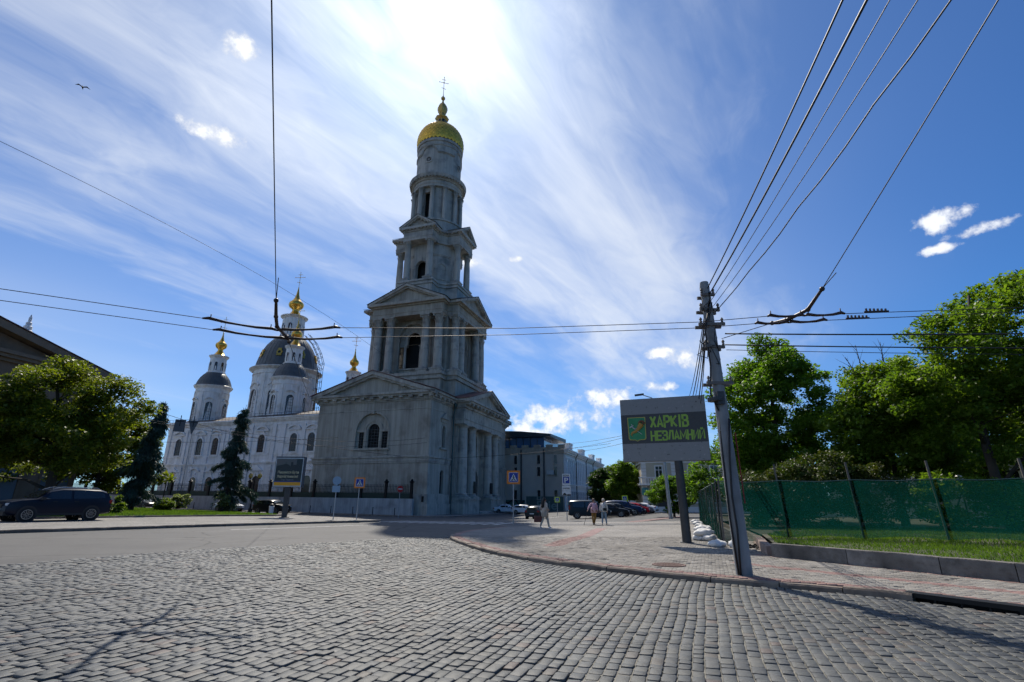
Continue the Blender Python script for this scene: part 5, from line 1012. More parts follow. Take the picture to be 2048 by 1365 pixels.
# ------------------------------------------------------------------ trees and shrubs
LEAF_A = leaf_mat('leaf_maple', (.06, .135, .014), (.135, .235, .026), .52)
LEAF_B = leaf_mat('leaf_linden', (.065, .135, .014), (.155, .23, .028), .52)
LEAF_C = leaf_mat('leaf_chestnut', (.06, .105, .012), (.17, .20, .022), .5, (1.6, 1.55, .5))
LEAF_D = leaf_mat('leaf_far', (.06, .13, .014), (.15, .23, .03), .5)
LEAF_R = leaf_mat('leaf_photinia', (.035, .075, .012), (.085, .085, .022), .35, (1.3, 1.4, .5))
NEEDLE = leaf_mat('spruce_needles', (.016, .045, .026), (.045, .088, .06), .15, (1, 1.1, .8))
def leaves(P, size, up=.5, asp=.62):
    n = len(P); N = nrng.normal(0, 1, (n, 3)); N[:, 2] += up*np.sign(N[:, 2]+.4)*1.4; N /= np.linalg.norm(N, axis=1)[:, None]
    A = np.cross(N, nrng.normal(0, 1, (n, 3))); A /= np.linalg.norm(A, axis=1)[:, None]+1e-9; B = np.cross(N, A); s = size*nrng.uniform(.6, 1.35, n)[:, None]
    V = np.zeros((n, 4, 3)); V[:, 0] = P-A*s*.5; V[:, 1] = P+B*s*.5*asp+N*s*.08; V[:, 2] = P+A*s*.5-N*s*.1; V[:, 3] = P-B*s*.5*asp+N*s*.08; return V
def tree(name, label, base, crowns, th, tr, leaf, n, lm, nclump=90, clr=.7, lean=(0, 0), group=None, seed=1, limbs=9, z=None, cat='tree', bare=None):
    rg = np.random.default_rng(seed); rl = random.Random(seed); x0, y0 = base; z0 = (gz(x0, y0) if z is None else z)-.05
    e = empty(name, (x0, y0, z0), 0, label, cat, group); wt = np.array([c[3]*c[4]*c[5] for c in crowns]); wt = wt/wt.sum(); C_ = []
    for k in range(nclump):
        c = crowns[rg.choice(len(crowns), p=wt)]; d = rg.normal(0, 1, 3); d /= np.linalg.norm(d); r = rg.uniform(.25, 1)**.45; C_.append((c[0]+d[0]*c[3]*r, c[1]+d[1]*c[4]*r, c[2]+d[2]*c[5]*r))
    C_ = np.array(C_); C_ = C_[C_[:, 2] > th*.45]; R_ = clr*rg.uniform(.55, 1.3, len(C_)); pr = R_**2/np.sum(R_**2); own = rg.choice(len(C_), n, p=pr)
    d = rg.normal(0, 1, (n, 3)); d /= np.linalg.norm(d, axis=1)[:, None]; P = C_[own]+d*(R_[own]*rg.uniform(0, 1, n)**.55)[:, None]*np.array([1.1, 1.1, .62]); P[:, 2] -= .25*R_[own]*rg.random(n)**2
    newobj('crown', quads_mesh('crown', leaves(P, leaf)), e, lm)
    mb = MB(); top = np.array([np.average(C_[:, 0]), np.average(C_[:, 1]), C_[:, 2].max()*.86]); pts = []
    for i in range(7): t = i/6; pts.append((lean[0]*t+top[0]*t*t*.8+rl.uniform(-.06, .06)*(i > 0), lean[1]*t+top[1]*t*t*.8+rl.uniform(-.06, .06)*(i > 0), top[2]*t))
    mb.path(pts, [tr*1.25]+[tr*(1-.13*i) for i in range(1, 7)], 9); nodes = [(Vector(p), tr*(1-.13*i)) for i, p in enumerate(pts) if p[2] > th*.5]
    far = list(range(len(C_))); rl.shuffle(far)
    for j, ci in enumerate(far[:limbs*5]):
        c = Vector(C_[ci]); best = min(nodes, key=lambda q: (q[0]-c).length+max(0, q[0].z-c.z+.4)*2.2); s, r = best; L = (c-s).length
        if L < .3: continue
        m1 = s.lerp(c, .5)+Vector((rl.uniform(-.1, .1), rl.uniform(-.1, .1), .1))*L*.6; r0 = min(r*.6, .05+L*.02); mb.path([s, m1, c], [r0, r0*.6, r0*.22], 5); nodes.append((m1, r0*.6))
    if bare:
        for (a, c) in bare:
            a, c = Vector(a), Vector(c); mb.path([a, a.lerp(c, .5)+Vector((.1,0,.05)), c], [.05,.035,.012], 5)
            for q in range(9): s = a.lerp(c, .35+q*.07); mb.path([s, s+Vector((rl.uniform(-.5,.5), rl.uniform(-.5,.5), rl.uniform(.3,.8)))], [.012,.004], 4)
    mb.build('trunk', BARK, e, True); return e
def spruce(name, label, base, h, rmax, seed, n=26000, lean=(0, 0), prof=None, z=None):
    rg = np.random.default_rng(seed); x0, y0 = base; z0 = (gz(x0, y0) if z is None else z)-.05; e = empty(name, (x0, y0, z0), 0, label, 'tree', 'spruces on the median'); mb = MB(); S = []; Dv = []
    ax = lambda t: np.array([lean[0]*t+.25*math.sin(t*5+seed), lean[1]*t+.15*math.cos(t*4), h*t])
    mb.path([tuple(ax(i/8)) for i in range(9)], [.26*(1-i/8.6) for i in range(9)], 8); zz = .10
    while zz < .985:
        rr = rmax*prof(zz)
        for k in range(rg.integers(2, 5)):
            a = rg.uniform(0, 2*PI); L = rr*rg.uniform(.3, 1.3); s = ax(zz); dirv = np.array([math.cos(a), math.sin(a), 0]); dr = rg.uniform(.35, .75); pts = [s+dirv*L*t+np.array([0, 0, L*(.12*t-dr*t*t)]) for t in (0, .35, .7, 1)]
            mb.path([tuple(p) for p in pts], [.035, .025, .016, .006], 4); m = int(14+L*40)
            for t in rg.uniform(.12, 1.0, m):
                p = s+dirv*L*t+np.array([0, 0, L*(.12*t-dr*t*t)]); sd = np.array([-dirv[1], dirv[0], 0])*rg.normal(0, .16+.10*L*(1-t)); S.append(p+sd+np.array([0, 0, -abs(rg.normal(0, .16))])); Dv.append(dirv*rg.uniform(.1, .6)+sd*1.2+np.array([0, 0, -.9+rg.normal(0, .3)]))
        zz += .022+.03*rg.random()*(seed == 44)
    S = np.array(S); Dv = np.array(Dv); Dv /= np.linalg.norm(Dv, axis=1)[:, None]; rep = max(1, n//len(S)); S = np.repeat(S, rep, 0)+rg.normal(0, .09, (len(S)*rep, 3)); Dv = np.repeat(Dv, rep, 0)+rg.normal(0, .35, (len(Dv)*rep, 3)); m = len(S); W_ = np.cross(Dv, rg.normal(0, 1, (m, 3))); W_ /= np.linalg.norm(W_, axis=1)[:, None]+1e-9
    L = rg.uniform(.14, .36, m)[:, None]; V = np.zeros((m, 4, 3)); V[:, 0] = S-W_*.03; V[:, 1] = S+W_*.03; V[:, 2] = S+Dv*L+W_*.015; V[:, 3] = S+Dv*L-W_*.015
    newobj('crown', quads_mesh('crown', V), e, NEEDLE); mb.build('trunk', BARK, e, True); return e
# right-hand park
ZP_ = lambda x, y: lz(x, y)
tree('maple_tree', 'bright green maple standing alone behind the hedge beside the concrete pole', (16.8,32.2), [(.3,0,7.0,3.4,3.2,4.2),(.2,0,9.3,2.3,2.2,1.9),(.3,0,10.9,1.1,1.1,1.0),(-2.3,-.3,6.2,2.0,2.2,3.1),(2.4,.2,5.4,2.0,2.0,2.3),(0,0,3.6,3.4,3.0,1.5)], 2.2, .24, .21, 52000, LEAF_A, 230, .72, group='park trees', seed=3, z=ZP_(17,32), limbs=14)
tree('linden_tree', 'large dark linden filling the right edge with its trunk leaning over the fence', (20.9,22.3), [(3.0,-.5,8.6,3.2,3.2,3.4),(.4,0,7.2,3.2,3.0,2.9),(3.8,-1.6,11.2,2.2,2.2,1.7),(-1.2,.6,5.8,2.0,2.0,2.0),(5,-2.5,7,3,3,3.6),(1.5,0,4.6,3.6,3,1.6),(2.6,-.6,6.2,3.4,3,2.4)], 2.2, .22, .175, 80000, LEAF_B, 380, .68, lean=(-.9,.6), group='park trees', seed=5, z=ZP_(20,22), limbs=14)
tree('linden_tree', 'linden between the maple and the large tree with a bare dead twig on top', (19.75,26.8), [(.2,0,6.2,2.3,2.4,2.3),(-1.5,0,4.8,1.6,1.8,2.0),(1.6,0,7.0,1.8,1.8,1.7),(.6,0,3.6,2.6,2.4,1.5)], 2.0, .17, .18, 50000, LEAF_B, 240, .66, group='park trees', seed=8, z=ZP_(19,27), limbs=12, bare=[((-.8,-.2,6.0),(-.9,-.3,9.4)),((-.7,0,6.6),(-1.3,.1,8.8)),((.3,-.2,7.2),(.5,-.3,9.6))])
tree('park_tree', 'dark broad tree deep in the park behind the large linden', (30,33), [(0,0,6,5,4,3.6),(-3,0,4.5,3,3,3),(4,-2,6,4,4,4)], 2.0, .25, .26, 32000, LEAF_B, 170, .95, group='park trees', seed=12, z=ZP_(30,33))
tree('park_tree', 'low leafy tree behind the billboard post and the maple', (19.0,46), [(0,0,3.6,3.2,3,2.2),(2.5,0,5,2.5,2.5,2.4),(-2,1,2.6,1.6,1.8,1.4)], 1.0, .16, .25, 15000, LEAF_A, 90, .8, group='park trees', seed=14, z=ZP_(19,46))
tree('park_tree', 'tall tree at the far right edge behind the fence', (27.5,19.5), [(0,0,8.5,3.5,3.5,3.5),(1,-1,11.5,2.5,2.5,2),(0,0,5,3,3,2)], 2.5, .25, .2, 36000, LEAF_B, 190, .8, group='park trees', seed=15, z=ZP_(27,19))
tree('park_tree', 'thin park tree with sunlit leaves between the right-hand trunks', (24.5,30), [(0,0,4.2,2.6,2.4,2.2),(0,0,6.5,2,2,1.6)], 1.6, .12, .2, 12000, LEAF_D, 80, .7, group='park trees', seed=17, z=ZP_(24,30))
hx = [(11.9,26.2,1.0,2.5),(12.9,25.9,1.25,2.75),(13.8,25.4,1.3,3.05),(15.2,24.9,1.35,3.3),(16.6,24.2,1.3,2.7)]
tree('photinia_hedge', 'reddish green clipped hedge rising behind the green mesh fence', (13.5,25.4), [(x-13.5,y-25.4,h*.55,w*1.15,w,h*.52) for x, y, w, h in hx], .35, .08, .12, 52000, LEAF_R, 300, .45, seed=21, z=ZP_(13,25), limbs=14, cat='hedge')
tree('shrub', 'dark green shrub behind the fence under the large linden', (18.6,22.4), [(0,0,1.4,1.6,1.4,1.2),(2,-.5,1.2,1.4,1.4,1.0)], .3, .06, .15, 9000, LEAF_B, 70, .45, seed=22, z=ZP_(18,22), cat='shrub')
tree('globe_tree', 'small round-headed tree beside the tall lamp post', (18.1,59.2), [(0,0,2.6,2.6,2.4,2.1),(0,0,3.5,1.7,1.7,1.2)], 1.1, .12, .24, 15000, LEAF_A, 90, .6, seed=25, z=gz(18,59)+.1)
tree('street_tree', 'sunlit roadside tree above the far parked cars', (20.6,94), [(0,0,5.0,3.4,3,3.4),(-1,0,7.2,2.2,2.2,1.8)], 1.6, .2, .42, 11000, LEAF_D, 90, .9, group='trees along the side street', seed=27)
tree('street_tree', 'dark pointed tree at the end of the white building', (17.0,99), [(0,0,4.0,2.2,2.2,3.4),(-.3,0,6.4,1.2,1.2,1.8)], 1.0, .2, .4, 9000, leaf_mat('leaf_dark', (.025, .06, .012), (.05, .10, .02), .3), 80, .8, group='trees along the side street', seed=28)
tree('street_tree', 'second sunlit tree crowding the side street beside the beige house', (24.8,101), [(0,0,5.2,3.4,3,3.6),(1,0,7.8,2.2,2.2,1.9)], 1.6, .2, .42, 11000, LEAF_D, 90, .9, group='trees along the side street', seed=29)
tree('street_tree', 'far pale green tree at the end of the side street', (24,128), [(0,0,6,4.5,4,4),(3,0,5,3,3,3)], 2, .25, .55, 8000, LEAF_D, 80, 1.1, group='trees along the side street', seed=30)
# left-hand median
tree('chestnut_tree', 'broad chestnut with sparse yellowish crown above the dark blue car', (-33.6,38.4), [(-.6,0,7.9,4.6,4.2,3.4),(2.2,1.4,7.9,2.6,2.6,1.9),(-3.4,-2,6.6,3,3,3.2),(.2,0,5.0,4.6,4,2.2),(-1.0,-.5,10.2,2.2,2.2,1.3),(-6,-4,7,3,3,3),(-1,-.5,3.6,4.6,3.6,1.5)], 2.0, .36, .24, 64000, LEAF_C, 300, .95, group='trees on the median', seed=33, limbs=18, z=gv(-33.6,38.4))
tree('chestnut_tree', 'darker tree behind the broad chestnut beside the first spruce', (-48.5,61.5), [(.3,0,7.0,4.6,4,4.2),(1.6,1,9.2,3.0,3,2.6),(-3,0,6,4,4,4),(3,1,4,3.6,3,2.4)], 2.0, .34, .38, 24000, LEAF_C, 150, 1.0, group='trees on the median', seed=35, z=gv(-47,62))
tree('chestnut_tree', 'leafy tree half hidden behind the dark car and the broad chestnut', (-55,52), [(0,0,5.6,6,5,4),(-4,-3,6,4,4,4)], 1.8, .3, .4, 16000, LEAF_C, 110, 1.0, group='trees on the median', seed=36, z=gv(-55,52))
spruce('spruce', 'shaggy dark spruce with a bent tip at the edge of the left-hand trees', (-40.9,57.2), 12.0, 3.0, 41, 34000, (1.0,.3), lambda t: max(.10, (1-t)**.75*(.8+.25*math.sin(t*17)))*(1.0 if t > .16 else .5), z=gv(-41,57))
spruce('spruce', 'ragged lone spruce in front of the white church facade', (-36.2,66.1), 13.5, 3.7, 44, 36000, (1.4,.3), lambda t: max(.09, (1-t)**.8*(.62+.5*math.sin(t*15+1.2)**2))*(1.0 if t > .2 else .8), z=gv(-36,66))
tree('bush', 'rounded bright green bush on the median grass', (-42.6,65.4), [(0,0,.75,1.15,1.1,.75)], .15, .05, .16, 7000, leaf_mat('leaf_bush', (.06, .11, .012), (.16, .22, .025), .45), 70, .3, seed=50, z=gv(-42,65), cat='bush')
tree('bush', 'pale flowering bush beside the lamp post near the fence', (-45.0,71.5), [(0,0,1.2,1.0,.9,1.0),(1.1,0,1.3,.7,.7,.8)], .2, .05, .2, 4500, leaf_mat('leaf_pale', (.10, .15, .05), (.32, .36, .2), .4), 60, .3, seed=51, z=gv(-45,71), cat='bush')
tree('bush', 'small leafy sapling in front of the white hatchback', (-35.4,65.2), [(0,0,1.6,.8,.7,.7)], .6, .05, .22, 1500, leaf_mat('leaf_pale_b', (.10, .15, .05), (.3, .34, .18), .4), 30, .3, seed=52, z=gv(-37,70), cat='bush')
tree('bush', 'low green growth behind the parked dark blue car', (-30.5,40.8), [(0,0,.7,.7,.7,.8),(-3,1,.6,1.2,.8,.6)], .1, .04, .18, 4000, leaf_mat('leaf_bush_b', (.06, .11, .012), (.14, .2, .025), .45), 50, .3, seed=53, z=gv(-30,41), cat='bush')
# ------------------------------------------------------------------ vehicles (local x = forward)
CARS = {
 'suv': dict(st=[(-2.40,.50,.88,.91,.84,.76),(-2.37,.38,1.14,1.20,.95,.86),(-2.12,.33,1.17,1.60,.98,.80),(-1.75,.32,1.17,1.73,.99,.79),(-.8,.32,1.15,1.77,.995,.79),(.1,.32,1.14,1.76,.995,.79),(.62,.32,1.13,1.65,.995,.77),(1.25,.32,1.13,1.18,.99,.84),(1.85,.32,1.10,1.14,.98,.80),(2.28,.36,1.0,1.03,.94,.74),(2.40,.45,.78,.82,.84,.64)], wb=(-1.42,1.52), wr=.375, cab=(2,3,4,5,6,7)),
 'hatch': dict(st=[(-2.0,.45,.8,.83,.74,.66),(-1.97,.32,.98,1.02,.83,.75),(-1.65,.26,1.0,1.32,.86,.64),(-1.3,.24,.99,1.44,.87,.62),(-.5,.22,.97,1.47,.88,.62),(.2,.22,.95,1.45,.88,.62),(.6,.22,.94,1.34,.88,.61),(1.15,.22,.92,.97,.87,.7),(1.6,.24,.86,.9,.85,.66),(1.9,.28,.76,.8,.8,.6),(2.0,.36,.6,.64,.7,.5)], wb=(-1.25,1.25), wr=.31, cab=(2,3,4,5,6,7)),
 'sedan': dict(st=[(-2.3,.45,.8,.84,.74,.6),(-2.25,.32,.95,.99,.84,.68),(-1.6,.25,.98,1.02,.88,.68),(-1.0,.22,.97,1.38,.89,.63),(-.4,.22,.96,1.45,.9,.62),(.2,.22,.94,1.44,.9,.62),(.6,.22,.93,1.34,.9,.61),(1.2,.22,.91,.96,.89,.7),(1.8,.24,.85,.89,.87,.66),(2.15,.28,.75,.79,.82,.6),(2.3,.36,.6,.64,.72,.5)], wb=(-1.35,1.4), wr=.32, cab=(2,3,4,5,6,7)),
 'van': dict(st=[(-2.2,.45,1.0,1.04,.84,.78),(-2.17,.32,1.12,1.72,.9,.76),(-2.0,.28,1.12,1.83,.92,.76),(-1.0,.26,1.1,1.86,.93,.76),(-.1,.26,1.08,1.86,.93,.76),(.5,.26,1.07,1.82,.93,.75),(.85,.26,1.06,1.66,.93,.72),(1.45,.26,1.04,1.12,.92,.78),(1.85,.28,.95,.99,.9,.72),(2.12,.32,.85,.88,.85,.64),(2.2,.4,.65,.69,.75,.55)], wb=(-1.35,1.4), wr=.33, cab=(2,3,4,5,6,7))}
CARGLASS = mat('car_glass', (.012, .016, .02), .04, spec=.7); LAMPR = mat('tail_lamp', (.28, .012, .012), .2); LAMPW = mat('head_lamp', (.55, .57, .6), .1); PLATE = mat('number_plate', (.6, .6, .58), .5); BLKP = mat('black_plastic', (.015, .015, .016), .6)
TYRE = MB(Matrix.Rotation(PI/2, 4, 'X')); TYRE.lathe([(.62,-.11),(.9,-.115),(.98,-.09),(1.0,-.05),(1.0,.05),(.98,.09),(.9,.115),(.62,.11)], 24, caps=False); TYRE.lathe([(.63,-.03),(.02,-.03)], 20, caps=False); TYRE.lathe([(.63,.03),(.02,.03)], 20, caps=False); TYM = TYRE.mesh('tyre', 40); TYM.materials.append(RUBBER)
RM = MB(Matrix.Rotation(PI/2, 4, 'X')); RM.lathe([(.6,-.1),(.66,-.1),(.66,.1),(.6,.1),(.58,.02),(.58,-.04)], 24, caps=False); RM.lathe([(.14,-.06),(.14,.06),(.02,.065)], 10)
for k in range(10): a = 2*PI*k/10; RM.path([(.1*math.cos(a),.1*math.sin(a),.05),(.6*math.cos(a+.06),.6*math.sin(a+.06),.06)], [.03,.02], 4); RM.path([(.1*math.cos(a),.1*math.sin(a),-.05),(.6*math.cos(a+.06),.6*math.sin(a+.06),-.06)], [.03,.02], 4)
RMM = RM.mesh('rim', 40); RMM.materials.append(RIM)
def car(kind, paint, loc, head, label, group=None, name='parked_car', cat='car', z=None, roof_rails=False):
    d = CARS[kind]; st = d['st']; x0, y0 = loc; e = empty(name, (x0, y0, (gz(x0, y0)+.01) if z is None else z), head, label, cat, group)
    def ring(s):
        x, zl, zb, zt, w, wr = s; hood = zt-zb < .12
        h = [(w*.86,zl),(w*.97,zl+.07),(w,zl+(zb-zl)*.42),(w*.985,zl+(zb-zl)*.8),(w*.965,zb)]+([(w*.9,zb+.03),(w*.6,zt),(0,zt+.012)] if hood else [(wr+.035,zt-.10),(wr*.84,zt-.015),(0,zt+.012)])
        return [(x, y, z_) for y, z_ in h]+[(x, -y, z_) for y, z_ in h[-2::-1]]
    b = MB(); R_ = [ring(s) for s in st]; n = len(R_[0]); vs = [p for r in R_ for p in r]; fs = []
    for i in range(len(R_)-1):
        for k in range(n): fs.append((i*n+k, i*n+(k+1) % n, (i+1)*n+(k+1) % n, (i+1)*n+k))
    fs += [tuple(range(n)), tuple(range(len(R_)*n-1, len(R_)*n-n-1, -1))]; b.add(vs, fs); body = b.build('body', paint, e, 42)
    def P(i, f, side, t=0.0, j=None):       # point on the cabin flank: f=0 belt, 1 roof edge
        s = st[i]; q = [a+(c-a)*t for a, c in zip(s, st[i+1])] if t else list(s); x, zl, zb, zt, w, wr = q; ya, za, yb, zb2 = w*.965, zb+.035, wr+.035, zt-.13; return Vector((x, side*(ya+(yb-ya)*f+.012), za+(zb2-za)*f))
    for side in (-1, 1):
        for (i, ta, j, tb) in ((3, -.0, 4, .42), (4, .55, 6, .55)) if kind != 'van' else ((2,.2,3,.45),(3,.6,4,.5),(4,.62,6,.6)):
            m = MB(); pts = []
            K = [(i, ta)]+[(q, 0) for q in range(i+1, j+1)]+[(j, tb)]
            lo = [P(a, 0, side, t) for a, t in K]; hi = [P(a, 1, side, t) for a, t in K]; L = len(K); m.add(lo+hi, [(q, q+1, L+q+1, L+q) for q in range(L-1)]); m.build('side_window', CARGLASS, body)
        if kind in ('suv', 'hatch'):
            m = MB(); m.add([P(2, .1, side, .3), P(2, .1, side, .95), P(2, .95, side, .95), P(2, .75, side, .4)], [(0,1,2,3)]); m.build('side_window', CARGLASS, body)
        m = MB(); s = st[7]; m.cbox((s[0]-.25, side*(s[4]+.1), s[2]+.06), (.16,.22,.15)); m.build('wing_mirror', BLKP if kind != 'van' else paint, body)
        m = MB(); s = st[-2]; m.cbox((s[0]-.02, side*s[4]*.74, s[2]-.10), (.22,.34,.13), -side*.55); m.build('headlight', LAMPW, body)
        m = MB(); s = st[1]; m.cbox((s[0]+.03, side*s[4]*.86, s[2]-.12+(.1 if kind == 'van' else 0)), (.14,.26,.2 if kind != 'van' else .42)); m.build('taillight', LAMPR, body)
        m = MB(); m.box(st[2][0]+.3, st[-3][0], side*st[4][4]*.985-.02, side*st[4][4]*.985+.02, st[4][1]-.02, st[4][1]+.1); m.build('sill', BLKP, body)
        if roof_rails: m = MB(); m.path([(st[3][0], side*.62, st[3][3]+.02),(st[3][0]+.15, side*.62, st[3][3]+.06),(st[5][0], side*.62, st[5][3]+.06),(st[6][0]-.1, side*.6, st[6][3]+.03)], .018, 5); m.build('roof_rail', STEEL, body)
        for x in (-.25, .75): m = MB(); m.cbox((x-.35, side*(st[4][4]+.005), st[4][2]-.12), (.2,.03,.035)); m.build('door_handle', BLKP, body)
    def across(i, j, f0, f1):
        a, c = st[i], st[j]; q = lambda s, f: [u+(v-u)*f for u, v in zip(a, c)]
        A, B_ = q(0, f0), q(0, f1); up = .02; return [(A[0]+up*.6*(1 if j > i else -1)*0, -A[5]*.97, A[3]+.025), (A[0], A[5]*.97, A[3]+.025), (B_[0], B_[5]*.97, B_[3]+.025), (B_[0], -B_[5]*.97, B_[3]+.025)]
    m = MB(); m.add(across(6, 7, .08, .92), [(0,1,2,3)]); m.build('windscreen', CARGLASS, body)
    m = MB()
    if kind == 'sedan': m.add(across(3, 2, .12, .85), [(0,1,2,3)])
    elif kind == 'van': s = st[1]; m.add([(s[0]-.02,-s[5]*.8,s[3]-.1),(s[0]-.02,s[5]*.8,s[3]-.1),(s[0]-.03,s[4]*.75,s[2]+.08),(s[0]-.03,-s[4]*.75,s[2]+.08)], [(0,1,2,3)])
    else: a, c = st[2], st[1]; o_ = -.03; m.add([(a[0]+o_,-a[5]*.92,a[3]-.03),(a[0]+o_,a[5]*.92,a[3]-.03),(c[0]+o_*.2,c[5]*.88,c[3]+.05),(c[0]+o_*.2,-c[5]*.88,c[3]+.05)], [(0,1,2,3)])
    m.build('rear_window', CARGLASS, body)
    for s, sx in ((st[0], -1), (st[-1], 1)):
        m = MB(); m.cbox((s[0]+sx*.02, 0, (s[1]+s[2])/2), (.03,.5,.11)); m.build('number_plate', PLATE, body); m = MB(); m.cbox((s[0]-sx*.1, 0, s[1]-.02), (.28, s[4]*1.9, .2)); m.build('bumper', BLKP, body)
    m = MB(); m.cbox((st[-1][0]+.0, 0, st[-1][2]+.02), (.06,.7,.16)); m.build('grille', BLKP, body)
    r = d['wr']
    for x in d['wb']:
        for side in (-1, 1):
            w = st[4][4]; ar = MB(Matrix.Translation((x, side*(w-.05), r)) @ Matrix.Rotation(PI/2, 4, 'X')); ar.lathe([(r*1.2,-.058),(r*1.2,.058),(.01,.058)], 24); ar.lathe([(r*1.2,-.06),(.01,-.058)], 24); ar.build('wheel_arch', BLKP, body)
            wh = bpy.data.objects.new('wheel', TYM); COL.objects.link(wh); wh.parent = e; wh.location = (x, side*(w-.085), r); wh.scale = (r, 1.0, r)
            ri = bpy.data.objects.new('rim', RMM); COL.objects.link(ri); ri.parent = wh; ri.location = (0, side*.025, 0)
    return e
def paint(name, c, metal=.4): return mat('paint_'+name, c, 0.3, 0.0, coat=0.0, spec=.22, col2=tuple(q*1.15 for q in c), nscale=.8)
car('suv', paint('navy', (.006, .010, .022)), (-26.05,30.35), math.atan2(-2.91,-1.51), 'large dark blue car parked on the pavement at the left edge', z=gz(-26,30.3)+.135, roof_rails=True)
car('sedan', paint('charcoal', (.02, .022, .026)), (-56.5,81.5), TH, 'dark grey saloon seen under the left-hand trees', 'cars parked below the church fence')
car('hatch', paint('white', (.7, .71, .72), 0), (-40.6,76.6), TH, 'white hatchback parked in front of the church railing', 'cars parked below the church fence')
car('suv', paint('black', (.008, .009, .010)), (-31.6,70.4), TH, 'black off-road car parked behind the small advertising lightbox', 'cars parked below the church fence', roof_rails=True)
car('hatch', paint('dark_green', (.012, .022, .024)), (3.0,61.5), RAD(70), 'dark green hatchback driving away past the walking woman', name='moving_car')
car('van', paint('petrol', (.010, .022, .032)), (8.4,57.2), RAD(-4), 'dark petrol-blue van behind the parking sign', name='parked_van', cat='van')
RW = [('sedan','black2',(.01,.01,.011),(11.1,60.6),'black saloon parked right behind the blue van'),('hatch','black3',(.014,.016,.02),(12.5,63.6),'black hatchback second in the row behind the van'),('suv','blue',(.012,.03,.09),(14.0,67.0),'bright blue off-road car in the row of parked cars'),('hatch','dkblue',(.012,.018,.035),(15.7,70.5),'dark blue hatchback between the blue and the red car'),('hatch','red',(.36,.012,.018),(17.2,74.0),'bright red hatchback in the row of parked cars'),('hatch','grey',(.12,.125,.13),(18.5,76.8),'small grey hatchback beside the red car'),('sedan','white2',(.7,.71,.72),(19.6,79.8),'white saloon at the far end of the parked row')]
for k, nm, c, loc, lab in RW: car(k, paint(nm, c, .3 if 'white' not in nm else 0), loc, RAD(-14) if nm != 'white2' else RAD(150), lab, 'cars parked in a row beyond the pavement')
car('hatch', bpy.data.materials['paint_white'], (2.2,86.5), TH, 'white hatchback half hidden behind the dark green car'); car('sedan', bpy.data.materials['paint_white'], (-.6,91.5), TH, 'white saloon whose nose shows past the bell tower corner')
# ------------------------------------------------------------------ road signs
WHT = mat('sign_white', (.72, .72, .70), .5); BLUE = mat('sign_blue', (.012, .035, .28), .4); ORNG = mat('sign_orange', (.72, .20, .008), .4); YELG = mat('sign_fluorescent', (.62, .75, .01), .4); BLK = mat('sign_black', (.012, .012, .012), .5); REDS = mat('sign_red', (.5, .01, .012), .4); PBLU = mat('sign_back_grey', (.22, .33, .44), .5)
def poly(mb, pts, y0, y1): mb.pxz(pts, y0, y1)
def crossing_sign(loc, z, size, border, label, rz=0.0, zb=None, post=.035):
    x, y = loc; g_ = gz(x, y) if zb is None else zb; e = empty('crossing_sign', (x, y, g_), rz, label, 'road sign'); h = size/2; c = z-g_
    b = MB(); b.tube((0,0,-.05),(0,0,c+h*.9), post, post, 8); b.build('post', STEEL, e)
    def rr(s, y0, y1, m, nm, r=.12):
        q = []
        for cx, cz, a0 in ((1,1,0),(-1,1,PI/2),(-1,-1,PI),(1,-1,1.5*PI)):
            for k in range(4): a = a0+PI/2*k/3; q.append((cx*s*(1-r)+s*r*math.cos(a), c+cz*s*(1-r)+s*r*math.sin(a)))
        b = MB(); poly(b, q, y0, y1); return b.build(nm, m, e)
    pl = rr(h, -.075, -.04, border, 'plate'); rr(h*.72, -.08, -.07, WHT, 'white_edge', .08); rr(h*.67, -.085, -.075, BLUE, 'blue_field', .06)
    b = MB(); poly(b, [(-h*.52,c-h*.5),(h*.52,c-h*.5),(0,c+h*.55)], -.092, -.08); b.build('triangle', WHT, e)
    b = MB(); 
    for k in (-1, 1): poly(b, [(k*h*.30-h*.05,c-h*.5),(k*h*.30+h*.05,c-h*.5),(k*h*.20+h*.04,c-h*.24),(k*h*.20-h*.04,c-h*.24)], -.099, -.088)
    S = lambda p: [(q[0]*h, c+q[1]*h) for q in p]
    poly(b, S([(-.07,.16),(.06,.16),(.10,-.06),(-.02,-.08)]), -.100, -.088); poly(b, S([(-.02,-.06),(.09,-.06),(.2,-.44),(.12,-.46)]), -.101, -.088); poly(b, S([(-.03,-.05),(.06,-.08),(-.12,-.45),(-.2,-.42)]), -.102, -.088); poly(b, S([(.05,.14),(.2,-.06),(.15,-.09),(.02,.06)]), -.103, -.088); poly(b, S([(-.05,.12),(-.18,-.05),(-.13,-.08),(-.01,.04)]), -.104, -.088)
    poly(b, [(h*.01+h*.075*math.cos(2*PI*k/10), c+h*.26+h*.075*math.sin(2*PI*k/10)) for k in range(10)], -.100, -.088); b.build('walking_figure', BLK, e); return e
crossing_sign((.16,37.9), 3.2, .95, ORNG, 'orange bordered pedestrian crossing sign on the right-hand pavement corner', RAD(0))
crossing_sign((-11.68,40.45), 2.84, .80, ORNG, 'orange bordered pedestrian crossing sign on the median tip', RAD(12), gz(-11.7,40.4)+.12)
crossing_sign((6.5,74.7), 1.7, .72, YELG, 'small yellow-green bordered crossing sign in front of the grey wall', RAD(0))
crossing_sign((14.9,69.4), 1.9, .74, YELG, 'small yellow-green bordered crossing sign above the parked blue car', RAD(-8))
e = empty('sign_post', (-13.12,39.48,gz(-13.1,39.5)+.12), RAD(10), 'sign post seen from behind with a pale disc and plate on the median', 'road sign'); b = MB(); b.tube((0,0,-.05),(0,0,2.98), .035, .035, 8); b.build('post', STEEL, e)
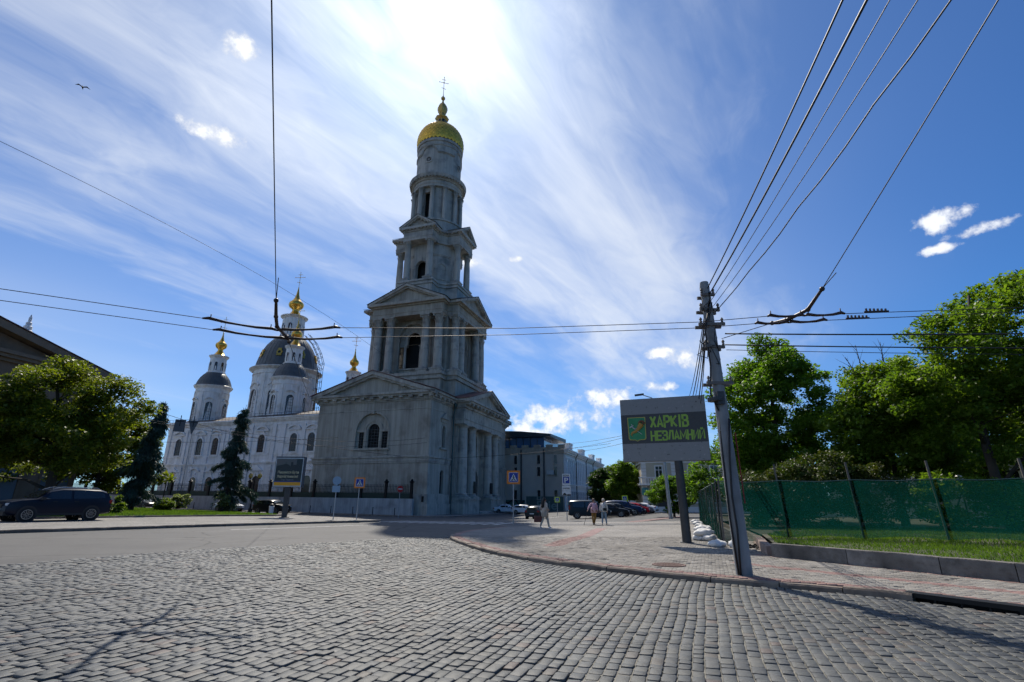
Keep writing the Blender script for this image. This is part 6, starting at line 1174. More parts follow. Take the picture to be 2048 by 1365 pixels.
b = MB(Matrix.Translation((0,-.06,2.78)) @ Matrix.Rotation(PI/2, 4, 'X')); b.lathe([(.31,-.015),(.31,.015)], 24); b.build('disc', PBLU, e); b = MB(); b.box(-.28,.28,-.075,-.05,1.95,2.42); b.build('plate', PBLU, e)
e = empty('no_entry_sign', (-12.4,58.7,gz(-12.4,58.7)), RAD(35), 'red no-entry sign with a white bar in front of the retaining wall', 'road sign'); b = MB(); b.tube((0,0,-.05),(0,0,3.4), .035, .035, 8); b.build('post', STEEL, e)
b = MB(Matrix.Translation((0,-.06,3.08)) @ Matrix.Rotation(PI/2, 4, 'X')); b.lathe([(.36,-.015),(.36,.015)], 24); b.build('disc', REDS, e); b = MB(); b.box(-.24,.24,-.085,-.07,3.03,3.13); b.build('bar', WHT, e)
px0, py0 = 5.1, 48.65; pz0 = gz(px0, py0)
e = empty('parking_sign', (px0, py0, pz0), RAD(-3), 'white and blue parking zone sign with two small plates beside the van', 'road sign')
b = MB(); b.tube((0,.0,-.05),(0,0,4.1), .04, .04, 8); b.build('post', STEEL, e)
b = MB(); b.box(-.36,.36,-.075,-.045,3.1,4.12); b.build('plate', WHT, e); b = MB(); b.box(-.29,.29,-.083,-.07,3.27,3.86); b.build('blue_field', BLUE, e)
b = MB(); b.box(-.4,.4,-.075,-.045,2.62,3.04); b.build('plate', WHT, e); b = MB(); b.box(-.4,.4,-.075,-.045,2.17,2.58); b.build('plate', WHT, e)
def fit(o, w=None):
    if w:
        xs_ = [v.co.x for v in o.data.vertices]; k = w/max(max(xs_)-min(xs_), 1e-3); x0_ = min(xs_)
        for v in o.data.vertices: v.co.x = (v.co.x-x0_)*k
    return o
def tx(s, size, m, x, y, z, parent, w=None, bold=0.0, name='lettering', align='LEFT'): return fit(text(name, s, size, m, Matrix.Translation((x, y, z)) @ FACE, parent, .003, bold, 1, align), w)
tx('ЗОНА', .19, BLK, -.3, -.082, 3.9, e, .6, .006); tx('P', .62, WHT, -.17, -.089, 3.34, e, .36, .012); tx('платно', .19, BLK, -.33, -.082, 2.77, e, .66, .003)
b = MB(); b.box(-.39,.39,-.083,-.07,2.18,2.22); b.pxz([(-.33,2.24),(.0,2.24),(.0,2.32),(-.06,2.34),(-.12,2.42),(-.24,2.42),(-.29,2.33),(-.33,2.31)], -.083, -.07); b.box(.06,.38,-.083,-.07,2.22,2.31); b.build('car_symbol', BLK, e)
# ------------------------------------------------------------------ billboard on the right
bb = empty('billboard', (6.42,20.22,.15), RAD(-21.3), 'grey stone-patterned billboard reading ХАРКІВ НЕЗЛАМНИЙ on a dark post', 'billboard')
SPK = mat('printed_stone', (.36, .36, .355), .7, col2=(.45, .45, .44), nscale=7, col3=(.30, .3, .3), n3=3)
def speckle(name, base, light, dark, ns=26):
    m, nt, b, o = mat_base(name); L = nt.links; tc = nt.nodes.new('ShaderNodeTexCoord'); v = nt.nodes.new('ShaderNodeTexNoise'); v.inputs['Scale'].default_value = ns; v.inputs['Detail'].default_value = 5; v.inputs['Roughness'].default_value = .7; L.new(tc.outputs['Object'], v.inputs['Vector'])
    r = nt.nodes.new('ShaderNodeValToRGB'); e = r.color_ramp.elements; e[0].position = .33; e[0].color = (*dark, 1); e[1].position = .40; e[1].color = (*base, 1); q = e.new(.6); q.color = (*base, 1); q = e.new(.72); q.color = (*light, 1); L.new(v.outputs[0], r.inputs[0]); L.new(r.outputs[0], b.inputs['Base Color']); b.inputs['Roughness'].default_value = .5; return m
PST = speckle('print_stone', (.21, .215, .22), (.33, .33, .33), (.07, .07, .07), 7); PDK = speckle('print_dark_stone', (.045, .047, .05), (.12, .12, .12), (.025, .025, .025), 16); GTX = mat('print_green', (.24, .40, .05), .5)
zb0, zb1 = 2.97, 5.48; X0, X1 = -2.0, 1.3; hh = zb1-zb0
b = MB(); b.box(X0, X1, -.14, .12, zb0, zb1); bp_ = b.build('panel', DSTEEL, bb)
b = MB(); b.box(X0+.01, X1-.01, -.155, -.141, zb0+.01, zb0+.28*hh); b.build('print_band', PST, bb); b = MB(); b.box(X0+.01, X1-.01, -.155, -.141, zb0+.745*hh, zb1-.01); b.build('print_band', PST, bb); b = MB(); b.box(X0+.01, X1-.01, -.1545, -.1415, zb0+.28*hh, zb0+.745*hh); b.build('print_band', PDK, bb)
STROKES = {'Х': [[(0,0),(1,1)],[(0,1),(1,0)]], 'А': [[(0,0),(.5,1),(1,0)],[(.2,.27),(.8,.27)]], 'Р': [[(0,0),(0,1),(.7,1),(1,.86),(1,.6),(.7,.46),(0,.46)]], 'К': [[(0,0),(0,1)],[(1,1),(.12,.5),(1,0)]], 'І': [[(.5,0),(.5,1)]], 'В': [[(0,0),(0,1),(.7,1),(.95,.88),(.95,.66),(.7,.53),(0,.53)],[(.6,.53),(1,.42),(1,.13),(.72,0),(0,0)]], 'Н': [[(0,0),(0,1)],[(1,0),(1,1)],[(0,.5),(1,.5)]], 'Е': [[(1,1),(0,1),(0,0),(1,0)],[(0,.5),(.85,.5)]], 'З': [[(0,.8),(.1,1),(.8,1),(1,.88),(1,.64),(.75,.52),(.35,.52)],[(.7,.52),(1,.4),(1,.13),(.8,0),(.1,0),(0,.2)]], 'Л': [[(0,0),(.42,1),(1,1),(1,0)]], 'М': [[(0,0),(0,1),(.5,.25),(1,1),(1,0)]], 'И': [[(0,1),(0,0),(1,1),(1,0)]], 'Й': [[(0,1),(0,0),(1,1),(1,0)],[(.2,1.22),(.5,1.12),(.8,1.22)]]}
def stroke_text(s, x, z, w, h, sw, m, parent, y=-.16):
    wd = {'І': .42, 'М': 1.3}; tot = sum(wd.get(c, 1) for c in s)+.42*(len(s)-1); u = (w-sw)/tot; cx = x+sw/2; k = 0
    for c in s:
        b = MB(); cw = wd.get(c, 1)*u
        for ln in STROKES[c]:
            P = [Vector((cx+p[0]*cw, z+sw/2+p[1]*(h-sw))) for p in ln]; A_, B_ = [], []
            for i, p in enumerate(P):
                d0 = (p-P[i-1]).normalized() if i else (P[1]-p).normalized(); d1 = (P[i+1]-p).normalized() if i < len(P)-1 else d0; t = (d0+d1).normalized(); n = Vector((-t.y, t.x)); f = min(1.6, 1/max(.3, n.dot(Vector((-d0.y, d0.x))))); e_ = d0*(-sw/2 if i == 0 else sw/2 if i == len(P)-1 else 0)
                if len(ln) == 2 and c in 'Х' or c in 'АМИЙЛК' and i in (0, len(P)-1): e_ = Vector((0, 0))
                A_.append(p+n*f*sw/2+e_); B_.append(p-n*f*sw/2+e_)
            k += 1; yy = y-.0004*(k % 5); q = A_+B_; L = len(P); b.add([(v.x, yy, v.y) for v in q]+[(v.x, yy+.012, v.y) for v in q], [(i, i+1, L+i+1, L+i) for i in range(L-1)]+[(i, 2*L+i, 2*L+i+1, i+1) for i in range(L-1)]+[(L+i, L+i+1, 3*L+i+1, 3*L+i) for i in range(L-1)])
        b.build('letter', m, parent); cx += cw+.42*u
stroke_text('ХАРКІВ', X0+1.14, zb0+.515*hh, 1.5, .50, .080, GTX, bb); stroke_text('НЕЗЛАМНИЙ', X0+1.14, zb0+.315*hh, 2.05, .40, .064, GTX, bb)
sh = [(X0+.26,zb0+.70*hh),(X0+.98,zb0+.70*hh),(X0+.97,zb0+.36*hh),(X0+.92,zb0+.338*hh),(X0+.70,zb0+.333*hh),(X0+.62,zb0+.315*hh),(X0+.54,zb0+.333*hh),(X0+.33,zb0+.338*hh),(X0+.28,zb0+.36*hh)]
cx_, cz_ = X0+.62, zb0+.51*hh; em = MB(); em.pxz(sh[::-1], -.172, -.155); emb = em.build('emblem_border', mat('emblem_gold', (.42, .36, .08), .5), bb)
em = MB(); em.pxz([(cx_+(x-cx_)*.91, cz_+(z-cz_)*.94) for x, z in sh][::-1], -.178, -.17); em.build('emblem_shield', mat('emblem_green', (.015, .19, .075), .5, col2=(.03, .27, .11), nscale=2), emb)
em = MB(); horn = [(-.18,-.28),(-.23,-.22),(-.18,-.14),(-.06,-.1),(.05,.0),(.13,.1),(.2,.2)]; em.path([(cx_+x, -.183, cz_+z) for x, z in horn], [.012,.03,.045,.06,.075,.095,.12], 8); em.build('emblem_horn', mat('emblem_brown', (.34, .20, .04), .5), emb)
em = MB(); [em.ball((cx_+.2+.09*math.cos(k), -.2, cz_+.24+.07*math.sin(k)), .05, 6) for k in (0,1,2,3,4,5)]; em.build('emblem_fruit', mat('emblem_dark_fruit', (.16, .07, .03), .5), emb)
em = MB(); em.path([(cx_-.24,-.215,cz_+.12),(cx_+.2,-.215,cz_-.22)], .012, 5); em.path([(cx_-.2,-.215,cz_+.2),(cx_-.12,-.215,cz_+.04),(cx_-.02,-.215,cz_+.02),(cx_+.02,-.215,cz_-.08)], .014, 5); em.path([(cx_-.27,-.215,cz_+.06),(cx_-.12,-.215,cz_+.16)], .02, 5); em.build('emblem_staff', mat('emblem_silver', (.42, .45, .45), .4), emb)
b = MB(); b.tube((.15,.02,-.05),(.1,.0,zb0+.02), .17, .155, 20); b.lathe([(.25,-.02),(.25,.03)], 16, (.15,.02)); b.build('post', DSTEEL, bb, 40)
# ------------------------------------------------------------------ lightbox on the median
lx, ly = -17.8, 41.9; lb = empty('lightbox', (lx, ly, gz(lx, ly)+.13), RAD(4), 'small advertising lightbox reading Пишаюся Бути Харків’янином on the median', 'billboard')
z0, z1, w = 2.28, 4.66, 1.12
b = MB(); b.box(-w, w, -.25, .3, z0, z1); b.build('case', mat('lightbox_case', (.05, .055, .07), .5, .3), lb)
b = MB(); b.box(-w+.03, w-.03, -.275, -.25, z0+.04, z1-.1); b.build('frame', STEEL, lb); b = MB(); b.box(-w+.1, w-.1, -.285, -.27, z0+.13, z1-.18); b.build('poster', mat('poster_black', (.010, .012, .013), .3), lb)
b = MB(); b.box(-w+.1, w-.1, -.290, -.28, z0+.13, z0+.39); b.build('poster_yellow', mat('poster_yellow', (.62, .30, .005), .4), lb); b = MB(); b.box(-w+.1, w-.1, -.290, -.28, z0+.391, z0+.48); b.build('poster_blue', mat('poster_blue', (.01, .04, .18), .4), lb)
b = MB(); b.box(-w+.1, .55, -.289, -.28, z0+1.6, z1-.18); b.build('poster_sky', mat('poster_sky', (.10, .085, .085), .4, col2=(.06, .085, .085), nscale=1.2), lb)
b = MB(); b.pxz([(-w+.12,z0+1.35),(.8,z0+1.35),(.8,z0+1.75),(.3,z0+1.72),(.28,z0+1.95),(.12,z0+1.95),(.1,z0+1.62),(-.1,z0+1.75),(-.25,z0+1.8),(-.27,z0+2.0),(-.3,z0+1.8),(-.5,z0+1.74),(-.8,z0+1.68),(-w+.12,z0+1.62)], -.293, -.285); b.build('poster_skyline', mat('poster_skyline', (.012, .016, .018), .4), lb)
PTX = mat('poster_cream', (.5, .47, .3), .5); tx('Пишаюся Бути', .27, PTX, -.82, -.295, z0+1.06, lb, 1.62, .004); tx("Харків’янином!", .27, PTX, -.84, -.295, z0+.74, lb, 1.62, .004); tx('Ігор Терехов', .16, mat('poster_grey', (.2, .22, .25), .5), -.5, -.295, z0+.52, lb, .95)
b = MB(); b.box(-.17,.19,-.1,.16,-.05,z0+.01); b.box(-.3,.32,-.2,.26,-.03,.05); b.build('post', DSTEEL, lb)
# ------------------------------------------------------------------ street lamps
def twin_lamp(x, y, h, label, z):
    e = empty('twin_lamp', (x, y, z), .25, label, 'street lamp', 'twin-globe park lamps'); b = MB(); b.lathe([(.24,-.05),(.24,.5),(.14,.6),(.11,1.0),(.07,1.1),(.055,h-.5),(.08,h-.45),(.03,h-.05),(.01,h+.2)], 12)
    for s in (-1, 1): b.path([(0,0,h-.75),(s*.25,0,h-.95),(s*.5,0,h-.75),(s*.55,0,h-.5)], .028, 6); b.lathe([(.06,0),(.16,.08),(.17,.14)], 10, (s*.55,0), z=h-.55)
    b.build('post', IRON, e, 40)
    for s in (-1, 1): b = MB(); b.lathe([(.14,h-.43),(.25,h-.3),(.28,h-.12),(.22,h+.05),(.1,h+.14)], 14, (s*.55,0)); b.build('globe', mat('amber_glass', (.62, .40, .09), .25), e, True); b = MB(); b.lathe([(.2,h+.06),(.1,h+.18),(.03,h+.22),(.02,h+.34)], 10, (s*.55,0)); b.build('cap', IRON, e)
twin_lamp(-33.6,68.6,4.7,'twin amber-globe lamp between the lone spruce and the lightbox', gz(-33.6,68.6)+.13); twin_lamp(-48.4,73.6,4.7,'twin amber-globe lamp beside the shaggy dark spruce', gv(-48.4,73.6))
e = empty('tall_lamp', (15.75,52.7,gz(15.7,52.7)), 0, 'tall grey lamp post with a single arm behind the large billboard', 'street lamp'); b = MB(); b.tube((0,0,-.1),(-.35,.1,11.6), .19, .11, 12); b.path([(-.35,.1,11.5),(-.9,.2,12.1),(-1.7,.5,12.45)], .05, 6); b.build('post', STEEL, e, 40)
b = MB(); b.cbox((-2.1,.6,12.5), (.95,.34,.16), -.2, 0, -.1); b.build('lamp_head', DSTEEL, e)
for (x, y, lab) in ((22.8,26.6,'white globe park lamp beside the balustrade behind the fence'),(22.6,20.6,'white globe park lamp seen through the green fence mesh')): e = empty('park_lamp', (x, y, lz(x, y)), 0, lab, 'street lamp', 'white park lamps'); b = MB(); b.tube((0,0,-.05),(0,0,2.1), .04, .03, 8); b.build('post', IRON, e); b = MB(); b.ball((0,0,2.28), .2, 10); b.build('globe', mat('opal_glass', (.75, .75, .73), .3), e, True)
e = empty('litter_bin', (-29.8,66.2,gz(-29.8,66.2)), 0, 'white litter bin standing next to the black off-road car', 'bin'); b = MB(); b.lathe([(.26,0),(.3,.9),(.33,.92),(.33,.98),(.2,1.02)], 12); b.build('body', WHT, e); b = MB(); b.lathe([(.24,1.02),(.24,1.2),(.05,1.32)], 12); b.build('lid', IRON, e)
# ------------------------------------------------------------------ concrete pole and its fittings
POLX, POLY = 4.98, 11.75; PT = Vector((-.12, .02, 6.78))
up_ = empty('utility_pole', (POLX, POLY, .15), 0, 'weathered grey concrete pole with cross arms and tangled cables at the kerb', 'utility pole')
pl_ = lambda z: PT*(z/6.78)
b = MB(); b.path([tuple(pl_(z)) for z in (-.1, 2.2, 4.4, 6.6)], [.172, .155, .132, .112], 20); b.lathe([(.115,6.58),(.12,6.62),(.1,6.78),(.02,6.8)], 14, (PT.x, PT.y)); b.build('shaft', CONC, up_, 40)
for z, w, r in ((4.15,.62,0),(5.05,.5,.15),(5.62,.62,-.1),(6.0,.5,.1),(6.4,.34,0)):
    b = MB(); p = pl_(z); b.cbox((p.x,p.y-.12,z), (w,.06,.07), r); b.cbox((p.x,p.y+.12,z), (w,.06,.07), r)
    for s in (-.42, .42): b.lathe([(.02,0),(.035,.03),(.02,.06),(.04,.09),(.015,.14)], 8, (p.x+w*s, p.y-.12), z=z+.03)
    b.build('cross_arm', mat('arm_steel', (.14, .13, .12), .7, .3, col2=(.2, .17, .15), nscale=8), up_)
b = MB()
for z in (1.5, 2.05, 2.5, 2.62, 3.05, 3.4, 3.75, 4.4, 4.75, 5.3): p = pl_(z); r = .174-.0095*z; b.lathe([(r,-.015),(r+.006,-.015),(r+.006,.015),(r,.015)], 18, (p.x,p.y), z=z)
b.build('band_clamp', CONC, up_)
b = MB(); b.path([(.0,-.19,3.3),(-.1,-.2,2.4),(-.14,-.18,1.6),(-.12,-.2,.9),(-.15,-.17,.0)], .022, 6); b.path([(-.16,-.05,3.6),(-.19,-.06,2.4),(-.20,-.07,1.2),(-.17,-.12,.0)], .02, 6); b.path([(-.1,-.13,6.2),(-.3,-.15,5.4),(-.24,-.1,4.6),(-.3,-.05,3.9),(-.18,-.1,3.5)], .02, 6)
for k in range(9): rr_ = random.Random(k); z = rr_.uniform(4.9, 6.2); a = rr_.uniform(PI*.6, PI*1.6); b.path([(PT.x*z/6.78+.14*math.cos(a), .14*math.sin(a), z)]+[(PT.x*z/6.78+rr_.uniform(.15,.4)*math.cos(a+rr_.uniform(-.6,.6)), rr_.uniform(.1,.35)*math.sin(a), z+rr_.uniform(-.5,.5)) for _ in range(3)], .011, 5)
b.build('cable_bundle', WIRE, up_, True)
b = MB(); b.path([(.17,-.03,3.0),(.175,-.04,2.2),(.18,-.05,1.45)], .014, 6); b.build('red_cable', mat('red_cable', (.22, .015, .015), .6), up_)
b = MB(); b.cbox((-.13,-.16,3.78), (.16,.12,.3)); b.lathe([(.02,-.05),(.17,-.04),(.17,.04),(.02,.05)], 14, (-.24,-.12), z=3.75); b.build('junction_box', DSTEEL, up_)
# ------------------------------------------------------------------ overhead wires
def sag(a, b_, s, n=14): a, b_ = Vector(a), Vector(b_); return [tuple(a.lerp(b_, i/n)-Vector((0, 0, s*4*(i/n)*(1-i/n)))) for i in range(n+1)]
def wire(name, label, pts, r, group=None, m=WIRE, n=5): b = MB(); b.path(pts, r, n); return tag(b.build(name, m, None, True), label, 'cable', group)
def bar(p, q, r=.035):
    p, q = Vector(p), Vector(q); b = MB(); L = (q-p); b.path([tuple(p), tuple(p+L*.08+Vector((0,0,.03))), tuple(p+L*.3-Vector((0,0,.005))), tuple(p+L*.5-Vector((0,0,.01))), tuple(p+L*.7-Vector((0,0,.005))), tuple(p+L*.92+Vector((0,0,.03))), tuple(q)], [r*.7,r*1.3,r,r*.8,r,r*1.3,r*.7], 7); b.tube(p+L*.1, p+L*.1+Vector((0,0,.13)), .012, .012, 5); b.tube(p+L*.9, p+L*.9+Vector((0,0,.13)), .012, .012, 5); return b
for nm, pts, lab in (('A', [(-22,2.6,5.75),(-10.18,9.28,5.6),(-7.13,10.94,5.6),(-5.75,11.75,5.58),(-4.16,11.57,5.6),(0,11.43,5.56),(4.33,10.97,5.58),(5.72,10.62,5.6),(6.5,10.52,5.58),(7.34,10.43,5.6),(10.91,10.05,5.62),(24,8.5,5.75)], 'upper of the two trolley wires with dark insulator bars crossing the view'), ('B', [(-22.6,3.3,5.75),(-10.78,9.9,5.6),(-7.36,11.77,5.6),(-5.82,12.47,5.58),(-4.36,12.36,5.6),(0,11.92,5.56),(4.43,11.39,5.58),(5.67,11.12,5.6),(6.4,10.98,5.58),(7.21,10.86,5.6),(11.17,10.31,5.62),(24,8.9,5.75)], 'lower of the two trolley wires with dark insulator bars crossing the view')):
    e = empty('trolley_wire', (0, 0, 0), 0, lab, 'cable', 'trolley wires'); b = MB(); b.path(pts, .0085, 5); b.build('wire', mat('copper_wire_'+nm, (.06, .045, .035), .5, .5), e, True)
    for p, q in ((pts[2], pts[3]), (pts[3], pts[4]), (pts[7], pts[8]), (pts[8], pts[9])): bar(p, q, .030).build('insulator_bar', BROWNI, e, True)
    b = MB(); p = Vector(pts[9])+Vector((.35,-.04,.02)); b.cbox(tuple(p+Vector((.3,-.03,.01))), (.5,.03,.03), -.1); [b.cbox(tuple(p+Vector((.09+.085*k,-.02,.05))), (.03,.03,.06)) for k in range(6)]; b.build('wire_clamp', BROWNI, e)
def hanger(label, pts, wirepts, sag_, drop):
    e = empty('span_hanger', pts[0], 0, label, 'hanger'); o0 = Vector(pts[0]); b = MB(); P = [Vector(p)-o0 for p in pts]; b.path([tuple(p) for p in P], [.03]+[.042]*(len(P)-2)+[.03] if len(P) > 2 else .06, 8)
    for p in P: b.ball(p, .055, 6)
    b.build('insulator_rod', BROWNI, e, True); b = MB()
    for a, c, s in wirepts: b.path([tuple(Vector(q)-o0) for q in sag(a, c, s)], .009, 5)
    b.build('span_cable', WIRE, e, True)
hanger('dark rod hanger carrying both trolley wires at the left of the view', [(-5.25,10.45,5.85),(-5.62,11.3,5.78),(-5.78,11.75,5.68),(-5.85,12.5,5.66),(-6.15,13.3,5.78)], [((-5.25,10.45,5.85),(2.4,-8,8.6),.0),((-6.15,13.3,5.78),(-28.9,74.4,14.8),.5),((-5.25,10.45,5.85),(-5.05,10.0,6.2),.0)], 0, 0)
hanger('dark rod hanger carrying both trolley wires beside the concrete pole', [(6.62,9.95,5.98),(6.58,10.5,5.72),(6.42,11.0,5.68),(6.2,11.35,5.70)], [((6.62,9.95,5.98),(4.2,-2.5,8.6),.05),((6.2,11.35,5.70),(POLX+.1,POLY-.1,5.4),.0),((6.6,10.0,5.95),(6.75,9.6,6.2),.0)], 0, 0)
top = (POLX-.1, POLY, 6.7)
for k, (x, y, z, r) in enumerate(((3.72,4.39,7.2,.014),(3.96,4.39,7.2,.017),(4.18,4.39,7.2,.007),(4.45,4.39,7.2,.007),(4.76,4.39,7.2,.011))):
    a = Vector((POLX-.1+.03*k, POLY-.12, 6.72-.16*k)); c = Vector((x, y, z)); d = (c-a); pts = sag(a, a+d*1.9, .18+.05*k, 20)
    if k == 4: pts = [(p[0]+.012*math.sin(i*1.9), p[1], p[2]+.015*math.sin(i*2.3)) for i, p in enumerate(pts)]
    wire('overhead_cable', ORD[k]+' black cable from the left rising from the concrete pole to the top edge', pts, r, 'cables climbing from the concrete pole')
for k, (x, y, z) in enumerate(((17.94,53.05,12.0),(18.1,53.0,11.8),(18.32,52.92,12.0),(18.6,52.8,11.7),(18.91,52.71,12.1))):
    wire('service_cable', ORD[k]+' thin cable from the left running from the pole down behind the billboard', sag((POLX-.22-.02*k,POLY,6.0-.22*k), (x, y, z), 1.25+.15*k, 20), .013+.006*(k % 2), 'cables running back from the concrete pole')
for k, (a, c, s) in enumerate((((5.21,11.72,5.55),(26,9.4,5.5),.22),((5.22,11.83,5.3),(26,11.2,5.35),.14),((5.25,11.86,5.18),(26,12.3,5.4),.12))): wire('side_cable', ('upper','middle','lower')[k]+' thin cable leaving the concrete pole towards the right-hand trees', sag(a, c, s, 18), (.018,.016,.008)[k], 'cables from the pole towards the trees')
wire('guy_cable', 'thin beaded cable falling across the left sky towards the bell tower', sag((-34.73,28.61,24.63),(-20.5,77.5,23.6),-1.2,24), .018)
LOW = [((-40,28,8.6),(-11.53,69.04,6.81)),((-40,29,8.9),(-22.45,55.64,7.76)),((-22.45,55.64,7.76),(-12.3,72.9,10.0)),((-28.33,41.2,8.21),(-22.86,55.48,7.21)),((-11.53,69.04,6.81),(12,62,8.2)),((-22.86,55.48,7.21),(-11.9,72.2,9.3)),((-48,60,8.0),(-20.5,60.5,8.6))]
for k, (a, c) in enumerate(LOW): wire('street_wire', ('long low wire from the left trees to the tower corner','wire from the left trees to the lightbox','wire climbing from above the lightbox to the tower front','short wire holding the two dark hanging sheets','wire from the tower corner across to the parked van','wire from the hanging sheets up to the tower front','level wire in front of the upper church windows')[k], sag(a, c, .35, 12), .018, 'wires in front of the church')
for k, (a, c) in enumerate((((8.48,97.63,11.87),(12.5,58.68,8.96)),((9.22,97.57,10.93),(12.48,58.69,8.68)),((9.67,97.52,10.28),(12.45,58.69,8.06)))): wire('house_wire', ('upper','middle','lower')[k]+' thin wire from the grey building across the sky towards the billboard', sag(a, Vector(c)+(Vector(c)-Vector(a))*.25, .4, 12), .02, 'wires beside the grey building')
for pts, x, lab in (([(-.36,0),(.36,0),(.40,-1.0),(-.42,-1.0)], -27.4, 'dark trapezoid sheet hanging from the wires before the church'), ([(-.38,0),(.38,0),(-.03,-1.2)], -26.6, 'dark triangular sheet hanging from the wires before the church')):
    y = 41.2+(x+28.3)*.62+.15; e = empty('hanging_plate', (x, y, 7.85), RAD(32), lab, 'sign'); b = MB(); b.pxz([(a, c) for a, c in pts][::-1], -.02, .02); b.build('plate', mat('plate_grey', (.07, .08, .09), .6), e); b = MB(); b.box(-.03,.03,-.04,-.02,-.55,.35); b.box(-.25,.25,-.045,-.02,-.18,-.12); b.build('hanger_bar', IRON, e)
# ------------------------------------------------------------------ green mesh fence and sandbags
def mesh_mat():
    m, nt, b, o = mat_base('green_mesh'); L = nt.links; tc = nt.nodes.new('ShaderNodeTexCoord'); mp = nt.nodes.new('ShaderNodeMapping'); mp.inputs['Scale'].default_value = (1, 1, 14); L.new(tc.outputs['Object'], mp.inputs[0]); n = nt.nodes.new('ShaderNodeTexNoise'); n.inputs['Scale'].default_value = 2.2; n.inputs['Detail'].default_value = 4; L.new(mp.outputs[0], n.inputs['Vector'])
    r = nt.nodes.new('ShaderNodeValToRGB'); r.color_ramp.elements[0].position = .3; r.color_ramp.elements[1].position = .7; r.color_ramp.elements[0].color = (.002, .016, .012, 1); r.color_ramp.elements[1].color = (.003, .025, .018, 1); L.new(n.outputs[0], r.inputs[0]); L.new(r.outputs[0], b.inputs['Base Color']); b.inputs['Roughness'].default_value = .8; b.inputs['Specular IOR Level'].default_value = .03
    tl = nt.nodes.new('ShaderNodeBsdfTranslucent'); tl.inputs[0].default_value = (.005, .075, .062, 1); s1 = nt.nodes.new('ShaderNodeMixShader'); s1.inputs[0].default_value = .45; L.new(b.outputs[0], s1.inputs[1]); L.new(tl.outputs[0], s1.inputs[2])
    tp = nt.nodes.new('ShaderNodeBsdfTransparent'); s2 = nt.nodes.new('ShaderNodeMixShader'); mr = nt.nodes.new('ShaderNodeMapRange'); mr.inputs[3].default_value = .22; mr.inputs[4].default_value = .52; L.new(n.outputs[0], mr.inputs[0]); L.new(mr.outputs[0], s2.inputs[0]); L.new(s1.outputs[0], s2.inputs[1]); L.new(tp.outputs[0], s2.inputs[2]); L.new(s2.outputs[0], o.inputs[0]); return m
MESHM = mesh_mat(); F0, F1, F2 = (7.75,19.9), (19.6,13.75), (16.4,46.5)
fe2 = empty('mesh_fence', (0, 0, 0), 0, 'green mesh sheeting stretched on posts round the park lawn', 'fence')
def fpoint(A, B, t): return A[0]+(B[0]-A[0])*t, A[1]+(B[1]-A[1])*t
def fbase(x, y): return pv(x, y)+.02 if not bool(pip([x], [y], PARK)[0]) else lz(x, y)+.03
for A, B, n, rz, ph in ((F0, F1, 6, 1, .4), (F0, F2, 11, 1, .9)):
    L = math.hypot(B[0]-A[0], B[1]-A[1]); nx, ny = (B[1]-A[1])/L, -(B[0]-A[0])/L
    for i in range(n):
        b = MB(); NU, NV = 16, 12; vs = []; fs = []; rr_ = random.Random(i*7+n)
        bell = rr_.uniform(.02, .12); lift = rr_.uniform(0, .12)
        for u in range(NU+1):
            t = (i+u/NU)/n; x, y = fpoint(A, B, t); zb_ = fbase(x, y)+lift*math.sin(PI*u/NU); zt_ = 2.36-.05*math.sin(PI*u/NU)**2
            for v in range(NV+1):
                f = v/NV; o_ = bell*math.sin(PI*u/NU)*math.sin(PI*f)+.03*math.sin(u*1.1+v*.6+i)*f*(1-f)*4*.5+.025*math.sin(u*2.7+i)*(1-f); vs.append((x+nx*o_, y+ny*o_, zb_+(zt_-zb_)*f))
        for u in range(NU):
            for v in range(NV): fs.append((u*(NV+1)+v, (u+1)*(NV+1)+v, (u+1)*(NV+1)+v+1, u*(NV+1)+v+1))
        b.add(vs, fs); b.build('mesh_panel', MESHM, fe2, True)
        b = MB(); x, y = fpoint(A, B, i/n); x2, y2 = fpoint(A, B, (i+1)/n); b.path([(x,y,2.36),((x+x2)/2,(y+y2)/2,2.31),(x2,y2,2.36)], .014, 5); b.build('top_cord', mat('pale_cord_%d_%d' % (n, i), (.1, .16, .14), .7), fe2) if i < 6 else None
    for i in range(n+1):
        x, y = fpoint(A, B, i/n); tilt = rnd.uniform(-.08, .10); b = MB(); hh_ = 2.95 if 1 <= i <= 4 and n == 6 else 2.42; zb_ = fbase(x, y)-.3; k = .07; b.box(-.03,.03,-.03,.03,0,hh_-zb_); o = b.build('post', mat('post_timber_%d_%d' % (n, i), (.11, .10, .09), .8), fe2); sgn_ = -1 if n == 6 else 1; o.location = (x+sgn_*nx*.07, y+sgn_*ny*.07, zb_); o.rotation_euler = (rnd.uniform(-.03,.03), -tilt*.7, math.atan2(B[1]-A[1], B[0]-A[0]))
BAG = mat('sandbag_cloth', (.55, .545, .53), .85, col2=(.68, .675, .66), nscale=5, bump=.5, bscale=16)
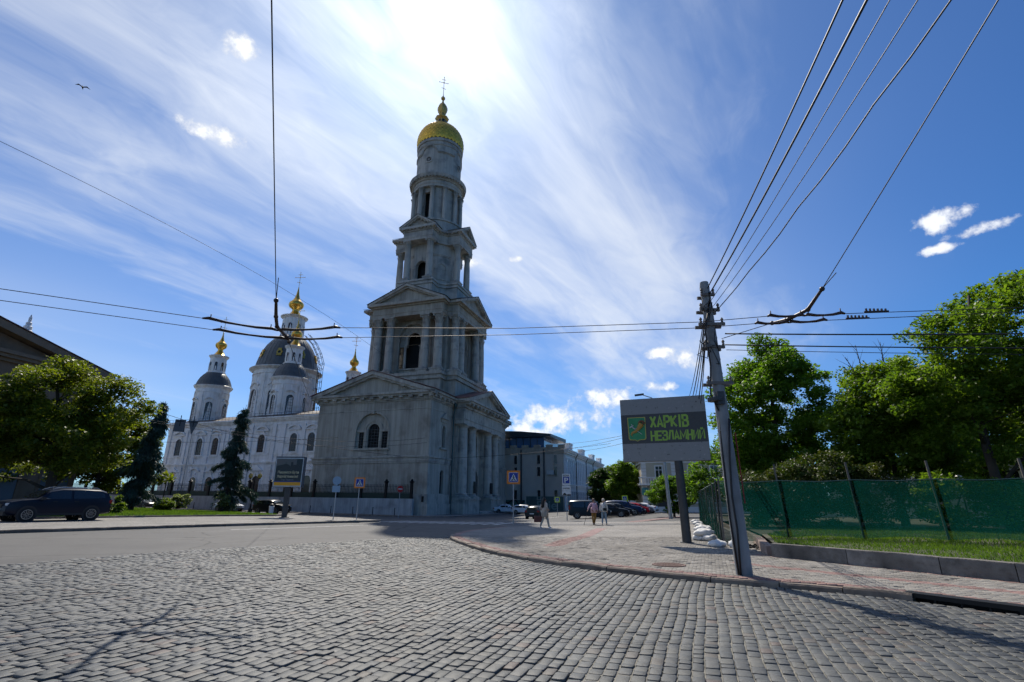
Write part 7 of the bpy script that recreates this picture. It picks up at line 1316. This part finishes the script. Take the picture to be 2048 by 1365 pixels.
def sandbag(loc, s, seed, z=None):
    rg = np.random.default_rng(seed); bm = bmesh.new(); bmesh.ops.create_icosphere(bm, subdivisions=3, radius=1); ph = rg.uniform(0, 6, 6); x0, y0 = loc
    for v in bm.verts:
        x, y, z_ = v.co; q = abs(x); v.co = Vector((x*.36*s*(1+.1*math.sin(3*y+ph[0])), y*.23*s*(1-.25*q**3)*(1+.12*math.sin(5*x+ph[1])), max(-.09, z_*.15*(1-.2*q)+.03*math.sin(6*x+ph[2])*math.cos(4*y+ph[3])+.02*math.sin(9*y+7*x+ph[4]))*s))
    me = bpy.data.meshes.new('sandbag'); bm.to_mesh(me); bm.free(); me.polygons.foreach_set('use_smooth', [True]*len(me.polygons)); o = newobj('sandbag', me, None, BAG); o.location = (x0, y0, (pv(x0, y0) if z is None else z)+.088*s); o.rotation_euler = (rg.uniform(-.1,.1), rg.uniform(-.1,.1), rg.uniform(0, 6)); return tag(o, (ORD[seed-1]+' white sandbag from the concrete pole along the mesh fence foot') if seed < 50 else ORD[seed-90]+' white sandbag lying on top of others beside the mesh fence', 'sandbag', 'sandbags along the mesh fence')
SB = [(7.05,18.5),(7.62,18.35),(7.75,21.1),(7.5,21.5),(8.5,23.9),(8.75,24.5),(9.7,27.4),(10.0,27.9),(12.1,34.4),(13.3,38.2),(14.6,42.5)]
for k, p in enumerate(SB): sandbag(p, 0.95+.2*((k*37) % 5)/5, k+1)
sandbag((7.62,21.3), 1.1, 90, pv(7.6,21)+.19); sandbag((8.62,24.2), 1.1, 91, pv(8.6,24)+.19)
e = empty('rubble', (7.9,17.6,.17)); b = MB()
for k in range(60): rr_ = random.Random(k); b.cbox((rr_.uniform(-.5,.6), rr_.uniform(-.6,.7), rr_.uniform(0,.05)), (rr_.uniform(.03,.12), rr_.uniform(.03,.1), rr_.uniform(.02,.07)), rr_.uniform(0,3), rr_.uniform(-.4,.4))
bpy.data.objects.remove(e); o = b.build('debris', SOIL); o.location = (8.05,18.4,pv(8,18)); tag(o, 'dark debris and twigs under the fence corner', 'debris', kind='stuff')
# ------------------------------------------------------------------ people
def skin_obj(name, verts, edges, rad, m, parent, root=0, sub=2, scale=None):
    me = bpy.data.meshes.new(name); bm = bmesh.new(); lay = bm.verts.layers.skin.verify(); vs = [bm.verts.new(v) for v in verts]
    for a, c in edges: bm.edges.new((vs[a], vs[c]))
    for i, v in enumerate(vs):
        r = rad[i]; v[lay].radius = (r, r) if not isinstance(r, tuple) else r; v[lay].use_root = (i == root)
    bm.to_mesh(me); bm.free(); o = newobj(name, me, parent, m); s = o.modifiers.new('skin', 'SKIN'); s.use_smooth_shade = True; s.branch_smoothing = .6; d = o.modifiers.new('sub', 'SUBSURF'); d.levels = d.render_levels = sub; return o
def person(loc, head, label, j, top, leg, hair, shoe, h=1.66, coat_len=.0, long_hair=False, sleeves=True, toplab='jacket', under=None):
    x0, y0 = loc; e = empty('person', (x0, y0, pv(x0, y0)), head, label, 'person'); e.scale = (h/1.66,)*3
    J = dict(pel=(0,0,.93), sp=(0,.01,1.10), ch=(0,.0,1.30), nk=(0,.0,1.43), hd=(0,-.015,1.50), tp=(0,-.01,1.60), sl=(.165,0,1.36), sr=(-.165,0,1.36), el=(.23,.02,1.10), er=(-.23,.02,1.10), wl=(.25,-.05,.88), wr=(-.25,-.05,.88), hl=(.09,0,.88), hr=(-.09,0,.88), kl=(.10,-.02,.50), kr=(-.10,-.02,.50), al=(.10,.03,.09), ar=(-.10,.03,.09), tl=(.11,-.13,.03), tr=(-.11,-.13,.03)); J.update(j)
    K = list(J); I = {k: i for i, k in enumerate(K)}; V = [J[k] for k in K]; R_ = dict(pel=(.145,.11), sp=(.12,.095), ch=(.145,.10), nk=.05, hd=(.072,.085), tp=(.068,.085), sl=.06, sr=.06, el=.042, er=.042, wl=.027, wr=.027, hl=.085, hr=.085, kl=.058, kr=.058, al=.036, ar=.036, tl=.032, tr=.032)
    E_ = [('pel','sp'),('sp','ch'),('ch','nk'),('nk','hd'),('hd','tp'),('ch','sl'),('ch','sr'),('sl','el'),('sr','er'),('el','wl'),('er','wr'),('pel','hl'),('pel','hr'),('hl','kl'),('hr','kr'),('kl','al'),('kr','ar'),('al','tl'),('ar','tr')]; E2 = [(I[a], I[c]) for a, c in E_]; rad = [R_[k] for k in K]
    for s, w, el_ in ((1,'wl','el'),(-1,'wr','er')):
        d = (Vector(J[w])-Vector(J[el_])).normalized(); side = Vector((s*.0, -1, 0)); side = (side-d*side.dot(d)).normalized(); W_ = Vector(J[w]); pm_ = W_+d*.075; V.append(tuple(pm_)); rad.append((.034,.02)); pi_ = len(V)-1; E2.append((I[w], pi_))
        for f in range(4):
            o_ = side*(.03-.02*f); L_ = (.06,.07,.066,.05)[f]; a = pm_+o_+d*.03; c = a+d*L_*.5+Vector((-s*.012,0,0)); V += [tuple(a), tuple(c)]; rad += [.0095,.008]; E2 += [(pi_, len(V)-2), (len(V)-2, len(V)-1)]
        a = W_+d*.03+side*.035; c = a+d*.045+side*.012; V += [tuple(a), tuple(c)]; rad += [.011,.009]; E2 += [(I[w], len(V)-2), (len(V)-2, len(V)-1)]
    skin_obj('body', V, E2, rad, SKIN, e, I['pel'])
    hd = Vector(J['hd']); b = MB(); b.cbox(tuple(hd+Vector((0,-.098,.045))), (.024,.035,.045)); [b.ball(hd+Vector((s*.034,-.078,.07)), .012, 5) for s in (-1, 1)]; b.cbox(tuple(hd+Vector((0,-.088,.0))), (.045,.012,.012)); [b.cbox(tuple(hd+Vector((s*.078,.0,.05))), (.015,.035,.05)) for s in (-1, 1)]; b.build('face', mat('face_'+label[:18], (.34, .19, .15), .6), e, True)
    def sub_skin(nm, keys, ed, grow, m): idx = {k: i for i, k in enumerate(keys)}; return skin_obj(nm, [J[k] for k in keys], [(idx[a], idx[c]) for a, c in ed], [tuple(q+grow for q in (R_[k] if isinstance(R_[k], tuple) else (R_[k],)*2)) for k in keys], m, e)
    sub_skin('trousers', ['pel','hl','hr','kl','kr','al','ar'], [('pel','hl'),('pel','hr'),('hl','kl'),('hr','kr'),('kl','al'),('kr','ar')], .016, leg)
    sub_skin(toplab, ['ch','sp','pel','nk','sl','sr','el','er','wl','wr'], [('ch','sp'),('sp','pel'),('ch','nk'),('ch','sl'),('ch','sr'),('sl','el'),('sr','er'),('el','wl'),('er','wr')], .018, top)
    if coat_len: b = MB(); pz = J['pel']; b.lathe([(.19,1.12),(.20,.95),(.22,.93-coat_len),(.20,.93-coat_len),(.18,1.0)], 18, (pz[0], pz[1])); o = b.build('coat_skirt', top, e, True); o.scale = (1, .8, 1)
    if under: b = MB(); b.lathe([(.13,.98),(.145,1.12),(.15,1.3),(.07,1.4)], 14, (0,-.045)); o = b.build('shirt', under, e, True)
    for a, t in (('al','tl'),('ar','tr')): A_, T_ = Vector(J[a]), Vector(J[t]); skin_obj('shoe', [tuple(A_+Vector((0,.03,-.03))), tuple(A_*.5+T_*.5-Vector((0,0,.0))), tuple(T_)], [(0,1),(1,2)], [(.045,.045),(.045,.04),(.036,.03)], shoe, e)
    b = MB(); b.lathe([(.098,-.02),(.105,.05),(.095,.11),(.06,.15),(.01,.165)], 14, (hd.x, hd.y+.012), z=hd.z+.02) ; hr_ = b.build('hair', hair, e, True)
    hr_.location = (0,.016,0)
    if long_hair: b = MB(); b.path([(0,.06,1.58),(0,.10,1.48),(.01,.12,1.32),(.0,.125,1.18),(.02,.12,1.06)], [.07,.085,.095,.08,.02], 10); b.build('long_hair', hair, e, True)
    return e
BEI = mat('beige_coat', (.48, .39, .31), .85, col2=(.56, .46, .37), nscale=6); PAL = mat('pale_trousers', (.50, .45, .38), .85); DKH = mat('dark_hair', (.02, .014, .01), .6); WSH = mat('white_shoes', (.7, .7, .72), .6)
person((1.9,30.3), RAD(128), 'person with long dark hair in a beige coat striding across the pavement', dict(al=(.10,.24,.13), tl=(.11,.14,.03), kl=(.10,.04,.52), kr=(-.10,-.13,.52), ar=(-.10,-.24,.09), tr=(-.11,-.40,.05), wl=(.30,-.02,.88), el=(.27,.08,1.10), er=(-.30,.10,1.14), wr=(-.20,-.10,1.02)), BEI, PAL, DKH, WSH, 1.66, .32, True, toplab='coat')
bx_, by_ = 1.52, 30.28; e = empty('handbag', (bx_, by_, pv(bx_, by_)+.34), RAD(15), 'brown leather bag hanging from the striding person', 'bag'); b = MB(); b.box(-.21,.21,-.07,.07,0,.33); b.build('bag_body', mat('brown_leather', (.13, .035, .025), .55, col2=(.17, .05, .035), nscale=6), e); b = MB(); b.path([(-.14,0,.33),(-.1,0,.5),(.02,0,.56),(.1,0,.5),(.14,0,.33)], .012, 5); b.build('handle', DKH, e)
PNK = mat('pink_jacket', (.55, .33, .37), .85, col2=(.62, .40, .43), nscale=7); MUS = mat('mustard_trousers', (.30, .155, .035), .85); BRH = mat('brown_hair', (.10, .055, .035), .6)
person((5.75,37.0), RAD(8), 'person in a pink jacket and mustard trousers with a walking stick', dict(er=(-.34,-.05,1.14), wr=(-.46,-.14,.95), al=(.02,.06,.10), tl=(.02,-.08,.04), kl=(.07,-.03,.5), ar=(-.07,.0,.09), tr=(-.08,-.16,.03)), PNK, MUS, BRH, mat('brown_shoes', (.08, .045, .03), .6), 1.72, .16, under=mat('patterned_shirt', (.62, .5, .55), .8, col2=(.45, .2, .32), nscale=14))
e = empty('walking_stick', (5.1,36.75,pv(5.1,36.75)), 0, 'thin dark walking stick held out by the person in pink', 'walking stick'); b = MB(); b.path([(-.12,-.1,.0),(.2,.1,.93)], .014, 6); b.path([(.2,.1,.93),(.24,.12,.97),(.3,.15,.95)], .016, 6); b.build('stick', IRON, e)
CRM = mat('cream_jacket', (.60, .55, .47), .85, col2=(.68, .63, .55), nscale=7); JEA = mat('light_jeans', (.20, .29, .36), .85, col2=(.28, .37, .44), nscale=9); GRH = mat('grey_hair', (.50, .44, .36), .6)
person((6.45,37.1), RAD(-14), 'person with grey hair in a cream jacket and light jeans', dict(ar=(-.12,-.02,.09), tr=(-.14,-.18,.03), al=(.15,.06,.09), tl=(.17,-.09,.03), kl=(.12,-.02,.5)), CRM, JEA, GRH, mat('grey_shoes', (.2, .17, .15), .6), 1.72, .10, under=mat('white_shirt', (.65, .63, .6), .8))
e = empty('shoulder_bag', (6.48,36.9,pv(6.4,36.9)+.98), RAD(-14), 'black shoulder bag worn across the cream jacket', 'bag'); b = MB(); b.box(-.09,.15,-.05,.04,-.05,.13); b.build('bag_body', IRON, e); b = MB(); b.path([(.1,-.02,.13),(.02,-.03,.3),(-.09,.02,.48)], .01, 5); b.build('strap', IRON, e)
# ------------------------------------------------------------------ a swallow in flight
e = empty('bird', (-29.1,27.45,28.08), .6, 'small dark swallow flying in the upper left sky', 'bird'); b = MB(); b.path([(0,-.16,0),(0,-.1,.01),(0,0,0),(0,.12,-.01),(0,.24,0)], [.015,.04,.05,.03,.008], 8)
for s in (-1, 1): b.add([(0,-.06,.02),(s*.22,-.1,.12),(s*.42,.06,.06),(s*.2,.02,.09),(0,.06,.02)], [(0,1,2,3,4)]); b.add([(0,.2,0),(s*.04,.32,0),(s*.01,.24,0)], [(0,1,2)])
b.build('body', IRON, e, True)
